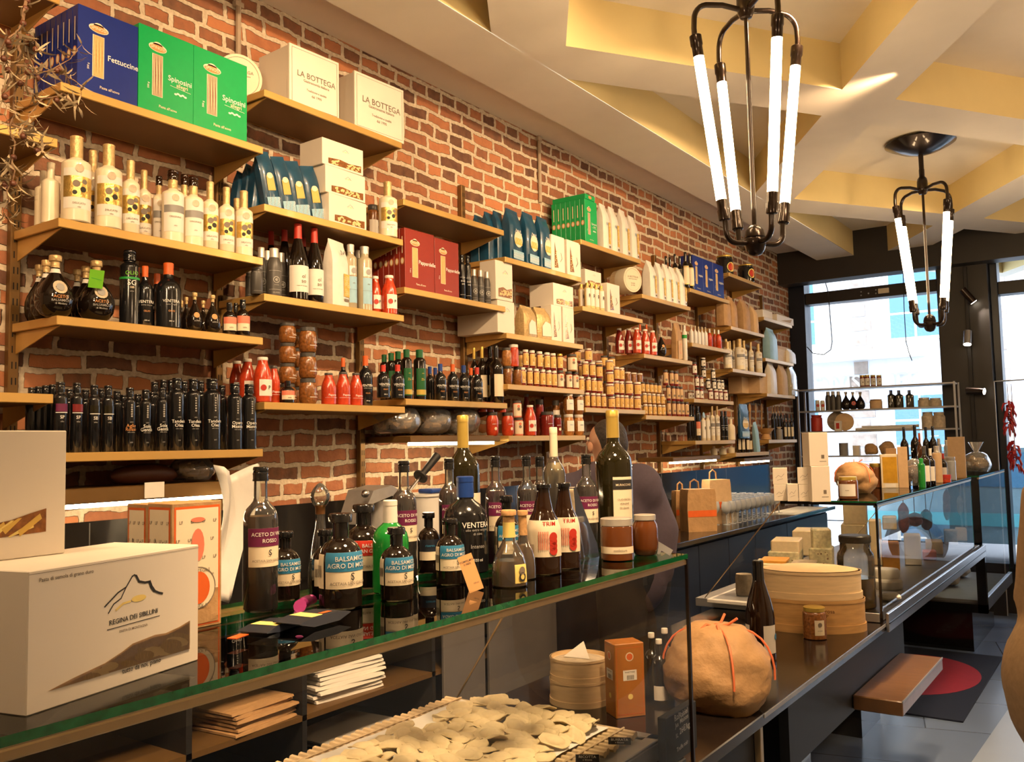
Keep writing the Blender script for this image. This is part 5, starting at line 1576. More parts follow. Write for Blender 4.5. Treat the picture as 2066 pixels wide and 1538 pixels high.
jar_row([1186], 697, 15, .26, zc + .271, .08, 'jam_red', 'silver_cap', YL, 'yellow labelled jar alone on top of the left stack')
for q in range(3):
    jar_row([1218, 1233], 702, 14, .20, zc + .0875 * q, .086, 'brown_food', 'grey_dark', (), 'brown jar hidden at the back below the top ones of the right stack', group='brown jars at the back bottom')
jar_row([1218, 1233], 702, 14, .20, zc + .263, .07, 'brown_food', 'grey_dark', YL, 'brown jar at the back top of the right stack, %s', group='brown jars at the back top')
jar_row([1266, 1278, 1290], 742, 13, .22, zc + .181, .065, 'brown_food', 'paper', (), 'small brown jar in the upper back row, %s from the left', group='small brown jars in the upper back row')
# sixth bay
zc = 1.757
jar_row([1302, 1311, 1320, 1330, 1338], 817, 9, .275, zc, .072, 'brown_food', 'paper', YL, 'small yellow jar, sixth bay, bottom row, %s from the left', group=G)
jar_row([1300, 1309, 1318, 1327, 1336], 790, 9, .27, zc + .073, .072, 'brown_food', 'paper', YL, 'small yellow jar, sixth bay, middle row, %s from the left', group=G)
jar_row([1296, 1305, 1313, 1321, 1329], 765, 9, .26, zc + .146, .072, 'brown_food', 'grey_dark', YL, 'small yellow jar, sixth bay, top row, %s from the left', group=G)
TBR = ((.10, .82, 1.2, 'kraft_light', [('@', .008, .35, 'ink_soft'), ('#', .05, .1, 'dark_red')], .1),)
jar_row([1349, 1359, 1368, 1376, 1385], 815, 9, .27, zc, .105, 'jam_red', 'grey_dark', TBR, 'tall tan labelled jar, sixth bay, bottom row, %s from the left', group='tall tan labelled jars')
jar_row([1348, 1358, 1366, 1373], 780, 9, .265, zc + .106, .105, 'jam_red', 'grey_dark', TBR, 'tall tan labelled jar, sixth bay, middle row, %s from the left', group='tall tan labelled jars')
jar_row([1342, 1354, 1363], 750, 10, .255, zc + .212, .105, 'jam_red', 'grey_dark', TBR, 'tall tan labelled jar, sixth bay, top row, %s from the left', group='tall tan labelled jars')
# seventh bay jars
zc = 1.888
WJ = ((.12, .72, 1.1, 'paper', [('@', .006, .4, 'ink_soft')], .1),)
jar_row([1406, 1414], 775, 9, .27, zc, .085, 'jam_red', 'grey_dark', WJ, 'dark jar with white label, seventh bay, bottom row, %s', group='dark jars with white labels')
jar_row([1405, 1414], 748, 9, .27, zc + .086, .09, 'jam_red', 'grey_dark', WJ, 'dark jar with white label, seventh bay, second level, %s', group='dark jars with white labels')
jar_row([1400], 722, 10, .27, zc + .177, .09, 'jam_red', 'grey_dark', WJ, 'dark jar with white label topping the left tower of the seventh bay')
jar_row([1391, 1396], 790, 9, .20, zc, .07, 'brown_food', 'silver_cap', WJ, 'small jar set back at the left of the seventh bay, %s', group='small jars set back in the seventh bay')
jar_row([1433, 1444, 1453, 1463], 785, 9.5, .275, zc, .085, 'dark_red', 'paper', WJ, 'white capped jar, seventh bay, bottom front row, %s', group='white capped jars in the seventh bay')
jar_row([1428, 1440, 1449, 1456], 767, 9, .24, zc + .086, .08, 'bottle_dark', 'silver_cap', WJ, 'dark jar with white label, seventh bay, upper right row, %s', group='dark jars with white labels')
jar_row([1419, 1438], 744, 9, .23, zc + .167, .08, 'bottle_dark', 'silver_cap', WJ, 'dark jar with white label, seventh bay, third level, %s', group='dark jars with white labels')
jar_row([1418], 724, 10, .24, zc + .248, .07, 'bottle_dark', 'silver_cap', WJ, 'dark jar with white label, top of the right tower in the seventh bay')

# ---- fourth bay, lowest: red jars and olives
zc = 1.629
RJ = ((.3, .31, .1, 'dark_red', [('peperoni', .008, .5, 'white_ink'), ('@', .008, .3, 'cream_label', .1)], .2),)
jar_row([993, 1024], 845, 25, .26, zc, .118, 'tomato', 'grey_dark', RJ, 'wide jar of red peppers at the left of the lowest shelf, %s', group='wide jars of red peppers', style='round_jar')
jar_row([974, 988, 1012], 820, 18, .24, zc + .119, .05, 'tomato', 'dark_red', (), 'low red jar stacked on the wide red pepper jars, %s', group='low red jars')
jar_row([1046], 850, 19, .27, zc, .092, 'salmon', 'grey_dark', BRL, 'jar with peach label beside the tomato bottle, lower')
jar_row([1043], 822, 18, .265, zc + .093, .088, 'salmon', 'grey_dark', BRL, 'jar with peach label beside the tomato bottle, upper')
SB(1069, 818, 24, .275, zc, 'tomato sauce bottle with white lid between peach labelled and red jars', 'sauce', 'tomato', ('paper', .93, 'lid'), PS, seg=20)
SB(1062, 795, 18, .14, zc, 'tall dark sauce bottle at the back of the lowest shelf', 'sauce', 'jam_red', ('grey_mid', .93, 'lid'), ())
jar_row([1104], 840, 27, .26, zc, .13, 'jam_red', 'grey_dark', RJ, 'wide dark red jar right of the tomato bottle')
jar_row([1125], 843, 15, .26, zc, .115, 'jam_red', 'grey_dark', RJ, 'narrow dark red jar beside the olives')
jar_row([1088], 805, 17, .20, zc + .0, .20, 'jam_red', 'grey_dark', RJ, 'tall dark red jar behind the wide one')
jar_row([1121], 812, 16, .20, zc + .0, .20, 'brown_food', 'grey_mid', WJ, 'tall brown jar with white label behind the narrow red jar')
OJ = ((.20, .70, .8, 'paper', [('Olive', .010, .50, 'blue_label')], .25),)
jar_row([1147, 1167], 842, 22, .27, zc, .118, 'olive_food', 'paper', OJ, 'jar of whole olives with white lid, lower row, %s', group='jars of olives with white lids', style='round_jar')
jar_row([1146, 1166], 797, 22, .268, zc + .119, .118, 'brown_food', 'paper', OJ, 'jar of preserves with white lid on the olives, %s', group='jars of preserves with white lids', style='round_jar')

# ---- fifth bay, top: green block and white bags; middle: R jars
zc = 2.768
for i in range(7):
    a, b = at(1180, 430, X=.285), at(1204, 430, X=.285)
    wv, hh = b.y - a.y, .262
    mb = MB('box_green'); mb.box(-.032, 0, -wv / 2, wv / 2, 0, hh, 'box_green', .0015)
    if i == 0:
        fettuccine_marks(mb, wv, hh, 0, 'Spinosini', 'allegri', 'pasta_strand_dark')
    side_marks()(mb, wv, hh, .032)
    t = thing('pasta_carton', 'green pasta carton in front of the green block on the fifth bay' if i == 0 else 'green pasta carton in the block on the fifth bay, %s behind the front' % NTH[i - 1], 'carton', (.285 - .0335 * i, (a.y + b.y) / 2, zc), 0, 'block of green pasta cartons')
    part('carton_body', mb, t)
mb = MB('box_green'); mb.box(-.23, .0, -.055, .06, 0, .03, 'box_green', .0015); mb.disc(0, .015, .02, .01, .001, 'orange_ink', 10)
t = thing('pasta_carton', 'green pasta carton lying flat on top of the green block', 'carton', (.285, at(1190, 400, X=.285).y, zc + .264), 0, 'block of green pasta cartons')
part('carton_body', mb, t)
def bag_face_white(fb, w, h, d):
    x = d * .53 + .002
    fb.rect(w * .02, w * .32, h * .14, h * .60, x, 'pasta_yellow')
    rnd = random.Random(5)
    for i in range(14):
        fb.disc(w * rnd.uniform(.06, .29), h * rnd.uniform(.17, .57), w * .07, w * .05, x + .0005 + i * .00004, 'pasta', 7)
    fb.rect(w * .04, w * .30, h * .06, h * .10, x, 'ink_soft')
    fb.text('N', -w * .2, h * .55, w * .3, x, 'blue_label')
for i, (px_, yt) in enumerate(((1214, 413), (1232, 419), (1253, 425), (1272, 438))):
    pouch(px_, yt, 19, .24, zc, .075, 'tall white pasta bag with clear window, top of the fifth bay, %s from the left' % NTH[i], 'bag_white', bag_face_white, 'tall white pasta bags on the fifth bay', rz=.1)
zc = 2.377
RL = ((.10, .78, 1.0, 'paper', [('R', .032, .48, 'ink', .3)], .2),)
for i, (px_, X_) in enumerate(((1184, .27), (1193, .28), (1202, .28), (1212, .28), (1172, .22))):
    SB(px_, 563 + i, 12, X_, zc, 'tall jar of ragout lettered R, %s in the close row' % ('first', 'second', 'third', 'fourth', 'hindmost')[i], 'tall', 'pasta', ('gold_cap', .9, 'foil'), RL, cat='jar', group='tall jars lettered R', hfix=.15, name='jar')
white_carton(1180, 1212, 0, 530, .24, zc + .152, .14, .095, 'white carton lying on top of the jars lettered R', 'pasta')
slim_white(1224, 1249, 555, .28, zc, .185, 'tall pale carton with wavy window right of the jars lettered R')
round_box(1276, 563, 26, .275, 2.546, .20, 'round cream gift box standing on edge in the sixth bay', -.3)
zc = 2.546
for i, (px_, yt) in enumerate(((1308, 528), (1326, 531), (1341, 535), (1354, 540), (1369, 543))):
    pouch(px_, yt, 17, .24, zc, .08, 'white pasta bag with clear window in the sixth bay, %s from the left' % NTH[i], 'bag_white', bag_face_white, 'white pasta bags in the sixth bay', rz=.1)
# sixth bay, tomato bottles etc.
zc = 2.155
for i, (px_, X_) in enumerate(((1249, .18), (1268, .22), (1284, .275), (1301, .28), (1316, .285))):
    SB(px_, 661 + i, 17, X_, zc if px_ > 1290 else 2.155, 'white lidded tomato bottle in the sixth bay, %s from the left' % NTH[i], 'sauce', 'tomato' if i > 1 else 'jam_red', ('paper', .93, 'lid'), PS, group='white lidded tomato bottles in the sixth bay', hfix=.165)
for i, px_ in enumerate((1268, 1291, 1304)):
    SB(px_, 655, 11, .10, zc, 'orange capped dark bottle behind the tomato bottles, %s from the left' % NTH[i], 'squat', 'jam_red', ('orange', .82, 'foil'), (), group='orange capped bottles behind the tomatoes')
SB(1333, 669, 20, .27, zc, 'dark pear shaped flask left of the leaning kraft box', 'flask', 'bottle_dark', ('rind', .78, 'tee'), SF)
def kraft_face(fb, w, h, d):
    x = d * .53 + .002
    fb.rect(-w * .36, w * .40, h * .02, h * .52, x, 'kraft_light')
    fb.disc(w * .06, h * .30, w * .24, h * .14, x + .001, 'salmon')
    fb.disc(w * .06, h * .30, w * .20, h * .12, x + .0016, 'kraft_light')
    fb.rect(w * .02, w * .18, h * .58, h * .66, x - .006, 'ink')
pouch(1363, 652, 32, .26, zc, .05, 'leaning kraft pasta box with oval label in the sixth bay', 'kraft', kraft_face, rot=(.12, .05, .1))
SB(1380, 656, 10, .285, zc, 'slender white bottle with green neck right of the kraft box', 'tall', 'bag_white', ('silver_cap', .88, 'foil'), (), band=('green', .62, .72))
zc = 2.290
for i, px_ in enumerate((1394, 1402, 1409, 1416, 1423)):
    SB(px_, 657 + i, 9, .27, zc, 'small white plastic bottle in the seventh bay, %s from the left' % NTH[i], 'squat', 'plastic_white', ('rind', .80, 'foil'), (), group='small white bottles in the seventh bay')
for i, (px_, w_) in enumerate(((1431, 11), (1441, 9), (1449, 12))):
    SB(px_, 664 + i, w_, .27 if i != 1 else .2, zc, 'red glass bottle with pale cap in the seventh bay, %s' % ('left', 'set back in the middle', 'right')[i], 'squat', 'tomato', ('silver_cap', .78, 'foil'), (), group='red glass bottles in the seventh bay')
zc = 2.686
CL = ((.08, .60, 1.15, 'cream_label', [('#', .02, .56, 'gold_cap'), ('#', .02, .08, 'gold_cap')], .1),)
for i, (px_, yt, X_) in enumerate(((1343, 517, .10), (1351, 520, .13), (1361, 513, .20), (1371, 517, .22), (1382, 509, .28), (1391, 513, .28))):
    SB(px_, yt, 15 if i > 3 else 12, X_, zc, 'dark bottle with cream label above the white bags, %s from the left' % NTH[i], 'apoth', 'bottle_dark', ('bottle_black', .74, 'foil'), CL, group='dark bottles with cream labels')
for i, (c0, c1) in enumerate(((1398, 1418), (1418, 1438), (1438, 1459))):
    a, b = at(c0, 540, X=.285), at(c1, 540, X=.285)
    wv = b.y - a.y - .001
    mb = MB('box_blue'); mb.box(-.10, 0, -wv / 2, wv / 2, 0, .262, 'box_blue', .0015); fettuccine_marks(mb, wv, .262, 0, 'Linguine')
    t = thing('pasta_carton', 'blue pasta carton in the seventh bay, %s of three' % ('left', 'middle', 'right')[i], 'carton', (.285, (a.y + b.y) / 2, zc), 0, 'three blue pasta cartons in the seventh bay')
    part('carton_body', mb, t)
# ---- seventh bay, lowest
zc = 1.587
for i, px_ in enumerate((1388, 1393, 1398, 1404)):
    SB(px_, 815 + i, 8, .22, zc, 'black bottle at the left of the lowest shelf, seventh bay, %s' % NTH[i], 'bordeaux', 'bottle_dark', ('bottle_black', .8, 'foil'), (), group='black bottles at the left of the seventh bay')
SB(1407, 820, 10, .28, zc, 'black bottle with salmon label on the seventh bay', 'tall', 'bottle_black', ('bottle_black', .86, 'foil'), OC)
for i, px_ in enumerate((1418, 1427)):
    SB(px_, 838, 9.5, .28, zc, 'pale bottle lettered R on the seventh bay, %s of two' % ('left', 'right')[i], 'tall', 'cream_label', ('silver_cap', .90, 'foil'), RL, group='pale bottles lettered R')
for i, px_ in enumerate((1436, 1446)):
    SB(px_, 820, 9.5, .27, zc, 'tall cream bottle with gold neck on the seventh bay, %s of two' % ('left', 'right')[i], 'cream', 'ceramic_cream', ('gold_foil', .742, 'foil'), PLAIN, group='tall cream bottles on the seventh bay')
for i, px_ in enumerate((1456, 1463)):
    SB(px_, 830, 8, .27, zc, 'slim black bottle with white writing on the seventh bay, %s' % ('left', 'right')[i], 'tall', 'bottle_black', ('bottle_black', .86, 'screw'), TB, group='slim black bottles on the seventh bay')
SB(1474, 846, 17, .28, zc, 'stout cream bottle at the end of the seventh bay shelf', 'squat', 'ceramic_cream', ('ceramic_cream', .8, 'foil'), ())
pl = MB('bag_sky'); pl.M = Matrix.Rotation(.2, 4, 'X'); pl.disc(0, .05, .022, .045, 0, 'bag_sky', 18); pl.disc(0, .05, .022, .045, -.004, 'bag_sky', 18)
p_ = at(1420, 838, X=.286)
solo('hanging_tag', MB('bag_sky').lathe([(.0, -.002), (.022, -.002), (.022, .002), (0, .002)], 'bag_sky', 18), 'oval pale blue tag hanging under the seventh bay jars', 'tag', (p_.x, p_.y, p_.z), 0, rot=(0, PI / 2 - .1, .1))
# ---- eighth bay
zc = 2.912
TIN = ((.12, .80, .8, 'lemon', [('@', .03, .46, 'red'), ('#', .06, .80, 'gold_cap')], .35),)
for i, (px_, yt, X_, w_) in enumerate(((1461, 517, .17, 34), (1504, 535, .24, 32))):
    SB(px_, yt, w_, X_, zc, 'round black tin with red and yellow emblem, %s of two' % ('left', 'right')[i], 'hexjar', 'bottle_black', ('gold_cap', .92, 'lid'), ((.1, .9, .9, None, [('@', .040, .46, 'lemon'), ('@', .030, .46, 'red')], .3),), cat='tin', name='tin', seg=28)
zc = 2.485
for i, (px_, yt, w_, mm) in enumerate(((1458, 598, 22, 'kraft'), (1472, 600, 16, 'kraft'), (1497, 606, 22, 'kraft'), (1516, 618, 12, 'kraft_light'))):
    pouch(px_, yt, w_, .24, zc, .09, 'brown kraft bag below the black tins, %s from the left' % NTH[i], mm, None, 'kraft bags in the eighth bay', rz=.1)
zc = 2.149
for i, (px_, yt, w_, X_) in enumerate(((1464, 684, 12, .20), (1472, 688, 10, .17), (1480, 688, 10, .15), (1467, 690, 16, .27), (1491, 684, 20, .28), (1500, 687, 13, .24), (1514, 690, 11, .27), (1529, 694, 14, .28))):
    SB(px_, yt, w_, X_, zc, 'cream bottle with gold neck in the eighth bay, %s in the group' % NTH[i], 'cream', 'ceramic_cream', ('gold_foil', .742, 'foil'), PLAIN, group='cream bottles in the eighth bay')
zc = 1.484
for i, (px_, yt, X_) in enumerate(((1489, 860, .25), (1497, 860, .27), (1506, 862, .28), (1512, 866, .22))):
    SB(px_, yt, 9, X_, zc, 'dark wine bottle with tall white label in the eighth bay, %s' % NTH[i], 'bordeaux', 'bottle_dark', ('bottle_black', .8, 'foil'), WN, group='white labelled wines in the eighth bay')
pouch(1525, 851, 18, .26, zc, .04, 'pale blue sachet leaning at the end of the eighth bay shelf', 'bag_sky', None, rot=(.15, 0, 0))
for i, px_ in enumerate((1440, 1458, 1475)):
    SB(px_, 897, 14, .20, 1.475, 'cream ceramic pot under the seventh bay, %s from the left' % NTH[i], 'squat', 'ceramic_cream', None, (), cat='pot', name='pot', hfix=.07, group='cream pots under the seventh bay')
# green poster-like bag hanging by the eighth bay
pouch(1498, 797, 22, .30, 1.60, .03, 'green and blue bag hanging between the eighth and ninth bays', 'bag_blue', bag_face_blue, rz=.0, hfix=.27)
# ---- ninth bay, by the window
zc = 2.641
def plain_box(px0_, px1_, X, z, dd, hh, label, m='white_card', name='carton', cat='box', group=None, rz=0.0, marks=None):
    a, b = at(px0_, 650, X=X), at(px1_, 650, X=X)
    wv = abs(b.y - a.y)
    mb = MB(m); mb.box(-dd, 0, -wv / 2, wv / 2, 0, hh, m, .002)
    if marks:
        marks(mb, wv, hh)
    return solo(name, mb, label, cat, (X, (a.y + b.y) / 2, z), rz, group)
plain_box(1540, 1559, .27, zc, .2, .075, 'small white box in the ninth bay, upper left')
plain_box(1568, 1601, .295, zc, .2, .065, 'flat white box with slanted window in the ninth bay, right', marks=lambda mb, w, h: mb.poly([(-w * .3, h * .2), (w * .3, h * .25), (w * .4, h * .8)], .001, 'pasta_strand'))
zc = 2.285
pouch(1552, 664, 26, .25, zc, .09, 'pale blue paper bag beside the window', 'bag_sky', None, rz=.1)
plain_box(1563, 1590, .27, zc, .15, .115, 'small pale wooden striped box beside the pale blue bag', 'pale_wood')
plain_box(1566, 1588, .20, zc + .116, .15, .05, 'small kraft box on the striped one', 'kraft_light')
pouch(1592, 706, 22, .26, zc, .08, 'small crumpled white bag at the shelf end by the window', 'bag_white', None, rz=.1)
zc = 1.982
for i, (c0, c1) in enumerate(((1492, 1508), (1508, 1528), (1528, 1546))):
    plain_box(c0, c1, .26 - (.10 if i < 2 else .0), 1.982 if i == 2 else 1.982, .12, .17, 'kraft box standing between the eighth and ninth bays, %s' % NTH[i], 'kraft_light', group='kraft boxes by the ninth bay')
for i, (px_, yt, mm) in enumerate(((1553, 733, 'bag_white'), (1575, 738, 'kraft_light'), (1594, 738, 'pale_glass'))):
    pouch(px_, yt, 20, .255, zc, .08, 'tall bag on the ninth bay, %s' % ('white, left', 'tan, middle', 'grey gold, right by the window frame')[i], mm, None, rz=.1)
zc = 1.583
for i, px_ in enumerate((1558, 1563, 1569, 1575)):
    SB(px_, 819, 7, .16, zc, 'dark wine bottle with tan capsule in the ninth bay back row', 'bordeaux', 'bottle_dark', ('kraft', .78, 'foil'), (), group='wines in the back row of the ninth bay')
for i, px_ in enumerate((1582, 1589, 1596)):
    SB(px_, 837, 8, .27, zc, 'dark wine bottle with white label in the ninth bay, %s of three' % ('left', 'middle', 'right')[i], 'bordeaux', 'bottle_dark', ('navy_frame', .78, 'foil'), WN, group='white labelled wines in the ninth bay')
p_ = at(1547, 885, X=.24)
bw = MB('wood').lathe([(.02, 0), (.045, .004), (.03, .05), (.05, .07), (.075, .10), (.07, .10), (.04, .075)], 'wood', 20)
solo('wooden_bowl', bw, 'turned wooden footed bowl in the ninth bay', 'bowl', (.24, at(1545, 870, X=.24).y, zc))
for i, px_ in enumerate((1510, 1522, 1534)):
    p_ = at(px_, 818, X=.12)
    sp_ = MB('wood'); sp_.tube([(0, 0, 0), (.01, 0, .20)], .006, 'wood', 6); sp_.ball((.012, 0, .235), .028, 'wood', 10, 6, (.3, 1, 1.5))
    solo('wooden_spoon', sp_, 'pale wooden spoon standing upright by the ninth bay, %s of three' % NTH[i], 'spoon', (.12, p_.y, p_.z - .26), 0, 'wooden spoons by the ninth bay')
SB(1572, 862, 12, .28, zc, 'grey metal tin with white mushroom shaped top, ninth bay', 'tall', 'grey_mid', ('rind', .85, 'tee'), (), cat='tin')

# ---- bags and goods under the shelves
from mathutils import noise as NZ
def lumpy(n, c, s, m, seed=1, k=16, amp=.12, fine=1.0):
    mb = MB(m)
    rings, seg = 26, 40
    vs, fs = [], []
    off = Vector((seed * 3.1, seed * 1.7, 0))
    for j in range(rings + 1):
        th = PI * j / rings
        for i in range(seg):
            a = 2 * PI * i / seg
            d = Vector((math.sin(th) * math.cos(a), math.sin(th) * math.sin(a), -math.cos(th)))
            q = 1 + amp * (NZ.noise(d * 1.3 + off) * 1.4 + fine * (.5 - abs(NZ.noise(d * 3.2 + off))) * .6 + fine * .25 * NZ.noise(d * 8 + off))
            z = d.z
            w_ = max(0, math.sin(th)) ** .6
            vs.append((c[0] + s[0] * q * w_ * math.cos(a), c[1] + s[1] * q * w_ * math.sin(a), c[2] + s[2] * ((z + .16 * max(0, z) ** 14) * q if z > -.85 else -.85)))
    for j in range(rings):
        for i in range(seg):
            i2 = (i + 1) % seg
            fs.append((j * seg + i, j * seg + i2, (j + 1) * seg + i2, (j + 1) * seg + i))
    return mb.add(vs, fs, m, True)
def bagged(name, label, c, s, inner, seed, n=34, cat='bag', size=.02, skin='cellophane'):
    t = thing(name, label, cat, c)
    part('wrapper', lumpy(0, (0, 0, s[2]), s, skin, seed, amp=.10), t, 'clear plastic wrapper')
    rnd = random.Random(seed)
    mb = MB(inner)
    for i in range(n):
        u = Vector((rnd.uniform(-1, 1), rnd.uniform(-1, 1), rnd.uniform(-.8, .8)))
        if u.length > 1:
            u *= .75 / u.length
        mb.M = T(u.x * s[0] * .8, u.y * s[1] * .85, s[2] + u.z * s[2] * .75, rnd.uniform(0, 6), rnd.uniform(0, 3), 0)
        mb.box(-size, size, -size * .8, size * .8, -size * .45, size * .45, inner, size * .12)
    mb.M = Matrix.Identity(4)
    part('contents', mb, t)
    return t
ya, yb_ = at(765, 850, X=.17).y, at(958, 850, X=.17).y
for i in range(3):
    f0 = ya + (yb_ - ya) * (i + .5) / 3
    bagged('bread_bag', 'clear plastic bag of toasted bread pieces below the third bay, %s' % ('left', 'middle', 'right')[i], (.16, f0, 1.632), (.10, (yb_ - ya) / 6.2, .072), 'bread', 11 + i)
bagged('bread_bag', 'small clear bag of biscuits on the lit shelf under the black bottles', (.15, at(388, 945, X=.15).y, 1.475), (.07, .085, .04), 'bread', 5, 22)
lf = MB('leather_brown'); lf.M = Matrix.Rotation(PI / 2, 4, 'X')
solo('cured_salami', MB('leather_brown').tube([(0, -.12, .03), (0, -.10, .032), (0, -.04, .036), (0, .05, .036), (0, .10, .03), (0, .13, .026)], [.006, .024, .034, .034, .024, .005], 'leather_brown', 16), 'dark brown loaf shaped lump on the lit shelf left of the biscuit bag', 'salami', (.16, at(290, 960, X=.16).y, 1.474))
wt = MB('paper'); wt.box(-.001, .001, -.035, .035, -.05, 0, 'paper')
solo('paper_tag', wt, 'white paper tag stuck over the edge of the left lit shelf', 'tag', (.283, at(312, 985, X=.284).y, 1.485), 0)

# ================================================================== ON THE FOREGROUND GLASS CASE
# large white pasta carton with the mountain drawing
a, b = at(52, 1447, Z=ZT), at(400, 1332, Z=ZT)
u_ = (b - a); W_ = u_.length; rz_ = math.atan2(-u_.x, u_.y)
H_ = zat(b, 400, 1099) - ZT
c_ = (a + b) / 2
t = thing('pasta_carton', 'large white pasta carton with mountain drawing, lower of two at the left', 'carton', (c_.x, c_.y, ZT), rz_, 'white pasta cartons on the glass case')
mb = MB('white_card'); mb.box(-.15, 0, -W_ / 2, W_ / 2, 0, H_, 'white_card', .0012)
mountain(mb, W_ * .06, H_ * .70, .080, .0006, True)
mb.text('Pasta di semola di grano duro', -W_ * .31, H_ * .925, .0062, .0006, 'ink_soft')
mb.text('tutto da noi, piano', W_ * .12, H_ * .105, .0085, .0006, 'ink')
mb.stroke([(-W_ / 2, H_ * .975), (W_ / 2, H_ * .975)], .0005, .0006, 'ink_soft')
part('carton_body', mb, t)
wm = MB('brown_food')
pts = [(-W_ * .40, H_ * .13), (W_ * .435, H_ * .12), (W_ * .435, H_ * .36), (W_ * .36, H_ * .33), (W_ * .27, H_ * .31), (W_ * .20, H_ * .32), (W_ * .06, H_ * .30), (W_ * .0, H_ * .26), (-W_ * .10, H_ * .21), (-W_ * .27, H_ * .17)]
wm.poly(pts, .0006, 'kraft')
rnd = random.Random(4)
for i in range(16):
    f = rnd.uniform(.12, .97)
    u = -W_ * .385 + W_ * .82 * f
    vt = H_ * (.13 + .20 * f)
    v = H_ * .125 + (vt - H_ * .13) * rnd.uniform(.15, .75)
    s_ = .010 * (.5 + f)
    q = rnd.uniform(.2, .8)
    wm.poly([(min(u + s_ * 1.5 * math.cos(k_ * PI / 5 + q), W_ * .43), max(v + s_ * .6 * math.sin(k_ * PI / 5), H_ * .125)) for k_ in range(10)], .0008 + i * .00003, 'pasta_strand' if i % 3 else 'pasta')
part('window', wm, t, 'slanted window showing pasta')
sh = MB('film'); sh.poly(pts, .0016, 'film'); part('window_film', sh, t)
# the upper one
p0 = at(131, 1117, Z=ZT + H_)
h2 = zat(p0, 131, 870) - ZT - H_
t = thing('pasta_carton', 'white pasta carton with a window of penne, stacked on top at the left edge', 'carton', (p0.x, p0.y, ZT + H_ + .0005), .04, 'white pasta cartons on the glass case')
mb = MB('white_card'); mb.box(-.12, 0, -.26, 0, 0, h2, 'white_card', .0012); part('carton_body', mb, t)
wm = MB('pasta_yellow')
W0, W1, V0, V1 = -.20, -.020, h2 * .075, h2 * .40
tp_ = [(-.20, h2 * .27), (-.12, h2 * .26), (-.07, h2 * .30), (-.045, h2 * .345), (-.0255, h2 * .375)]
wm.poly([(-.20, h2 * .14), (-.0255, h2 * .19)] + tp_[::-1], .0006, 'brown_food')
for i in range(14):
    u, v, a_ = -.19 + .011 * i, h2 * (.20 + .05 * (i % 3)) , .5 + .15 * (i % 4)
    L2, R2 = .017, .0038
    q = []
    for du, dv_ in ((-L2, -R2), (L2, -R2), (L2 * 1.15, R2), (-L2 * .85, R2)):
        uu, vv = u + du * math.cos(a_) - dv_ * math.sin(a_), v + du * math.sin(a_) + dv_ * math.cos(a_)
        q.append((min(max(uu, -.2), -.026), min(max(vv, h2 * .17), h2 * (.30 + .07 * max(0, (u + .08) / .06)))))
    wm.poly(q, .0008 + .00003 * i, 'pasta_yellow' if i % 2 else 'lemon')
part('window', wm, t, 'window showing yellow penne')
# two printed cartons behind them
yk = at(346, 1150, X=1.655).y
xk0, xk1 = at(256, 1100, Y=yk).x, at(297, 1100, Y=yk).x
hk = zat((1.655, .93, 0), 445, 1010) - ZT
def crest_carton(x0, x1, y0, y1, hh, label, face):
    t = thing('printed_carton', label, 'carton', (x1, (y0 + y1) / 2, ZT), 0, 'orange edged printed cartons')
    wv, dd = y1 - y0, x1 - x0
    mb = MB('orange'); mb.box(-dd, 0, -wv / 2, wv / 2, 0, hh, 'kraft', .001)
    for M_, ww in ((Matrix.Identity(4), wv), (Matrix.Translation((-dd / 2, -wv / 2, 0)) @ Matrix.Rotation(-PI / 2, 4, 'Z'), dd)):
        mb.M = M_
        mb.rect(-ww / 2 + .004, ww / 2 - .004, .004, hh - .006, .0004, 'orange')
        mb.rect(-ww / 2 + .007, ww / 2 - .007, .007, hh - .010, .0008, 'cream_label')
        for i in range(4):
            for j in range(6):
                uu = -ww / 2 + ww * (i + .5 + .25 * (j % 2)) / 4.4
                vv = hh * (.12 + .145 * j)
                mb.text('LF', uu, vv, .007, .0012, 'ink_soft')
        if M_ == Matrix.Identity(4) and face:
            mb.rect(-ww / 2 + .007, ww / 2 - .007, .007, hh * .30, .0014, 'kraft')
            mb.disc(0, hh * .32, ww * .36, ww * .36, .0018, 'cream_label', 28)
            mb.ring(0, hh * .32, ww * .36, ww * .36, .0015, .0022, 'ink_soft')
            mb.disc(0, hh * .32, ww * .24, ww * .28, .0024, 'orange', 24)
            mb.text('PANETTONI', 0, hh * .32 + ww * .29, .008, .0028, 'ink_soft')
            mb.text('VIGNOLA', 0, hh * .32 - ww * .31, .008, .0028, 'ink_soft')
            mb.disc(0, hh * .66, ww * .13, hh * .13, .0018, 'salmon', 16)
            mb.disc(0, hh * .86, ww * .14, hh * .02, .0018, 'salmon', 16)
        elif M_ != Matrix.Identity(4):
            mb.stroke([(-.01, hh * .5), (-.01, hh * .72), (0, hh * .64), (.012, hh * .70), (.012, hh * .5)], .0012, .0014, 'ink_soft')
    part('carton_body', mb, t)
    return t
crest_carton(xk1, 1.655, yk, .934, hk, 'printed carton with orange border and round seal, nearer of two', True)
crest_carton(xk0, xk1 - .001, yk, .934, hk - .002, 'printed carton with orange border tucked behind the sealed one', False)

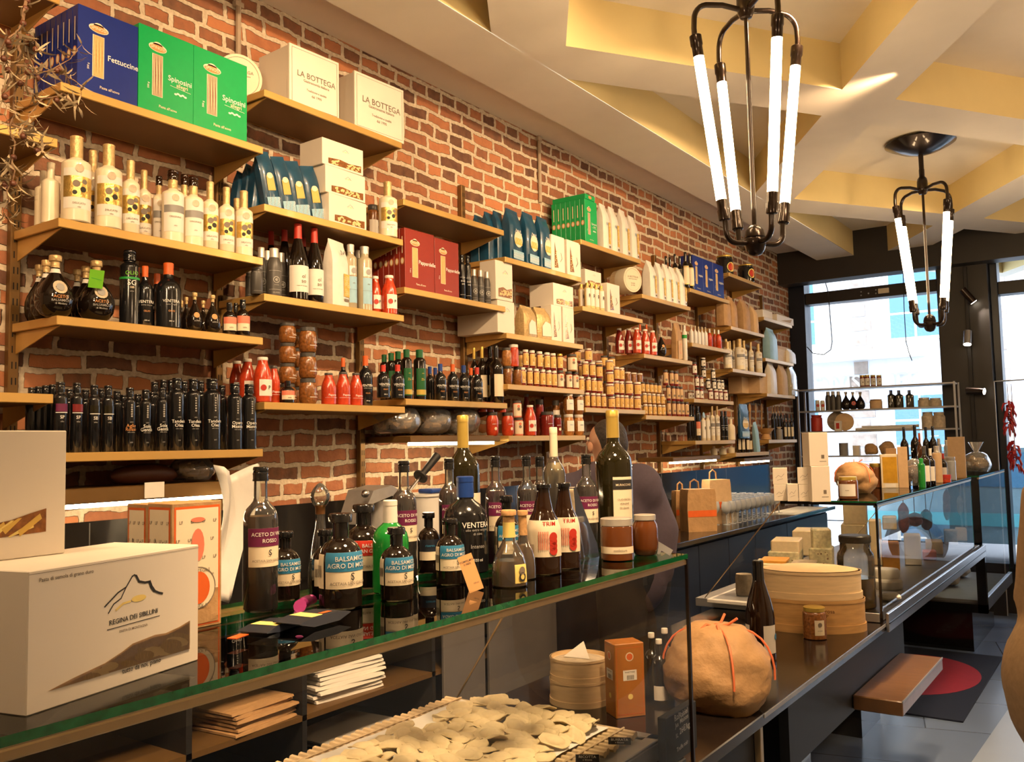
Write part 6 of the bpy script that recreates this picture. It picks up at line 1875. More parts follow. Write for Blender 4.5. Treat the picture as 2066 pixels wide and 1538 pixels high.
def lab2(top, z0, zm, z1, t1, t2, t3='ACETAIA SAN GIACOMO', s=.012, arc=1.3, ca=.55, bars=True):
    L = [('#', z1 - zm, zm, top), (t1, s, zm + (z1 - zm) * (.66 if t2 else .5), 'white_ink', 0)]
    if t2:
        L.append((t2, s, zm + (z1 - zm) * .30, 'white_ink', 0))
    L += [(t3, s * .62, z0 + (zm - z0) * .30, 'ink_soft', 0), ('S', s * 1.5, z0 + (zm - z0) * .68, 'ink', 0)]
    return ((z0, z1, arc, 'cream_label', L, ca),)
def bar_label(z0, z1, ca):
    return (z0, z1, .38, 'cream_label', [('|', .0035, (z0 + z1) / 2, 'ink', -.25)], ca)
ACE = lab2('purple', .31, .45, .575, 'ACETO DI VINO', 'ROSSO', s=.0092)
SBT(526, 1237, 942, 68, ZT, 'tall clear necked vinegar bottle with purple and cream label, nearest on the glass', 'oil', 'glass_bottle', ('bottle_black', .90, 'screw'), ACE, liquid=('liquid_brown', .655), seg=40)
BALS = lambda a='BALSAMICO', b='AGRO DI MOSTO', s=.0105: lab2('blue_label', .22, .40, .60, a, b, s=s) + (bar_label(.22, .58, -1.25),)
SBT(575, 1214, 1072, 60, ZT, 'small dark balsamic bottle with blue label, half behind the tall vinegar bottle', 'apoth', 'bottle_dark', ('bottle_black', .76, 'tee'), BALS(s=.009), group='blue labelled balsamic bottles', seg=36)
SBT(688, 1232, 1036, 86, ZT, 'largest blue labelled balsamic bottle at the front edge of the glass', 'apoth', 'bottle_dark', ('bottle_black', .76, 'tee'), BALS(s=.0118), group='blue labelled balsamic bottles', seg=44)
SBT(657, 1212, 1068, 56, ZT, 'small dark balsamic bottle peeping left behind the largest one', 'apoth', 'bottle_dark', ('bottle_black', .76, 'tee'), (bar_label(.2, .58, -.5),), group='blue labelled balsamic bottles')
SBT(801, 1215, 1064, 66, ZT, 'blue labelled balsamic bottle in front of the green bottle', 'apoth', 'bottle_dark', ('bottle_black', .76, 'tee'), BALS(s=.010), group='blue labelled balsamic bottles', seg=40)
SBT(909, 1182, 1046, 57, ZT, 'blue labelled balsamic bottle beside the leaning orange card', 'apoth', 'bottle_dark', ('bottle_black', .76, 'tee'), BALS(s=.009), group='blue labelled balsamic bottles', seg=36)
SBT(866, 1158, 1034, 46, ZT, 'small dark bottle with navy label and angled cream corner behind', 'apoth', 'bottle_dark', ('bottle_black', .76, 'tee'), ((.22, .56, 1.0, 'navy_cabinet', [('#', .14, .22, 'cream_label'), ('riserva', .008, .46, 'blue_label', 0)], .1),))
SBT(735, 1190, 1018, 80, ZT, 'dark balsamic bottle with dark red and cream label behind the largest one', 'apoth', 'bottle_dark', ('bottle_black', .76, 'tee'), lab2('red', .22, .40, .58, 'BALSAMICO', 'SAN GIACOMO', s=.010), seg=36)
SBT(1024, 1152, 1000, 50, ZT, 'dark bottle with blue label standing behind the amber corked bottle', 'apoth', 'bottle_dark', ('bottle_black', .76, 'tee'), BALS(s=.009), group='blue labelled balsamic bottles')
SBT(647, 1206, 974, 50, ZT, 'clear glass decanter with round glass stopper', 'decanter', 'glass_bottle', ('glass_bottle', .79, 'stopper'), (), band=('copper', .72, .80), seg=32, cat='decanter', name='decanter', liquid=('liquid_pale', .30))
SBT(789, 1200, 1009, 74, ZT, 'bright green glass bottle with white capsule', 'gin', 'green_liquid', ('paper', .75, 'foil'), (), seg=36)
SBT(817, 1168, 930, 50, ZT, 'clear necked vinegar bottle with purple label behind the green bottle', 'oil', 'glass_bottle', ('bottle_black', .90, 'screw'), ACE, liquid=('liquid_brown', .70), seg=32, group='clear necked vinegar bottles')
SBT(909, 1146, 925, 44, ZT, 'clear necked vinegar bottle between the white machine and the blue capped bottle', 'oil', 'glass_bottle', ('bottle_black', .90, 'screw'), ACE, liquid=('liquid_brown', .72), seg=32, group='clear necked vinegar bottles')
SBT(1003, 1140, 921, 42, ZT, 'clear necked vinegar bottle with reddish violet contents', 'oil', 'glass_bottle', ('bottle_black', .90, 'screw'), ACE, liquid=('liquid_violet', .68), seg=32, group='clear necked vinegar bottles')
SBT(1066, 1136, 920, 40, ZT, 'clear necked vinegar bottle, left of two behind the beer bottles', 'oil', 'glass_bottle', ('bottle_black', .90, 'screw'), ACE, liquid=('liquid_brown', .68), seg=32, group='clear necked vinegar bottles')
SBT(1093, 1134, 921, 40, ZT, 'clear necked vinegar bottle, right of two behind the beer bottles', 'oil', 'glass_bottle', ('bottle_black', .90, 'screw'), ACE, liquid=('liquid_brown', .66), seg=32, group='clear necked vinegar bottles')
SBT(1187, 1118, 917, 44, ZT, 'clear necked vinegar bottle left of the tall gold capped one', 'oil', 'glass_bottle', ('bottle_black', .90, 'screw'), ACE, liquid=('liquid_brown', .68), seg=32, group='clear necked vinegar bottles')
VENB = ((.1, .5, .9, None, [('VENTERA', .017, .50, 'white_ink'), ('olio extra vergine', .008, .45, 'dim_ink'), ('di oliva', .008, .41, 'dim_ink'), ('Intenso', .012, .28, 'dim_ink'), ('500 ml', .009, .14, 'white_ink')], .55),)
SBT(941, 1160, 961, 90, ZT, 'big black bottle with dark blue cap and white lettering', 'gin', 'bottle_black', ('blue_cap', .78, 'foil'), VENB, seg=40)
SBT(938, 1128, 838, 66, ZT, 'tall dark bottle with long gold capsule behind the blue capped one', 'bordeaux', 'bottle_olive', ('gold_cap', .76, 'foil'), ((.1, .45, .5, 'cream_label', [], 1.1),), seg=36)
SBT(1122, 1122, 862, 46, ZT, 'clear bottle of pale wine with cream capsule', 'bordeaux', 'glass_bottle', ('cream_label', .76, 'foil'), ((.1, .30, .9, 'cream_label', [], 0),), liquid=('liquid_pale', .72), seg=32)
SBT(1243, 1112, 828, 74, ZT, 'tallest dark oil bottle with gold cap and pale label at the far end', 'bordeaux', 'bottle_olive', ('gold_cap', .80, 'foil'), ((.10, .52, .62, 'cream_label', [('#', .07, .43, 'ink'), ('MURACCHIO', .008, .463, 'cream_label'), ('OLIO EXTRA', .007, .36, 'ink_soft'), ('VERGINE', .007, .33, 'ink_soft'), ('DI OLIVA', .007, .30, 'ink_soft'), ('@', .006, .17, 'green', .3)], .55),), seg=40)
TRI = ((.20, .60, 1.35, 'cream_label', [('TRIM', .014, .56, 'red', .35), ('@', .010, .42, 'red', .55), ('@', .010, .37, 'red', .55), ('@', .010, .32, 'red', .55), ('@', .010, .27, 'red', .55), ('|', .003, .28, 'ink_soft', -1.0), ('|', .004, .42, 'salmon', -.3), ('|', .004, .34, 'salmon', -.3)], .0),)
SBT(1099, 1162, 976, 70, ZT, 'dark beer bottle with white and red label, left of the pair', 'beer', 'bottle_brown', ('bottle_black', .955, 'screw'), TRI, seg=40, group='pair of dark beer bottles')
SBT(1141, 1150, 974, 62, ZT, 'dark beer bottle with white and red label, right of the pair', 'beer', 'bottle_brown', ('bottle_black', .955, 'screw'), TRI, seg=40, group='pair of dark beer bottles')
GRP = ((.06, .30, .45, 'lemon', [('@', .008, .22, 'ink_soft'), ('@', .009, .14, 'ink'), ('@', .005, .14, 'lemon')], .75),)
SBT(1029, 1188, 1029, 72, ZT, 'amber corked teardrop bottle with round yellow seal in front', 'teardrop', 'glass_bottle', ('cork', .82, 'cork'), GRP, band=('lemon', .64, .84), liquid=('liquid_amber', .34), seg=40)
SBT(1057, 1172, 1030, 50, ZT, 'amber corked teardrop bottle set back behind the seal fronted one', 'teardrop', 'glass_bottle', ('cork', .82, 'cork'), (), band=('cork', .64, .84), liquid=('liquid_amber', .50), seg=32)
JL = ((.18, .34, 1.3, 'cream_label', [('confettura', .008, .26, 'ink_soft', .2)], 0),)
SBT(1246, 1134, 1045, 66, ZT, 'jam jar with wide silver lid at the corner of the glass', 'jar', 'honey', ('silver_cap', .82, 'lid'), JL, seg=36)
SBT(1303, 1123, 1038, 52, ZT, 'rounder amber jar with silver lid behind the price card', 'round_jar', 'honey', ('silver_cap', .86, 'lid'), (), seg=32)
# wedge of pressed grain in plastic
p = at(1190, 1128, Z=ZT)
wd = MB('rind')
wd.prism([(-.02, -.035), (.02, -.035), (.02, .060), (-.02, .060)], 0, .001, 'rind')
wd.add([(-.03, -.055, 0), (.03, -.055, 0), (.03, .055, 0), (-.03, .055, 0), (-.03, .045, .03), (.03, .045, .03), (-.018, -.050, .17), (.018, -.050, .17), (-.018, -.038, .172), (.018, -.038, .172)], [(0, 1, 2, 3)[::-1], (3, 2, 5, 4), (4, 5, 9, 8), (8, 9, 7, 6), (6, 7, 1, 0), (0, 3, 4, 8, 6), (1, 7, 9, 5, 2)], 'rind')
t = thing('grain_pack', 'wedge shaped clear pack of grain leaning beside the beer bottles', 'pack', (p.x - .03, p.y - .01, ZT), .1)
part('grain', wd, t)
sk = MB('film'); sk.M = Matrix.Diagonal((1.12, 1.06, 1.03, 1)); sk.v = [sk.M @ Vector(v) for v in wd.v[8:]]; sk.f = [tuple(i - 8 for i in f_) for f_ in wd.f if min(f_) >= 8]; sk.mi = [sk._m('film')] * len(sk.f); sk.sm = [False] * len(sk.f)
part('plastic_wrap', sk, t)
# leaning orange card
p = at(962, 1192, Z=ZT)
cdm = MB('salmon'); mat('peach_card', (0.80, 0.42, 0.17), .6, var=.03)
cdm.box(-.0012, 0, -.0145, .0145, 0, .072, 'peach_card'); cdm.text('POMPELMO', 0, .060, .0052, .0006, 'ink_soft'); cdm.text('E PEPE', 0, .054, .0052, .0006, 'ink_soft'); cdm.text('100 ml', .004, .015, .004, .0006, 'ink_soft')
solo('price_card', cdm, 'small orange card with dark lettering leaning on a balsamic bottle', 'card', (p.x, p.y, ZT), face_cam(p) - .1, rot=(.32, -.12, face_cam(p) + .1))
# price clip near the last jars
p = at(1322, 1118, Z=ZT)
cl_ = MB('steel_satin'); cl_.box(-.03, .03, -.001, .001, .012, .028, 'steel_satin'); cl_.box(-.006, .006, -.002, .012, 0, .014, 'steel_satin')
solo('price_clip', cl_, 'slanted grey price strip at the far corner of the glass case', 'price strip', (p.x, p.y + .01, ZT), 0, rot=(0, .55, .5))
# flat blue snack packets
for i, (px_, py_, rz, L_, lb) in enumerate(((560, 1268, .25, .11, 'flat blue and yellow snack packet, lower of the overlapping pair'), (640, 1262, .1, .12, 'flat blue and yellow snack packet lying on top with red stripe'))):
    p = at(px_, py_, Z=ZT)
    k = MB('box_blue'); z_ = .003 + i * .005
    k.loft([[(-.028, -L_ / 2, z_), (.028, -L_ / 2, z_), (.028, -L_ / 2, z_ + .001), (-.028, -L_ / 2, z_ + .001)], [(-.03, -L_ / 4, 0), (.03, -L_ / 4, 0), (.026, -L_ / 4, z_ + .006), (-.026, -L_ / 4, z_ + .006)], [(-.03, L_ / 4, 0), (.03, L_ / 4, 0), (.026, L_ / 4, z_ + .006), (-.026, L_ / 4, z_ + .006)], [(-.028, L_ / 2, z_), (.028, L_ / 2, z_), (.028, L_ / 2, z_ + .001), (-.028, L_ / 2, z_ + .001)]], 'navy_cabinet', False)
    zz = z_ + .0065
    k.add([(.024, -L_ * .24, zz), (.024, -L_ * .02, zz), (-.024, -L_ * .02, zz), (-.024, -L_ * .24, zz)], [(0, 1, 2, 3)], 'lemon')
    k.add([(.018, L_ * .02, zz), (.018, L_ * .22, zz), (.008, L_ * .22, zz), (.008, L_ * .02, zz)], [(0, 1, 2, 3)], 'orange')
    solo('snack_packet', k, lb, 'packet', (p.x - .01, p.y, ZT + i * .004), rz, 'flat snack packets')
p = at(480, 1285, Z=ZT)
solo('small_sticker', MB('red').box(-.008, .008, -.016, .016, 0, .001, 'orange'), 'little red and orange sticker lying beside the snack packets', 'sticker', (p.x, p.y, ZT), .3)
p = at(617, 1226, Z=ZT)
cn = MB('pink_foil'); cn.tube([(0, -.03, .008), (0, -.02, .004), (0, -.012, .010), (0, .012, .010), (0, .02, .004), (0, .032, .009)], [.012, .003, .010, .010, .003, .010], 'pink_foil', 10)
solo('wrapped_sweet', cn, 'pink and white wrapped sweet between the bottles', 'sweet', (p.x, p.y, ZT), .5)

# ================================================================== INSIDE THE FOREGROUND CASE
ty0, ty1, tx0, tx1, tz = .62, 2.07, 1.215, 1.885, .862
t = thing('pasta_tray', 'grey metal tray under the reed mat of fresh pasta', 'tray', ((tx0 + tx1) / 2, (ty0 + ty1) / 2, .80))
tr = MB('steel_satin')
hx, hy = (tx1 - tx0) / 2, (ty1 - ty0) / 2
tr.box(-hx, hx, -hy, hy, 0, .045, 'steel_satin', .003)
part('tray_body', tr, t)
rim = MB('steel_satin')
for x0, x1, y0, y1 in ((-hx, -hx + .035, -hy, hy), (hx - .035, hx, -hy, hy), (-hx, hx, hy - .035, hy), (-hx, hx, -hy, -hy + .035)):
    rim.box(x0, x1, y0, y1, .045, .052, 'steel_satin', .002)
part('rim', rim, t)
t = thing('reed_mat', 'mat of pale reeds tied with string under the fresh pasta', 'mat', ((tx0 + tx1) / 2, (ty0 + ty1) / 2, .852))
n_r = 58
for i in range(n_r):
    y = -hy + .05 + (2 * hy - .10) * i / (n_r - 1)
    part('reed', MB('reed').tube([(-hx + .012 + .004 * (i % 3), y, .008), (hx - .045 - .006 * (i % 2), y, .008)], .0082, 'reed', 7), t)
for x_ in (-hx + .06, hx - .09):
    st_ = MB('reed'); st_.tube([(x_ + .003 * (i % 2), -hy + .04 + (2 * hy - .08) * i / 110, .016 + .002 * (i % 2)) for i in range(111)], .003, 'reed', 5)
    part('binding_string', st_, t)
cl = MB('flour_cloth')
nx, ny = 10, 30
vs = [(-hx + .085 + (2 * hx - .20) * i / nx, -hy + .06 + (2 * hy - .13) * j / ny, .0205 + .0025 * math.sin(i * 1.7 + j) * math.cos(j * .9)) for j in range(ny + 1) for i in range(nx + 1)]
cl.add(vs, [(j * (nx + 1) + i, j * (nx + 1) + i + 1, (j + 1) * (nx + 1) + i + 1, (j + 1) * (nx + 1) + i) for j in range(ny) for i in range(nx)], 'flour_cloth', True)
solo('floured_cloth', cl, 'white floured cloth spread between the reed mat and the fresh pasta', 'cloth', ((tx0 + tx1) / 2, (ty0 + ty1) / 2, .852))
def raviolo():
    mb = MB('pasta_raw')
    k = 18
    rings = []
    for fr, z in ((.0, .0105), (.45, .0095), (.62, .006), (.72, .0028), (1.0, .0020), (1.0, 0)):
        rings.append([(fr * .037 * math.cos(2 * PI * i / k) * (1 + .05 * math.sin(3 * i)), fr * .0245 * math.sin(2 * PI * i / k), z + (.003 * math.sin(i * 1.1) * fr if fr > .9 else 0)) for i in range(k)])
    rings[0] = [(0.002 * math.cos(2 * PI * i / k), 0.002 * math.sin(2 * PI * i / k), .0105) for i in range(k)]
    mb.loft(rings[::-1], 'pasta_raw', True)
    return mb.mesh('fresh_pasta')
rv = [raviolo()]
for v_ in range(2):
    m2 = rv[0].copy()
    for q in m2.vertices:
        q.co.z += (.10 if v_ else -.06) * (q.co.x ** 2) * 40 * .25 + (.05 if v_ else .1) * q.co.y * q.co.x * 8
    rv.append(m2)
rnd = random.Random(21)
spots_ = []
for j in range(30):
    for i in range(9):
        x = tx0 + .15 + (tx1 - tx0 - .30) * (i + .25 + .5 * (j % 2)) / 8.6 + rnd.uniform(-.012, .012)
        y = ty1 - .075 - j * .039 + rnd.uniform(-.01, .01)
        if y > .92 and not (x < tx0 + .22 and 1.70 < y < 1.80):
            spots_.append((x, y, j))
for n_, (x, y, j) in enumerate(spots_[:250]):
    o = bpy.data.objects.new('fresh_pasta', rv[n_ % 3])
    COL.objects.link(o)
    o.location = (x, y, .876 + .005 * ((n_ * 7) % 4))
    o.rotation_euler = (rnd.uniform(-.05, .45), rnd.uniform(-.30, .30), rnd.uniform(-.9, 1.1) + (PI if n_ % 5 == 0 else 0))
    tag(o, 'floury oval of fresh filled pasta heaped on the cloth in the case', 'fresh pasta', 'ovals of fresh filled pasta')
for px_, py_, s_, lb in ((1250, 1497, 'BURRATA', 'small black name tag lettered in white on the right end of the reed mat'), (1185, 1532, 'RICOTTA', 'small black name tag at the bottom of the frame on the reed mat')):
    p = at(px_, py_, Z=.89)
    k = MB('chalk_black'); k.box(-.0008, 0, -.026, .026, 0, .018, 'chalk_black'); k.text(s_, 0, .0115, .009, .0004, 'white_ink'); k.text('e limone', 0, .0045, .006, .0004, 'white_ink')
    solo('name_tag', k, lb, 'tag', (p.x, p.y, .884), 0, rot=(0, -.9, face_cam(p)))
# chalkboard by the corner
a, b = at(1342, 1440, X=1.925), at(1404, 1412, X=1.925)
k = MB('chalk_black')
wv = b.y - a.y; zt_ = b.z
k.box(-.022, 0, -wv / 2, wv / 2, 0, zt_ - .8025, 'chalk_black', .002)
hh = zt_ - .8025
for s_, u, v, sz in (('Rol', -.028, .90, .016), ('Raisiel', .012, .90, .016), ('Jus', -.028, .74, .013), ('Maison', .014, .78, .014), ('26€/kg', .016, .58, .017), ('1L', -.03, .52, .012), ('Truffe noir', .0, .25, .012)):
    k.text(s_, u, hh * v, sz * 1.25, .0006, 'white_ink', rot=.06)
k.stroke([(-.04, hh * .84), (-.015, hh * .85)], .0012, .0006, 'white_ink')
solo('chalkboard_sign', k, 'small black chalkboard with handwritten prices at the corner of the case', 'sign', (1.925, (a.y + b.y) / 2, .8005), 0)

# ================================================================== BEHIND THE CASE: paper goods in the open shelves
def paper_stack(px_, py_, X, z, wv, dd, n, m, label, th=.012, rz=0.0):
    p = at(px_, py_, X=X)
    t = thing('folded_paper_bags', label, 'paper bags', (X, p.y, z), rz)
    rnd = random.Random(px_)
    for i in range(n):
        mb = MB(m)
        dy, dx, q = rnd.uniform(-.01, .01), rnd.uniform(-.01, .01), rnd.uniform(-.05, .05)
        mb.M = T(dx, dy, i * (th + .0004), q)
        mb.loft([[(-dd / 2, y, zz), (dd / 2, y, zz), (dd / 2 - .003, y, zz + h_), (-dd / 2 + .003, y, zz + h_)] for y, zz, h_ in ((-wv / 2, .001, th * .6), (-wv / 3, 0, th), (0, 0, th), (wv / 3, 0, th), (wv / 2, .002, th * .5))], m, True)
        part('folded_bag', mb, t)
paper_stack(480, 1420, .44, .704, .26, .26, 6, 'kraft', 'stack of folded brown paper bags in the open shelf behind the case', rz=.1)
paper_stack(665, 1370, .42, .704, .30, .26, 8, 'paper', 'thick stack of folded white paper bags in the open shelf behind the case', .015, rz=-.1)
paper_stack(700, 1450, .40, .519, .36, .28, 3, 'paper', 'loose white paper sheets on the low shelf behind the case', .008, rz=.12)
# ================================================================== ON THE STONE COUNTER
def wood_tiers(name, label, c, rx, ry, z, tiers, rz, text=None):
    t = thing(name, label, 'wooden box', c, rz)
    zz = 0
    for i, (hh, f, m) in enumerate(tiers):
        mb = MB(m)
        mb.lathe([(rx * f, zz), (rx * f, zz + hh), (rx * (f - .03), zz + hh), (rx * (f - .03), zz + hh - .012)], m, 48, sy=ry / rx)
        mb.lathe([(rx * f, zz), (rx * f * 1.022, zz), (rx * f * 1.022, zz + hh * .24), (rx * f, zz + hh * .24)], m, 48, sy=ry / rx, cap0=False, cap1=False)
        mb.lathe([(rx * f, zz + hh * .9), (rx * f * 1.015, zz + hh * .9), (rx * f * 1.015, zz + hh), (rx * f * .97, zz + hh)], m, 48, sy=ry / rx, cap0=False, cap1=False)
        part('tier' if i < len(tiers) - 1 else 'lid', mb, t)
        zz += hh
    return t
p = at(1642, 1276, Z=.77)
tv = Vector((p.x - CAM.x, p.y, 0)).normalized()
c_ = p + tv * .135
t = wood_tiers('cheese_box', 'large oval wooden cheese box with woven lid on the stone counter', (c_.x, c_.y - .03, .77), .22, .145, .77, ((.135, 1.0, 'wood'), (.115, .955, 'pale_wood')), math.atan2(tv.y, tv.x) - PI / 2)
k = MB('pale_wood'); k.lathe([(.20, .252), (.14, .262), (.0, .266)], 'pale_wood', 40, sy=.145 / .22, cap0=False); part('woven_top', k, t)
k = MB('ink_soft'); k.M = Matrix.Rotation(-PI / 2, 4, 'Z'); k.text('Malvarosa', .05, .095, .022, .150, 'leather_brown'); k.text('DOP', .05, .075, .018, .150, 'leather_brown'); part('lettering', k, t)
SBT(1537, 1337, 1131, 58, .77, 'dark wine bottle with black screw cap standing alone on the stone counter', 'burgundy', 'bottle_brown', ('bottle_black', .80, 'foil'), ((.08, .36, .55, 'paper', [('@', .012, .24, 'blue_label', .55)], .75), (.08, .36, .35, 'paper', [('|', .003, .2, 'ink', -.2)], -1.15)), seg=36)
SBT(1645, 1293, 1224, 46, .77, 'small hexagonal jar of anchovies with gold lid on the stone counter', 'jar', 'brown_food', ('gold_cap', .86, 'lid'), ((.15, .62, .45, 'cream_label', [('@', .009, .48, 'ink_soft'), ('acciughe', .006, .30, 'ink_soft')], .45),), seg=28)
# bread in brown paper with a ribbon
def parcel(name, label, c, s, seed, m='kraft', knot=True, rz=0):
    t = thing(name, label, 'parcel', c, rz)
    body = lumpy(0, (0, 0, s[2] * .85), s, m, seed, amp=.13, fine=1.2)
    part('paper_wrap', body, t)
    rb = MB('ribbon')
    for a0 in (0.4, 2.2):
        pts = []
        for i in range(15):
            th = -1.7 + 3.4 * i / 14
            pts.append((s[0] * 1.10 * max(0, abs(math.sin(th))) ** .6 * (1 if th > 0 else -1) * math.cos(a0), s[1] * 1.10 * abs(math.sin(th)) ** .6 * (1 if th > 0 else -1) * math.sin(a0), s[2] * .86 + s[2] * 1.10 * math.cos(th)))
        rb.tube(pts, s[0] * .022, 'ribbon', 6)
    zt = s[2] * 1.92
    rb.ball((0, 0, zt), s[0] * .09, 'ribbon', 8, 6)
    for a0 in (.2, 1.5, 2.8, 4.2, 5.2):
        rb.tube([(0, 0, zt), (s[0] * .25 * math.cos(a0), s[1] * .25 * math.sin(a0), zt + s[2] * .10), (s[0] * .42 * math.cos(a0), s[1] * .42 * math.sin(a0), zt + s[2] * (.25 if a0 < 2 else -.02))], s[0] * .028, 'ribbon', 6)
    part('ribbon', rb, t, 'orange ribbon')
p = at(1448, 1440, Z=.77)
parcel('bread_parcel', 'round loaf wrapped in brown paper with orange ribbon on the stone counter', (p.x - .02, p.y + .06, .77), (.155, .14, .125), 3)
# card reader
p = at(1475, 1290, Z=.77)
k = MB('black_matt'); k.box(-.04, .04, -.075, .075, 0, .022, 'black_matt', .006); k.box(-.028, .028, 0, .06, .022, .0225, 'grey_mid')
for i in range(9):
    k.box(-.025 + .018 * (i % 3), -.012 + .018 * (i % 3), -.06 + .018 * (i // 3), -.048 + .018 * (i // 3), .022, .0245, 'grey_dark')
solo('card_reader', k, 'black payment card reader behind the lone wine bottle', 'card reader', (p.x, p.y, .77), 1.0)
# behind the end pane of the first case
p = at(1172, 1432, Z=.77)
t = wood_tiers('cheese_box', 'pale round two tier wooden box seen through the end of the glass case', (p.x - .05, p.y + .08, .77), .095, .095, .77, ((.075, 1.0, 'pale_wood'), (.065, .97, 'pale_wood')), 0)
k = MB('paper'); k.add([(-.04, -.03, .139), (.05, -.02, .139), (.0, .03, .18)], [(0, 1, 2)], 'paper'); k.lathe([(.085, .128), (.06, .135), (.0, .14)], 'rind', 24, cap0=False); part('paper_wrap', k, t)
a, b = at(1225, 1452, Z=.77), at(1290, 1462, Z=.77)
hh = zat(a, 1228, 1302) - .77
k = MB('bench_wood'); mat('amber_box', (.42, .15, .022), .35, var=.1)
k.box(-.075, 0, -.048, .048, 0, hh, 'amber_box', .002)
for M_ in (Matrix.Identity(4), Matrix.Translation((-.0375, -.048, 0)) @ Matrix.Rotation(-PI / 2, 4, 'Z')):
    k.M = M_
    w2 = .042 if M_ == Matrix.Identity(4) else .032
    k.stroke([(-w2, .01), (w2, .01), (w2, hh - .012), (-w2, hh - .012), (-w2, .01)], .0012, .0006, 'orange')
    k.disc(0, hh * .82, .013, .013, .0008, 'cream_label'); k.disc(0, hh * .82, .010, .010, .0012, 'orange')
    k.rect(-.022, .022, hh * .50, hh * .64, .0008, 'paper')
    for q in range(6):
        k.rect(-.010 + q * .004, -.008 + q * .004, hh * .51, hh * .57, .0012, 'ink')
    k.text('PANETTONE', 0, hh * .61, .0055, .0012, 'ink')
    k.disc(0, hh * .28, .008, .008, .0008, 'lemon')
c_ = (a + b) / 2
solo('gift_carton', k, 'tall amber brown carton with white barcode sticker seen through the case end', 'carton', (c_.x, c_.y + .05, .77), face_cam(c_) + .42)
for i, (px_, yb__, yt__, X_) in enumerate(((1318, 1420, 1277, 0), (1345, 1415, 1268, 0), (1333, 1425, 1290, 0))):
    SBT(px_, yb__, yt__, 34, .77, 'dark bottle with white cap behind the amber carton, %s' % ('left', 'right', 'middle and nearest')[i], 'squat', 'bottle_black', ('paper', .93, 'lid'), ((.08, .30, 1.0, 'paper', [], .2),) if i == 2 else (), group='white capped dark bottles behind the amber carton', name='bottle')

# ================================================================== CHEESE CASE: inside
ZI = .8125
def block(px_, yb__, wp, hp, m, label, d=.7, rz=0, z=ZI, c=.006, name='cheese', spots=0, cat='cheese', kind='box'):
    p = at(px_, yb__, Z=z)
    s = depth(p) / F_PX
    wv, hh = wp * s * (1.3 if kind == 'box' else 1), hp * s
    mb = MB(m)
    if kind == 'box':
        mb.box(-wv * d / 2, wv * d / 2, -wv / 2, wv / 2, 0, hh, m, min(c, hh * .2))
        rnd = random.Random(px_)
        for i in range(spots):
            mb.disc(rnd.uniform(-.4, .4) * wv, rnd.uniform(.15, .85) * hh, rnd.uniform(.003, .008), rnd.uniform(.003, .007), wv * d / 2 + .0006, 'leather_brown', 7)
        if spots:
            mb.M = Matrix.Rotation(-PI / 2, 4, 'Z')
            for i in range(spots):
                mb.disc(rnd.uniform(-.4, .4) * wv * d, rnd.uniform(.15, .85) * hh, rnd.uniform(.003, .007), rnd.uniform(.003, .006), wv / 2 + .0006, 'leather_brown', 7)
    elif kind == 'wheel':
        mb.lathe([(wv * .47, 0), (wv / 2, hh * .15), (wv / 2, hh * .85), (wv * .46, hh)], m, 28)
    elif kind == 'wedge':
        mb.prism([(-wv * .5, -wv * .1), (wv * .4, -wv * .5), (wv * .45, wv * .5)], 0, hh, m)
    return solo(name, mb, label, cat, (p.x - wv * .2, p.y + wv * d * .3, z), rz + .2)
zs = ZI
b1 = block(1668, 1150, 48, 44, 'cheese_spot', 'pale yellow spotted cheese block, lower of the stacked pair by the jar', spots=6)
p_ = b1.location.copy()
k = MB('cheese_spot'); k.box(-.055, .055, -.06, .06, 0, .12, 'cheese_spot', .008)
rnd = random.Random(2)
for i in range(9):
    k.disc(rnd.uniform(-.05, .05), rnd.uniform(.02, .1), .006, .005, .0556, 'leather_brown', 7)
solo('cheese', k, 'pale yellow spotted cheese block tilted on top of the stacked pair', 'cheese', (p_.x, p_.y, zs + .118), .35, rot=(0, 0, .35))
block(1598, 1150, 66, 38, 'cheese_spot', 'long pale cheese with dark veins left of the stacked pair', spots=5, z=ZI)
k = block(1600, 1150, 60, 24, 'cheese', 'flat cheese piece lying on the long veined cheese', z=ZI); k.location.z = ZI + .105
block(1566, 1170, 60, 34, 'cheese', 'big cheese piece with orange yellow top at the left end of the case', .8)
k = block(1572, 1170, 50, 6, 'cheese_orange', 'orange yellow cut slice on the leftmost cheese', .8); k.location.z = ZI + .092
block(1632, 1160, 52, 24, 'rind', 'white rinded cheese slice lying in front of the spotted cheeses')
block(1674, 1165, 20, 18, 'leather_brown', 'small dark rinded cheese beside the oil jar', kind='wheel')
block(1735, 1092, 52, 34, 'cheese', 'orange rinded cheese block, lower one behind the jar', z=ZI)
k = block(1738, 1092, 48, 46, 'cheese', 'tall pale cheese block, upper one behind the jar', z=ZI); k.location.z = ZI + .127
block(1640, 1120, 60, 50, 'cheese', 'dim pale cheese at the back of the case', .6)
block(1777, 1140, 34, 90, 'cheese', 'tall narrow wedge of hard cheese standing upright', .5, name='cheese')
block(1808, 1152, 42, 56, 'cheese_orange', 'bright orange cheese block behind the glass', .6)
k = block(1806, 1130, 34, 26, 'cheese', 'pale cheese wedge resting on the bright orange block', .6); k.location.z = ZI + .19
block(1800, 1190, 58, 18, 'bag_white', 'white wrapped soft cheese disc, lower of the pair near the glass', kind='wheel')
k = block(1798, 1186, 50, 18, 'bag_white', 'white wrapped soft cheese disc with label, upper of the pair', kind='wheel'); k.location.z = ZI + .046
bagged('crumpled_paper', 'crumpled white paper wrapper lying at the front of the cheese case', tuple(at(1795, 1212, Z=ZI)), (.05, .06, .018), 'bag_white', 31, 4, 'paper', .01, 'bag_white')
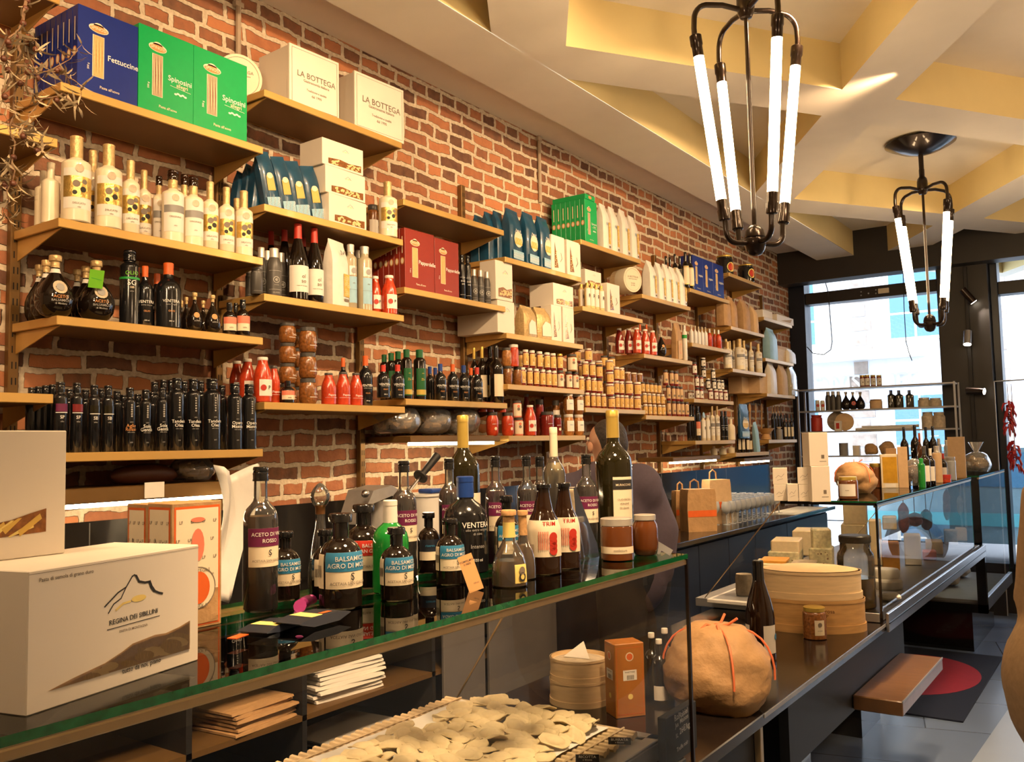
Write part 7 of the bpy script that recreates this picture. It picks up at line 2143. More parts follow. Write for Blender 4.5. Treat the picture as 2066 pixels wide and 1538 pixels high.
block(1852, 1140, 40, 60, 'plastic_white', 'cheese wrapped in white printed plastic', .6)
block(1895, 1118, 40, 26, 'cheese', 'long pale cheese behind the middle of the glass', .6)
k = block(1882, 1130, 28, 18, 'salmon', 'piece of pink ham wrapped in plastic', .7, name='ham', cat='ham')
block(1925, 1100, 26, 30, 'rind', 'grey rinded cheese towards the far end', .7)
block(1945, 1092, 22, 26, 'cheese', 'pale cheese at the far end of the cheese case', .7)
block(1506, 1202, 34, 42, 'rind', 'small upright drum of rinded cheese on the white tray', kind='wheel', z=.835)
tr = MB('steel_satin'); tr.box(-.14, .17, -.20, .20, 0, .02, 'plastic_white', .004); tr.box(-.12, .15, -.18, .18, .02, .0205, 'steel_satin')
p_ = at(1490, 1205, Z=.835)
solo('serving_tray', tr, 'white rimmed metal tray at the back left end of the cheese case', 'tray', (p_.x + .02, p_.y + .10, .8125), 0)
SBT(1731, 1233, 1080, 72, ZI, 'big glass jar of onions in yellow oil with dark lid', 'bigjar', 'glass_bottle', ('grey_dark', .90, 'lid'), (), liquid=('oil_yellow', .42), seg=36)
for i, (px_, py_, rr) in enumerate(((1722, 1236, 13), (1744, 1232, 14), (1730, 1212, 12))):
    pass
# hanging sausages in the case
for i, (px_, y0_, y1_, r_) in enumerate(((1822, 1015, 1076, .035), (1845, 1035, 1062, .05), (1868, 1028, 1070, .04), (1909, 988, 1050, .028), (1936, 1000, 1040, .024))):
    X_ = 1.62
    a, b = at(px_, y0_, X=X_), at(px_ + 2, y1_, X=X_)
    k = MB('meat')
    n_ = 7
    k.tube([a.lerp(b, j / n_) for j in range(n_ + 1)], [r_ * (.25, .8, 1, .9, 1, .95, .8, .3)[j] for j in range(n_ + 1)], 'meat' if i != 4 else 'rind', 12)
    k.tube([Vector((a.x, a.y, ZT - .012)), a], .003, 'twig', 5)
    solo('dried_sausage', k, 'dried sausage hanging inside the glass case, %s from the left' % NTH[i], 'sausage', (0, 0, 0), 0, 'sausages hanging in the glass case')
# case by the window
for i in range(7):
    p_ = Vector((1.45 + .06 * (i % 3), 7.45 + .165 * i, .413))
    bagged('wrapped_cheese', 'white wrapped cheese low in the deep case by the window', p_, (.10, .09, .06), 'bag_white', 40 + i, 5, 'cheese', .02, 'bag_white')['group'] = 'white wrapped cheeses in the deep case'

# ================================================================== ON TOP OF THE CHEESE CASE
def tbox(px0_, px1_, yb__, yt__, label, m='white_card', dd=.07, z=ZT, rz=0.0, marks=None, name='carton', cat='box', group=None, ax=None):
    a, b = at(px0_, yb__, Z=z if ax is None else ax), at(px1_, yb__, Z=z if ax is None else ax)
    wv = (b - a).length
    hh = zat(a, px0_, yt__) - zat(a, px0_, yb__)
    c = (a + b) / 2
    ang = math.atan2(b.y - a.y, b.x - a.x) + rz
    mb = MB(m); mb.box(-dd, 0, -wv / 2, wv / 2, 0, hh, m, .0012)
    if marks:
        marks(mb, wv, hh)
    return solo(name, mb, label, cat, (c.x, c.y, z), ang - PI / 2, group), hh
def emblem(mb, w, h):
    mb.rect(w * .12, w * .28, h * .22, h * .33, .0006, 'ink_soft')
    mb.rect(w * .02, w * .38, h * .13, h * .145, .0006, 'ink_soft')
o1, h1 = tbox(1638, 1678, 1013, 941, 'large white carton at the near end of the cheese case, lower one', dd=.11, rz=.3, marks=emblem)
o2, h2 = tbox(1638, 1678, 1013, 945, 'large white carton stacked on the lower large one', dd=.11, rz=.27, marks=emblem)
o2.location = o1.location + Vector((-.004, .002, h1 + .0005))
scr = lambda mb, w, h: [mb.stroke([(-w * .3, h * .4), (-w * .1, h * .55), (w * .1, h * .45), (w * .3, h * .65)], w * .02, .0006, 'ink_soft'), mb.stroke([(-w * .2, h * .25), (w * .2, h * .35)], w * .02, .0006, 'ink_soft')]
for i, (c0, c1, yb__, yt__, lb) in enumerate(((1562, 1588, 1011, 978, 'left'), (1589, 1611, 1012, 977, 'middle'), (1612, 1636, 1012, 978, 'right'))):
    o_, hh_ = tbox(c0, c1, yb__, yt__, 'small white carton with scribble, lower row, %s' % lb, dd=.07, marks=scr, group='small white cartons on the cheese case')
    if i != 1:
        o2_, _ = tbox(c0 - 1, c1 + 2, yb__, yt__, 'small white carton with scribble, upper row, %s' % lb, dd=.07, marks=scr, group='small white cartons on the cheese case')
        o2_.location.z = ZT + hh_ + .0005
p = at(1738, 996, Z=ZT)
parcel('bread_parcel', 'loaf in brown paper with orange ribbon and oval sticker on the cheese case', (p.x - .05, p.y + .08, ZT), (.10, .145, .078), 8, rz=.3)
SBT(1712, 1008, 962, 38, ZT, 'small honey jar with gold lid and white label in front of the brown parcel', 'jar', 'honey', ('gold_cap', .84, 'lid'), ((.14, .68, .9, 'paper', [('miele', .008, .4, 'ink_soft')], -.1),), seg=28)
SBT(1767, 985, 935, 22, ZT, 'slim honey jar with gold lid behind the brown parcel', 'jar', 'honey', ('gold_cap', .84, 'lid'), ())
SBT(1792, 982, 955, 14, ZT, 'little jar with white label right of the brown parcel', 'jar', 'honey', ('paper', .84, 'lid'), WJ)
def oilcan(mb, w, h):
    mb.rect(-w * .40, w * .42, h * .15, h * .92, .0006, 'oil_yellow')
    mb.rect(-w * .3, w * .3, h * .02, h * .13, .0006, 'paper')
tbox(1779, 1815, 985, 917, 'yellow printed rice packet on the cheese case', 'cream_label', .05, marks=oilcan, rz=.1)
tbox(1814, 1834, 985, 902, 'tall plain tan carton right of the yellow packet', 'kraft_light', .05)
k = bagged('cereal_bag', 'clear bag of brown grains with silver top on the cheese case', tuple(at(1845, 984, Z=ZT)), (.045, .05, .075), 'brown_food', 17, 40, 'bag', .012)
SBT(1861, 985, 925, 14, ZT, 'bright green bottle among cartons on the far case top', 'tall', 'green_liquid', ('green', .86, 'foil'), ())
for i, (px_, yb__, yt__, w_, st_, body, cm, lb) in enumerate(((1868, 980, 900, 20, 'bordeaux', 'bottle_olive', 'grey_dark', 'dark glass bottle with pale label right of the green bottle'), (1880, 978, 905, 16, 'bordeaux', 'bottle_dark', 'paper', 'dark bottle with white label, next but one right of the green bottle'), (1893, 975, 900, 18, 'tall', 'kraft_light', 'silver_cap', 'beige tube bottle in the middle of the far group'), (1905, 972, 915, 14, 'bordeaux', 'bottle_dark', 'red', 'small dark bottle with red base label'),
        (1828, 960, 862, 16, 'bordeaux', 'bottle_dark', 'bottle_black', 'black capsuled bottle rising over the cartons, first from the left'), (1850, 958, 858, 18, 'bordeaux', 'bottle_dark', 'bottle_black', 'black capsuled bottle rising over the cartons, second'), (1872, 955, 862, 14, 'bordeaux', 'bottle_dark', 'navy_frame', 'black capsuled bottle rising over the cartons, third'), (1886, 955, 860, 15, 'bordeaux', 'bottle_dark', 'bottle_black', 'black capsuled bottle rising over the cartons, fourth'), (1859, 962, 874, 12, 'bordeaux', 'honey', 'orange', 'orange capsuled bottle between the black capsuled ones'), (1897, 950, 885, 10, 'tall', 'glassware', 'silver_cap', 'slim clear bottle beside the fourth black capsuled one'), (1912, 950, 888, 10, 'tall', 'glassware', 'silver_cap', 'slim clear bottle nearest the large tan carton'))):
    SBT(px_, yb__, yt__, w_, ZT, lb, st_, body, (cm, .80, 'foil'), ((.1, .5, 1.0, 'paper', [], 0),) if i in (0, 1, 3) else (), seg=16)
tbox(1915, 1950, 965, 882, 'large tan folded carton near the pasta bag', 'kraft_light', .06)
tbox(1790, 1812, 975, 905, 'brown box set behind the yellow packet', 'kraft', .05, rz=.2)
SBT(1918, 970, 922, 22, ZT, 'glass jar with metal lid in front of the tan carton', 'jar', 'glassware', ('silver_cap', .84, 'lid'), ())
SBT(1908, 974, 958, 20, ZT, 'red lidded small jar low beside the glass jar', 'jar', 'tomato', ('red', .5, 'lid'), ())
p = at(1972, 955, Z=ZT)
t = bagged('pasta_bag', 'clear cellophane bag of brown pasta tied at the top near the window', tuple(p), (.10, .12, .075), 'pasta_strand', 23, 60, 'bag', .02)
k = MB('cellophane'); k.lathe([(.015, .14), (.012, .155), (.03, .19), (.055, .235)], 'cellophane', 14, cap0=False, cap1=False); part('bag_neck', k, t)

# ================================================================== BACK COUNTER GOODS
ZB = .985
def carrier(px_, yb__, yt__, wp, label, m, X, rz):
    p = at(px_, (yb__ + yt__) / 2, X=X)
    s = depth(p) / F_PX
    wv, hh = wp * s, (yb__ - yt__) * s
    t = thing('paper_carrier_bag', label, 'paper bag', (X, p.y, ZB), rz, 'paper carrier bags on the back counter')
    part('bag', pouch_parts(wv, hh, wv * .6, m)()[0][1] if False else MB(m).loft([[(x * wv * .3, y * wv * .5 * k_, z * hh) for x, y in ((-1, -1), (1, -1), (1, 1), (-1, 1))] for z, k_ in ((0, 1), (.5, 1.04), (.9, .98), (1, .92))], m, False), t)
    part('print_band', MB('orange').rect(-wv * .5, wv * .5, hh * .35, hh * .5, wv * .3 + .002, 'orange'), t)
    hd = MB('kraft_light')
    for x_ in (-wv * .22, wv * .22):
        hd.tube([(x_, -wv * .16, hh * .98), (x_, -wv * .14, hh * 1.16), (x_, 0, hh * 1.22), (x_, wv * .14, hh * 1.16), (x_, wv * .16, hh * .98)], .006, 'kraft', 6)
        break
    part('handle', hd, t)
carrier(1408, 1062, 978, 62, 'brown paper carrier bag with orange band and handle, front one', 'kraft', .44, -.7)
carrier(1446, 1060, 972, 50, 'crumpled pale paper carrier bag right of the orange banded one', 'kraft_light', .34, -.6)
carrier(1376, 1055, 980, 36, 'brown paper bag standing half behind the carrier bags', 'kraft', .26, -.7)
p_ = at(1350, 1052, Z=ZB)
k = MB('lemon'); k.tube([(-.05, 0, .03), (.05, .05, .05)], .012, 'lemon', 8); k.box(-.12, -.05, -.012, .012, .005, .03, 'steel')
solo('knife', k, 'knife with yellow handle lying at the edge of the back counter', 'knife', (p_.x, p_.y, ZB), .4)
for i, px_ in enumerate((1463, 1472, 1481)):
    p_ = at(px_, 1045, X=.40)
    k = MB('paper')
    for j in range(9):
        k.lathe([(.030, j * .013), (.036, j * .013 + .012)], 'paper', 14, cap0=False, cap1=False)
    k.lathe([(.030, .0), (.0, .001)], 'paper', 14)
    solo('cup_stack', k, 'stack of white paper cups beside the carrier bags, %s' % ('left', 'middle', 'right')[i], 'cups', (.40, p_.y, ZB), 0, 'stacks of white paper cups')
wg = MB('glassware').lathe([(.030, 0), (.030, .003), (.004, .006), (.004, .075), (.022, .085), (.034, .11), (.034, .135), (.028, .165)], 'glassware', 12).mesh('drinking_glass')
for i in range(12):
    for j in range(6):
        o = bpy.data.objects.new('drinking_glass', wg); COL.objects.link(o)
        o.location = (.07 + .075 * j, 6.1 + .17 * i * .6 + .02 * (j % 2), ZB)
        tag(o, 'stemmed drinking glass in the ranks on the back counter', 'glass', 'ranks of stemmed glasses on the back counter')
pp = MB('paper'); pp.loft([[(x, y, .002 + .01 * math.sin(x * 9 + y * 4)) for x, y in ((-.12, y0 - .0), (.12, y0), (.12, y0 + .001), (-.12, y0 + .001))] for y0 in (-.35, -.1, .1, .35)], 'paper', True)
solo('paper_sheet', MB('paper').box(-.13, .13, -.45, .45, 0, .003, 'paper'), 'long white paper sheet lying along the edge of the back counter', 'paper', (.49, 7.55, ZB), 0)
# the slicing machine and white bin on the back counter
p_ = at(752, 1030, X=.36)
t = thing('slicing_machine', 'silver kitchen slicing machine with round knob on the back counter', 'machine', (.36, p_.y, ZB), 0)
k = MB('steel_satin'); mat('cast_alu', (.62, .61, .60), .3, metal=.7)
def rr(px_, py_, X=.36):
    q = at(px_, py_, X=X); return Vector((q.x - .36, q.y - p_.y, q.z - ZB))
k.loft([[rr(706, 1048) + Vector(v) for v in ((.06, 0, -.02), (.06, 0, .0), (-.06, 0, .0), (-.06, 0, -.02))], [rr(728, 1000) + Vector(v) for v in ((.07, 0, -.03), (.07, 0, .02), (-.07, 0, .02), (-.07, 0, -.03))], [rr(765, 985) + Vector(v) for v in ((.07, 0, -.03), (.07, 0, .012), (-.07, 0, .012), (-.07, 0, -.03))], [rr(793, 995) + Vector(v) for v in ((.06, 0, -.03), (.06, 0, .0), (-.06, 0, .0), (-.06, 0, -.03))]], 'cast_alu', True)
part('arm', k, t)
k = MB('steel'); k.ball(rr(737, 997, .44), .016, 'steel', 14, 10); part('knob', k, t)
k = MB('cast_alu'); a_ = rr(760, 1010); k.tube([a_, a_ + Vector((.0, .0, -.08)), Vector((0, a_.y + .02, .0))], [.05, .055, .08], 'cast_alu', 18); part('base', k, t)
p2 = at(855, 1050, X=.36)
t = thing('white_container', 'tall white plastic container behind the vinegar bottles', 'container', (.36, p2.y, ZB), 0)
zt2 = at(855, 1000, X=.36).z - ZB
part('bin', MB('plastic_white').lathe([(.085, 0), (.10, zt2), (.105, zt2), (.105, zt2 + .008), (.095, zt2 + .008), (.09, .01)], 'plastic_white', 28, n=4), t)
k = MB('blue_label'); k.box(-.02, .06, .02, .09, zt2 + .008, zt2 + .03, 'blue_cap', .004)
solo('blue_cloth', MB('blue_cap').box(-.04, .04, -.035, .045, 0, .02, 'blue_cap', .006), 'folded blue cloth on top of the white container', 'cloth', (.37, p2.y + .03, ZB + zt2 + .008))
a_, b_ = at(838, 975, X=.40), at(880, 922, X=.40)
k = MB('black_iron'); d_ = (b_ - a_)
t = thing('sharpening_rod', 'tool with black and silver handle pointing up behind the bottles', 'tool', tuple(a_ - d_ * .5))
o0 = a_ - d_ * .5
part('rod', MB('steel').tube([Vector((0, 0, 0)), a_ - o0 + d_ * .25], .006, 'steel', 8), t)
part('guard', MB('black_matt').tube([a_ - o0 + d_ * .22, a_ - o0 + d_ * .27], .032, 'black_matt', 20), t)
part('grip', MB('black_matt').tube([a_ - o0 + d_ * .27, a_ - o0 + d_ * .6, a_ - o0 + d_ * 1.05], [.012, .016, .018], 'black_matt', 12), t)
# white machine body the rod sticks in and the draped white bag
a_ = at(475, 960, X=.33)
vs, nx, ny = [], 8, 14
for j in range(ny + 1):
    for i in range(nx + 1):
        f, g = i / nx, j / ny
        vs.append((.33 + .03 * math.sin(f * 9 + g * 3) - .02 * g, a_.y - .09 * (1 - .2 * g) + .18 * f * (1 - .35 * g ** 2) + .02 * math.sin(g * 5), a_.z + .02 - .43 * g * (1 - .15 * abs(f - .5)) + .02 * math.cos(f * 7)))
mb = MB('plastic_white'); mb.add(vs, [(j * (nx + 1) + i, j * (nx + 1) + i + 1, (j + 1) * (nx + 1) + i + 1, (j + 1) * (nx + 1) + i) for j in range(ny) for i in range(nx)], 'plastic_white', True)
o = solo('plastic_bag', mb, 'white plastic bag hanging from the left lit shelf', 'bag')
md = o.modifiers.new('thickness', 'SOLIDIFY'); md.thickness = .002
ob = MB('wood'); wsh = at(1135, 985, X=.4)
k = MB('bag_white'); k.box(-.06, .06, -.10, .10, 0, .22, 'bag_white', .01)
solo('white_canister', k, 'white boxy canister behind the vinegar bottles near the clerk', 'canister', (.34, at(968, 1000, X=.34).y, ZB))

# ================================================================== WINDOW RACK AND WHAT STANDS ON IT
RX0, RX1, RY0, RY1 = .17, 1.56, 8.74, 8.96
t = thing('window_rack', 'thin metal display rack standing in front of the street window', 'rack', (0, 8.98, 0))
for x_ in (RX0, RX1):
    for y_ in (RY0, RY1):
        fr = MB('steel_satin'); fr.box(x_ - .008, x_ + .008, y_ - 8.98 - .008, y_ - 8.98 + .008, .0, 2.07, 'steel_satin'); part('post', fr, t)
lv = [2.065, 1.855, 1.655, 1.42]
for z_ in lv:
    part('shelf_board', MB('steel_satin').box(RX0, RX1, RY0 - 8.98, 0, z_ - .014, z_, 'steel_satin'), t)
def RB(px_, yt__, w_, lvl, label, style, body, cap=None, labels=(), **kw):
    p = at(px_, yt__, Y=8.82)
    z = lv[lvl]
    h = max(.04, p.z - z); r = w_ / 2 * depth(p) / F_PX
    return spawn('jar' if 'jar' in style else 'bottle', ('rb', style, body, cap, q3(h), q3(r, .002), str(labels)), bottle_parts(q3(h), q3(r, .002), style, body, cap, labels, seg=14), label, kw.get('cat', 'bottle'), (p.x, 8.84, z), -1.2, kw.get('group'))
for i, px_ in enumerate((1738, 1748, 1760, 1772)):
    RB(px_, 757, 10, 0, 'small red jar on the very top of the window rack, %s from the left' % NTH[i], 'jar', 'jam_red', ('gold_cap', .84, 'lid'), WJ, group='red jars on top of the window rack')
for i, px_ in enumerate((1648, 1658)):
    RB(px_, 808, 9, 1, 'small white and red box like jar on the upper rack shelf, %s' % NTH[i], 'jar', 'paper', ('paper', .84, 'lid'), ((.2, .8, .9, None, [('@', .015, .5, 'red')], 0),), group='white and red jars on the rack')
for i, px_ in enumerate((1669, 1679, 1690)):
    RB(px_, 790, 12, 1, 'dark squeeze bottle on the upper rack shelf, %s from the left' % NTH[i], 'spray', 'grey_dark', ('silver_cap', .8, 'foil'), (), group='dark squeeze bottles on the rack')
for i, px_ in enumerate((1705, 1719, 1734)):
    RB(px_, 791, 19, 1, 'round dark flask on the upper rack shelf, %s' % ('left', 'middle', 'right')[i], 'flask', 'bottle_dark', ('rind', .8, 'tee'), ((.2, .21, .1, None, [('@', .02, .35, 'red')], 0),) if i == 1 else (), group='round flasks on the rack')
RB(1766, 806, 24, 1, 'tan and red tin on the upper rack shelf', 'jar', 'kraft_light', ('kraft', .84, 'lid'))
for i, px_ in enumerate((1796, 1812, 1833)):
    RB(px_, 787, 15, 1, 'dark square bottle with blue stopper on the upper rack shelf, %s' % ('left', 'middle', 'right')[i], 'square', 'bottle_olive', ('blue_cap', .78, 'foil'), (), group='square bottles with blue stoppers')
for i, px_ in enumerate((1863, 1886)):
    RB(px_, 803, 23, 1, 'wide glass jar on the upper rack shelf, %s' % ('left', 'right')[i], 'bigjar', 'rind', ('silver_cap', .84, 'lid'), group='wide glass jars on the rack')
RB(1646, 838, 22, 2, 'red and gold tin on the middle rack shelf', 'jar', 'red', ('red', .9, 'lid'), cat='tin')
for i, (px_, r_) in enumerate(((1687, .095), (1706, .085))):
    p_ = at(px_, 855, Y=8.86)
    k = MB('rind'); k.M = Matrix.Translation((0, 0, r_)) @ Matrix.Rotation(PI / 2, 4, 'X'); k.lathe([(r_, -.03), (r_, .03), (r_ * .9, .034)], 'kraft_light' if i else 'rind', 30); k.ring
    solo('wrapped_cake', k, 'round flat wrapped cake standing on the middle rack shelf, %s' % ('left', 'right')[i], 'cake', (p_.x, 8.91 - .085 * i, lv[2]), .2, 'round wrapped cakes on the rack')
p_ = at(1691, 855, Y=8.76)
solo('small_box', MB('paper').box(-.03, .03, -.02, .02, 0, .095, 'paper').box(-.015, .015, -.0206, -.020, .02, .075, 'red'), 'small white box with red ornament in front of the wrapped cakes', 'box', (p_.x, 8.76, lv[2]), 0)
for i, px_ in enumerate((1870, 1893)):
    RB(px_, 832, 23, 2, 'domed glass jar of pale sweets on the middle rack shelf, %s' % ('left', 'right')[i], 'bigjar', 'rind', ('silver_cap', .92, 'lid'), group='domed jars on the rack')
a_, b_ = at(1735, 868, Y=8.84), at(1850, 860, Y=8.84)
for i in range(4):
    k = MB('pasta'); k.tube([(a_.x - .03 + .03 * i, 8.80 + .02 * (i % 2), lv[2] + .012 + .018 * (i // 2)), (b_.x - .04 + .02 * i, 8.80 + .02 * (i % 2), lv[2] + .012 + .018 * (i // 2))], .012, 'pasta' if i % 2 else 'plastic_white', 8)
    solo('long_pasta_pack', k, 'long flat pack of pasta lying on the middle rack shelf', 'pack', (0, 0, 0), 0, 'long pasta packs on the rack')
for i, (px_, w_, m_, lb) in enumerate(((1702, 18, 'grey_mid', 'grey round tin on the lower rack shelf'), (1728, 14, 'white_card', 'upright pale packet on the lower rack shelf'), (1758, 26, 'bread', 'dark lumpy bread on the lower rack shelf, left'), (1790, 30, 'bread', 'dark lumpy bread on the lower rack shelf, right'))):
    p_ = at(px_, 900, Y=8.84); s_ = depth(p_) / F_PX * w_
    if m_ == 'bread':
        mb = lumpy(0, (0, 0, s_ * .42), (s_ * .5, s_ * .4, s_ * .42), 'bread', 60 + i)
    else:
        mb = MB(m_).lathe([(s_ * .5, 0), (s_ * .5, s_ * 1.4)], m_, 16, n=2 if i == 0 else 6)
    solo('loaf' if m_ == 'bread' else 'packet', mb, lb, 'bread' if m_ == 'bread' else 'packet', (p_.x, 8.84, lv[3]), 0)
# cables in the window
k = MB('black_matt'); pts = [at(x_, y_, Y=9.05) for x_, y_ in ((1664, 565), (1671, 590), (1675, 640), (1679, 690), (1676, 706), (1662, 716), (1640, 713), (1628, 700))]
k.tube(pts, .005, 'black_matt', 6); solo('power_cable', k, 'black cable hanging down the left of the street window and curling back', 'cable')
k = MB('black_matt'); pts = [at(x_, y_, Y=9.05) for x_, y_ in ((1822, 545), (1824, 620), (1828, 690), (1834, 712), (1840, 728))]
k.tube(pts, .004, 'black_matt', 6); solo('power_cable', k, 'thin black cable hanging down the right part of the street window', 'cable')
# hanging rod and strings of chillies in the second window
k = MB('steel_satin'); a_ = at(2005, 770, Y=9.0); k.tube([(a_.x, 9.0, a_.z), (3.6, 9.0, a_.z + .02)], .006, 'steel_satin', 8); k.tube([(a_.x, 9.0, .0), (a_.x, 9.0, a_.z)], .007, 'steel_satin', 8)
solo('hanging_rod', k, 'thin metal rod across the right window carrying the chilli strings', 'rod')
def chillies(px_, y0_, y1_, n, label, seed):
    rnd = random.Random(seed)
    a, b = at(px_, y0_, Y=9.0), at(px_, y1_, Y=9.0)
    t = thing('chilli_string', label, 'chilli string', (a.x, 9.0, b.z), 0, 'strings of red chillies')
    L = a.z - b.z
    part('string', MB('twig').tube([(0, 0, 0), (0, 0, L + (at(2030, 775, Y=9.0).z - a.z))], .003, 'twig', 5), t)
    k = MB('chilli')
    for i in range(n):
        z = L * (i + .3) / n
        a0 = rnd.uniform(0, 6.3)
        l_ = rnd.uniform(.05, .08)
        c, s = math.cos(a0), math.sin(a0)
        k.tube([(0, 0, z + .02), (c * l_ * .5, s * l_ * .5, z + .012), (c * l_ * .75, s * l_ * .75, z - .03), (c * l_ * .7, s * l_ * .7, z - .06)], [.003, .011, .009, .001], 'chilli', 6)
    o = part('chillies', k, t)
chillies(2034, 812, 872, 30, 'string of dried red chillies hanging in the right window, upper one', 1)
chillies(2047, 893, 945, 28, 'string of dried red chillies hanging in the right window, lower one', 2)

# ================================================================== THE STREET
mb = MB('street'); mb.box(-14, 20, 9.45, 30, -.12, -.02); struct('ground', mb)
t = thing('street_building', 'bright pale building with brick bands across the street', 'building', (0, 18.0, 0))
part('wall', MB('facade').box(-10, 16, 0, 1.0, 0, 11, 'facade'), t)
for i in range(9):
    x0 = -6.2 + i * 2.3
    q = MB('facade_brick')
    for z in range(0, 36):
        q.box(x0 - .10 + .1 * (z % 2), x0 + .35 - .1 * (z % 2), -.03, 0, .3 + z * .28, .3 + z * .28 + .24, 'facade_brick')
    part('brick_band', q, t)
    for j in range(4):
        z0 = .9 + j * 2.5
        w_ = part('window', MB('facade').box(x0 + .65, x0 + 1.65, -.06, .02, z0, z0 + 1.5, 'paper'), t)
        for a in range(2):
            for b in range(3):
                part('pane', MB('facade_window').box(x0 + .71 + a * .46, x0 + 1.13 + a * .46, -.07, -.05, z0 + .06 + b * .48, z0 + .50 + b * .48, 'facade_window'), w_)
k = MB('grey_mid'); p_ = at(1700, 775, Y=17.9)
for s_, dx, sz in (('SWISS LIFE', 0, .42),):
    vs, fs = text_geo(s_)
    k.add([(x * sz, 0, y * sz) for x, y, _ in vs], fs, 'dim_ink')
k.M = Matrix.Translation((p_.x + .4, -.08, p_.z)); k.v = [k.M @ v for v in k.v]
part('sign_lettering', k, t)
k = MB('grey_mid'); p_ = at(1700, 720, Y=17.6); k.box(p_.x - 1.2, p_.x + 1.4, -.5, 0, p_.z - .06, p_.z + .1, 'paper'); part('canopy', k, t)
# the blue car at the kerb
t = thing('car', 'light blue car parked outside the shop window', 'car', (1.9, 12.6, -.02))
prof = [(-2.1, .35), (-2.15, .75), (-1.5, .95), (-1.05, 1.45), (.7, 1.5), (1.45, 1.0), (2.1, .85), (2.15, .35)]
k = MB('car_blue'); k.loft([[(x, y, z if abs(y) < .8 or z < 1 else z - .02) for x, z in prof] for y in (-.85, -.80, .80, .85)], 'car_blue', False); part('body', k, t)
k = MB('facade_window'); k.add([(-1.35, -.86, .98), (1.25, -.86, 1.02), (.62, -.86, 1.42), (-.98, -.86, 1.38)], [(0, 1, 2, 3)], 'facade_window'); part('side_window', k, t)
for x_ in (-1.35, 1.35):
    k = MB('black_matt'); k.tube([(x_, -.9, .32), (x_, -.65, .32)], .32, 'black_matt', 24); k.tube([(x_, -.91, .32), (x_, -.89, .32)], .18, 'steel_satin', 16); part('wheel', k, t)
part('stripe', MB('cyan').box(-1.9, 1.9, -.865, -.85, .55, .70, 'cyan'), t)

# ================================================================== FLOOR MAT
a_, b_, c_ = at(1815, 1306, Z=0), at(2023, 1328, Z=0), at(1949, 1460, Z=0)
mx0, mx1, my0, my1 = 1.0, 2.0, 5.55, 7.29
t = thing('door_mat', 'navy door mat with a red oval and white lettering', 'mat', ((mx0 + mx1) / 2, (my0 + my1) / 2, 0))
part('mat_body', MB('mat_navy').box(-.5, .5, -.87, .87, 0, .010, 'mat_navy', .003), t)
k = MB('mat_red'); k.lathe([(.42, .010), (.42, .0112), (0, .0114)], 'mat_red', 48, sy=1.35, at=(.04, .08, 0)); part('oval', k, t)
k = MB('white_ink'); vs, fs = text_geo('LA BOTTEGA'); k.add([(y * .16 + .0, -x * .16, .0125) for x, y, _ in vs], [f_ for f_ in fs], 'white_ink')
vs, fs = text_geo('GASTRONOMIA'); k.add([(y * .05 + .13, -x * .05, .0125) for x, y, _ in vs], fs, 'white_ink')
part('lettering', k, t)

# ================================================================== DRIED OLIVE BRANCH
t = thing('olive_branch', 'bundle of dried olive twigs with curled leaves hanging at the left edge', 'dried branch', tuple(at(30, 60, X=.75)))
O_ = at(30, 60, X=.75)
rnd = random.Random(12)
tw, lf_, ol_ = MB('twig'), MB('olive_leaf'), MB('leather_brown')
def twig(px_list, r0):
    pts = [at(x_, y_, X=.75 + rnd.uniform(-.05, .05)) - O_ for x_, y_ in px_list]
    sm = []
    for a, b in zip(pts, pts[1:]):
        for i in range(4):
            sm.append(a.lerp(b, i / 4) + Vector((rnd.uniform(-.004, .004),) * 3))
    sm.append(pts[-1])
    n = len(sm)
    tw.tube(sm, [r0 * (1 - .7 * i / n) for i in range(n)], 'twig', 5)
    for i in range(1, n):
        for _ in range(2):
            p = sm[i]
            d = Vector((rnd.uniform(-1, 1), rnd.uniform(-1, 1), rnd.uniform(-1, .6))).normalized()
            L, wv = rnd.uniform(.03, .055), rnd.uniform(.0018, .0036)
            sd = d.cross(Vector((rnd.uniform(-1, 1), rnd.uniform(-1, 1), 1))).normalized() * wv
            up = d.cross(sd).normalized() * wv * 1.2
            q = [p, p + d * L * .3 + sd + up, p + d * L * .3 - sd + up, p + d * L * .7 + sd * .8, p + d * L * .7 - sd * .8, p + d * L - up * 2]
            lf_.add(q, [(0, 1, 2), (1, 3, 4, 2), (3, 5, 4)], 'olive_leaf')
        if rnd.random() < .12:
            ol_.ball(sm[i] + Vector((0, 0, -.01)), .008, 'leather_brown', 8, 6)
twig([(55, -20), (45, 40), (38, 110), (32, 170), (25, 250), (28, 330), (15, 400)], .004)
twig([(38, 60), (20, 75), (8, 110), (12, 160)], .002)
twig([(35, 130), (70, 150), (105, 140), (140, 120), (165, 90)], .0022)
twig([(100, 142), (130, 150), (160, 175), (168, 205)], .0018)
twig([(36, 150), (60, 190), (80, 205), (55, 240), (45, 280)], .002)
twig([(60, 190), (95, 200), (125, 190), (150, 205), (158, 215)], .002)
twig([(28, 250), (50, 275), (75, 290), (85, 310)], .002)
twig([(20, 300), (15, 340), (35, 370), (45, 400)], .002)
twig([(28, 330), (5, 350), (10, 380)], .0018)
twig([(10, 60), (5, 110), (22, 140), (10, 200), (16, 260)], .002)
twig([(70, 150), (60, 120), (75, 100), (62, 70)], .0016)
twig([(25, 250), (48, 262), (70, 255)], .0016)
twig([(15, 400), (10, 430), (22, 445)], .0014)
part('twigs', tw, t)
lo_ = part('leaves', lf_, t); lo_['kind'] = 'stuff'
oo_ = part('dried_olives', ol_, t); oo_['kind'] = 'stuff'

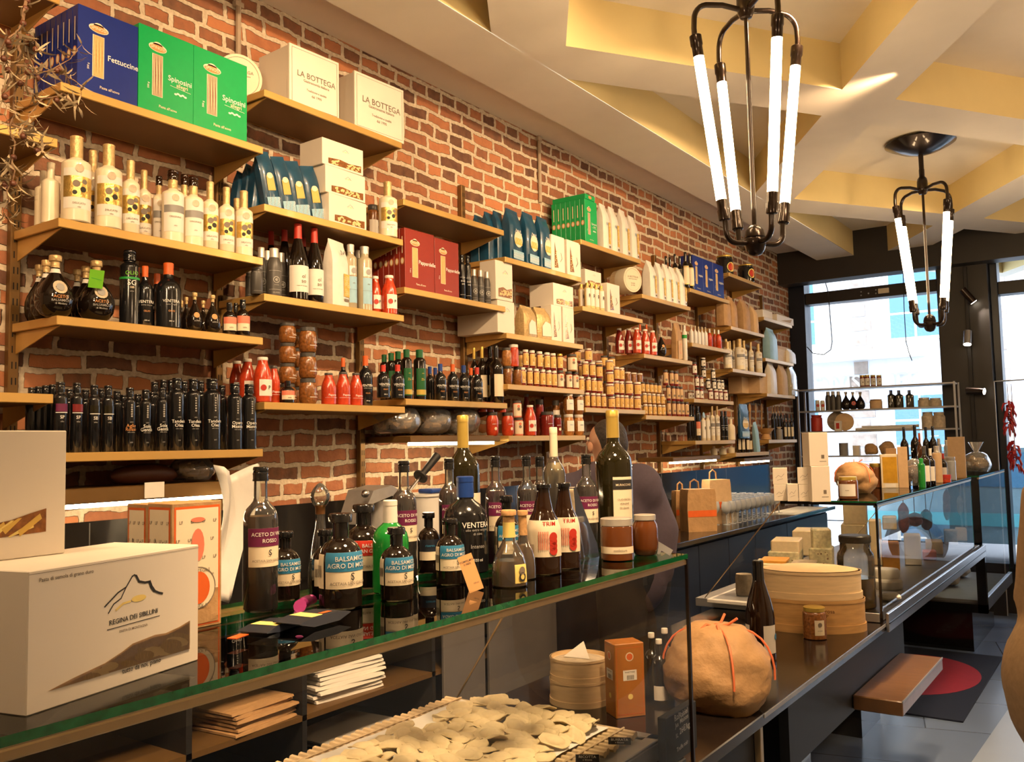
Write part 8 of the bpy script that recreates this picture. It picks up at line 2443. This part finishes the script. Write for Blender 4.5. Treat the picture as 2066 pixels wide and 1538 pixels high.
# ================================================================== PEOPLE
def blob(parts, m, vox=.018, name='body'):
    """one continuous skin over tapered limbs"""
    mb = MB(m)
    for pts, rs in parts:
        # subdivide the chain and add round ends
        P = [Vector(p) for p in pts]
        mb.tube(P, list(rs), m, 16)
        for p, r in zip(P, rs):
            mb.ball(p, r, m, 16, 10)
    me = mb.mesh(name)
    o = bpy.data.objects.new(name, me)
    md = o.modifiers.new('skin', 'REMESH'); md.mode = 'VOXEL'; md.voxel_size = vox; md.use_smooth_shade = True
    m2 = o.modifiers.new('smooth', 'SMOOTH'); m2.iterations = 8; m2.factor = .5
    return o
# the clerk bends over the back counter
base = Vector((.80, 3.86, 0))
t = thing('person', 'person in grey purple sweater bending over the back counter, seen from behind', 'person', tuple(base))
def add(o, par, lab=None):
    COL.objects.link(o); o.parent = par
    if lab:
        o['label'] = lab
    return o
hd = at(1222, 893, X=.78) - base
sh_ = Vector((-.06, -.20, 1.42))
hip = Vector((.06, .0, .95))
body = [
    ([hd + Vector((0, 0, .02)), hd + Vector((.005, .01, -.03))], [.082, .078]),
    ([hd + Vector((.0, .03, -.06)), Vector((-.04, -.08, 1.40))], [.058, .065]),
    ([Vector((-.04, -.06, 1.36)), Vector((.0, .0, 1.18)), hip], [.13, .14, .15]),
    ([Vector((-.20, -.14, 1.36)), Vector((-.34, -.16, 1.16)), Vector((-.44, -.30, 1.03))], [.052, .042, .030]),
    ([Vector((.14, .02, 1.36)), Vector((-.02, -.02, 1.12)), Vector((-.36, -.10, 1.03))], [.052, .042, .030]),
    ([hip + Vector((-.03, -.09, -.02)), Vector((.04, -.10, .50)), Vector((.08, -.10, .08))], [.09, .065, .045]),
    ([hip + Vector((.03, .09, -.02)), Vector((.07, .10, .50)), Vector((.10, .10, .08))], [.09, .065, .045]),
    ([Vector((.08, -.10, .05)), Vector((-.10, -.11, .035))], [.045, .035]),
    ([Vector((.10, .10, .05)), Vector((-.08, .11, .035))], [.045, .035]),
]
for s_, c0 in ((-1, Vector((-.46, -.32, 1.03))), (1, Vector((-.39, -.11, 1.03)))):
    body.append(([c0, c0 + Vector((-.05, .0, -.005))], [.030, .026]))
    for f in range(4):
        k_ = c0 + Vector((-.06, -.026 + .017 * f, .0))
        L = (.055, .068, .072, .060)[f]
        body.append(([k_, k_ + Vector((-L * .5, -.002, .008)), k_ + Vector((-L, 0, -.008))], [.0105, .0095, .0085]))
    body.append(([c0 + Vector((-.02, .03 * s_, 0)), c0 + Vector((-.055, .048 * s_, -.002))], [.012, .010]))
add(blob(body, 'skin', .012), t)
shirt = [
    ([Vector((-.05, -.10, 1.385)), Vector((-.03, -.03, 1.30)), Vector((.02, .02, 1.14)), Vector((.07, .0, .92))], [.115, .165, .172, .165]),
    ([Vector((-.17, -.15, 1.35)), Vector((.10, .04, 1.37))], [.095, .115]),
    ([Vector((-.20, -.15, 1.34)), Vector((-.34, -.17, 1.15)), Vector((-.42, -.27, 1.045))], [.080, .060, .046]),
    ([Vector((.06, .10, 1.33)), Vector((.10, .12, 1.15)), Vector((.10, .08, .98))], [.13, .15, .14]),
    ([Vector((.13, .04, 1.34)), Vector((.02, .00, 1.12)), Vector((-.30, -.08, 1.045))], [.090, .066, .048]),
]
add(blob(shirt, 'shirt', .018, 'sweater'), t, 'grey purple sweater')
tro = [
    ([Vector((.06, -.08, .93)), Vector((.04, -.10, .50)), Vector((.08, -.10, .07))], [.135, .090, .066]),
    ([Vector((.09, .08, .93)), Vector((.07, .10, .50)), Vector((.10, .10, .07))], [.135, .090, .066]),
    ([Vector((.07, -.05, .95)), Vector((.08, .06, .95))], [.15, .15]),
]
add(blob(tro, 'trousers', .02, 'trousers'), t, 'dark trousers')
hr = [([hd + Vector((.018, .004, .030)), hd + Vector((.034, .004, -.008))], [.088, .080])]
add(blob(hr, 'hair', .012, 'hair'), t, 'short dark greying hair')
ear = MB('skin'); ear.ball(hd + Vector((-.035, -.088, -.020)), .024, 'skin', 12, 8, (.6, .4, 1)); part('ear', ear, t)
nose = MB('skin'); nose.ball(hd + Vector((-.088, -.01, -.005)), .016, 'skin', 10, 8, (1, .6, 1)); nose.ball(hd + Vector((-.078, -.008, -.035)), .014, 'red', 10, 8, (.5, 1.5, .35))
for s_ in (-1, 1):
    nose.ball(hd + Vector((-.074, -.008 + s_ * .03, .018)), .010, 'paper', 8, 6); nose.ball(hd + Vector((-.081, -.008 + s_ * .03, .018)), .005, 'ink', 8, 6)
part('face', nose, t)
# customer in a camel coat at the right edge
base = Vector((2.86, 3.02, .0))
t = thing('person', 'customer in a camel brown coat at the right edge, facing away', 'person', tuple(base))
body = [
    ([Vector((0, 0, 1.66)), Vector((0, .01, 1.60))], [.085, .08]), ([Vector((0, 0, 1.55)), Vector((0, 0, 1.40))], [.055, .07]),
    ([Vector((0, 0, 1.35)), Vector((0, 0, 1.1)), Vector((0, 0, .95))], [.12, .13, .14]),
    ([Vector((-.17, 0, 1.40)), Vector((-.20, .04, 1.12)), Vector((-.12, .20, .98))], [.05, .04, .03]),
    ([Vector((.17, 0, 1.40)), Vector((.22, .02, 1.12)), Vector((.22, .06, .86))], [.05, .04, .03]),
    ([Vector((-.09, 0, .92)), Vector((-.10, 0, .50)), Vector((-.10, .0, .08))], [.09, .065, .045]), ([Vector((.09, 0, .92)), Vector((.10, 0, .50)), Vector((.10, .0, .08))], [.09, .065, .045]),
    ([Vector((-.10, 0, .05)), Vector((-.10, .16, .035))], [.045, .035]), ([Vector((.10, 0, .05)), Vector((.10, .16, .035))], [.045, .035])]
for s_, c0 in ((-1, Vector((-.10, .23, .97))), (1, Vector((.22, .07, .82)))):
    for f in range(4):
        k_ = c0 + Vector((.0, .0, -.024 + .016 * f)) if s_ < 0 else c0 + Vector((0, -.024 + .016 * f, -.03))
        d_ = Vector((.05, .04, 0)) if s_ < 0 else Vector((0, .008, -.07))
        body.append(([c0, k_, k_ + d_], [.026, .011, .009]))
    body.append(([c0, c0 + Vector((.02, .02, .05)) if s_ < 0 else c0 + Vector((-.02, .03, -.04))], [.02, .010]))
add(blob(body, 'skin', .015), t)
coat = [
    ([Vector((0, 0, 1.46)), Vector((0, 0, 1.2)), Vector((0, 0, .9)), Vector((-.01, 0, .80))], [.14, .19, .235, .235]),
    ([Vector((-.06, 0, .98)), Vector((-.09, 0, .88)), Vector((-.09, 0, .84))], [.22, .255, .25]),
    ([Vector((-.15, 0, 1.42)), Vector((.15, 0, 1.42))], [.09, .09]),
    ([Vector((-.18, 0, 1.40)), Vector((-.225, .03, 1.10)), Vector((-.15, .17, .99))], [.085, .080, .055]), ([Vector((.18, 0, 1.40)), Vector((.24, .02, 1.10)), Vector((.23, .05, .90))], [.085, .075, .06])]
add(blob(coat, 'camel_coat', .02, 'coat'), t, 'camel brown coat')
add(blob([([Vector((-.10, 0, .9)), Vector((-.10, 0, .09))], [.10, .07]), ([Vector((.10, 0, .9)), Vector((.10, 0, .09))], [.10, .07])], 'trousers', .02, 'trousers'), t)
add(blob([([Vector((0, -.02, 1.70)), Vector((0, -.03, 1.60))], [.092, .085])], 'hair', .014, 'hair'), t)
fc = MB('skin'); fc.ball((0, .095, 1.645), .014, 'skin', 10, 8, (.7, 1, 1)); fc.ball((0, .085, 1.61), .014, 'red', 10, 8, (1.5, .5, .35))
for s_ in (-1, 1):
    fc.ball((s_ * .03, .08, 1.665), .009, 'paper', 8, 6); fc.ball((s_ * .085, .0, 1.65), .02, 'skin', 8, 6, (.4, .7, 1))
part('face', fc, t)
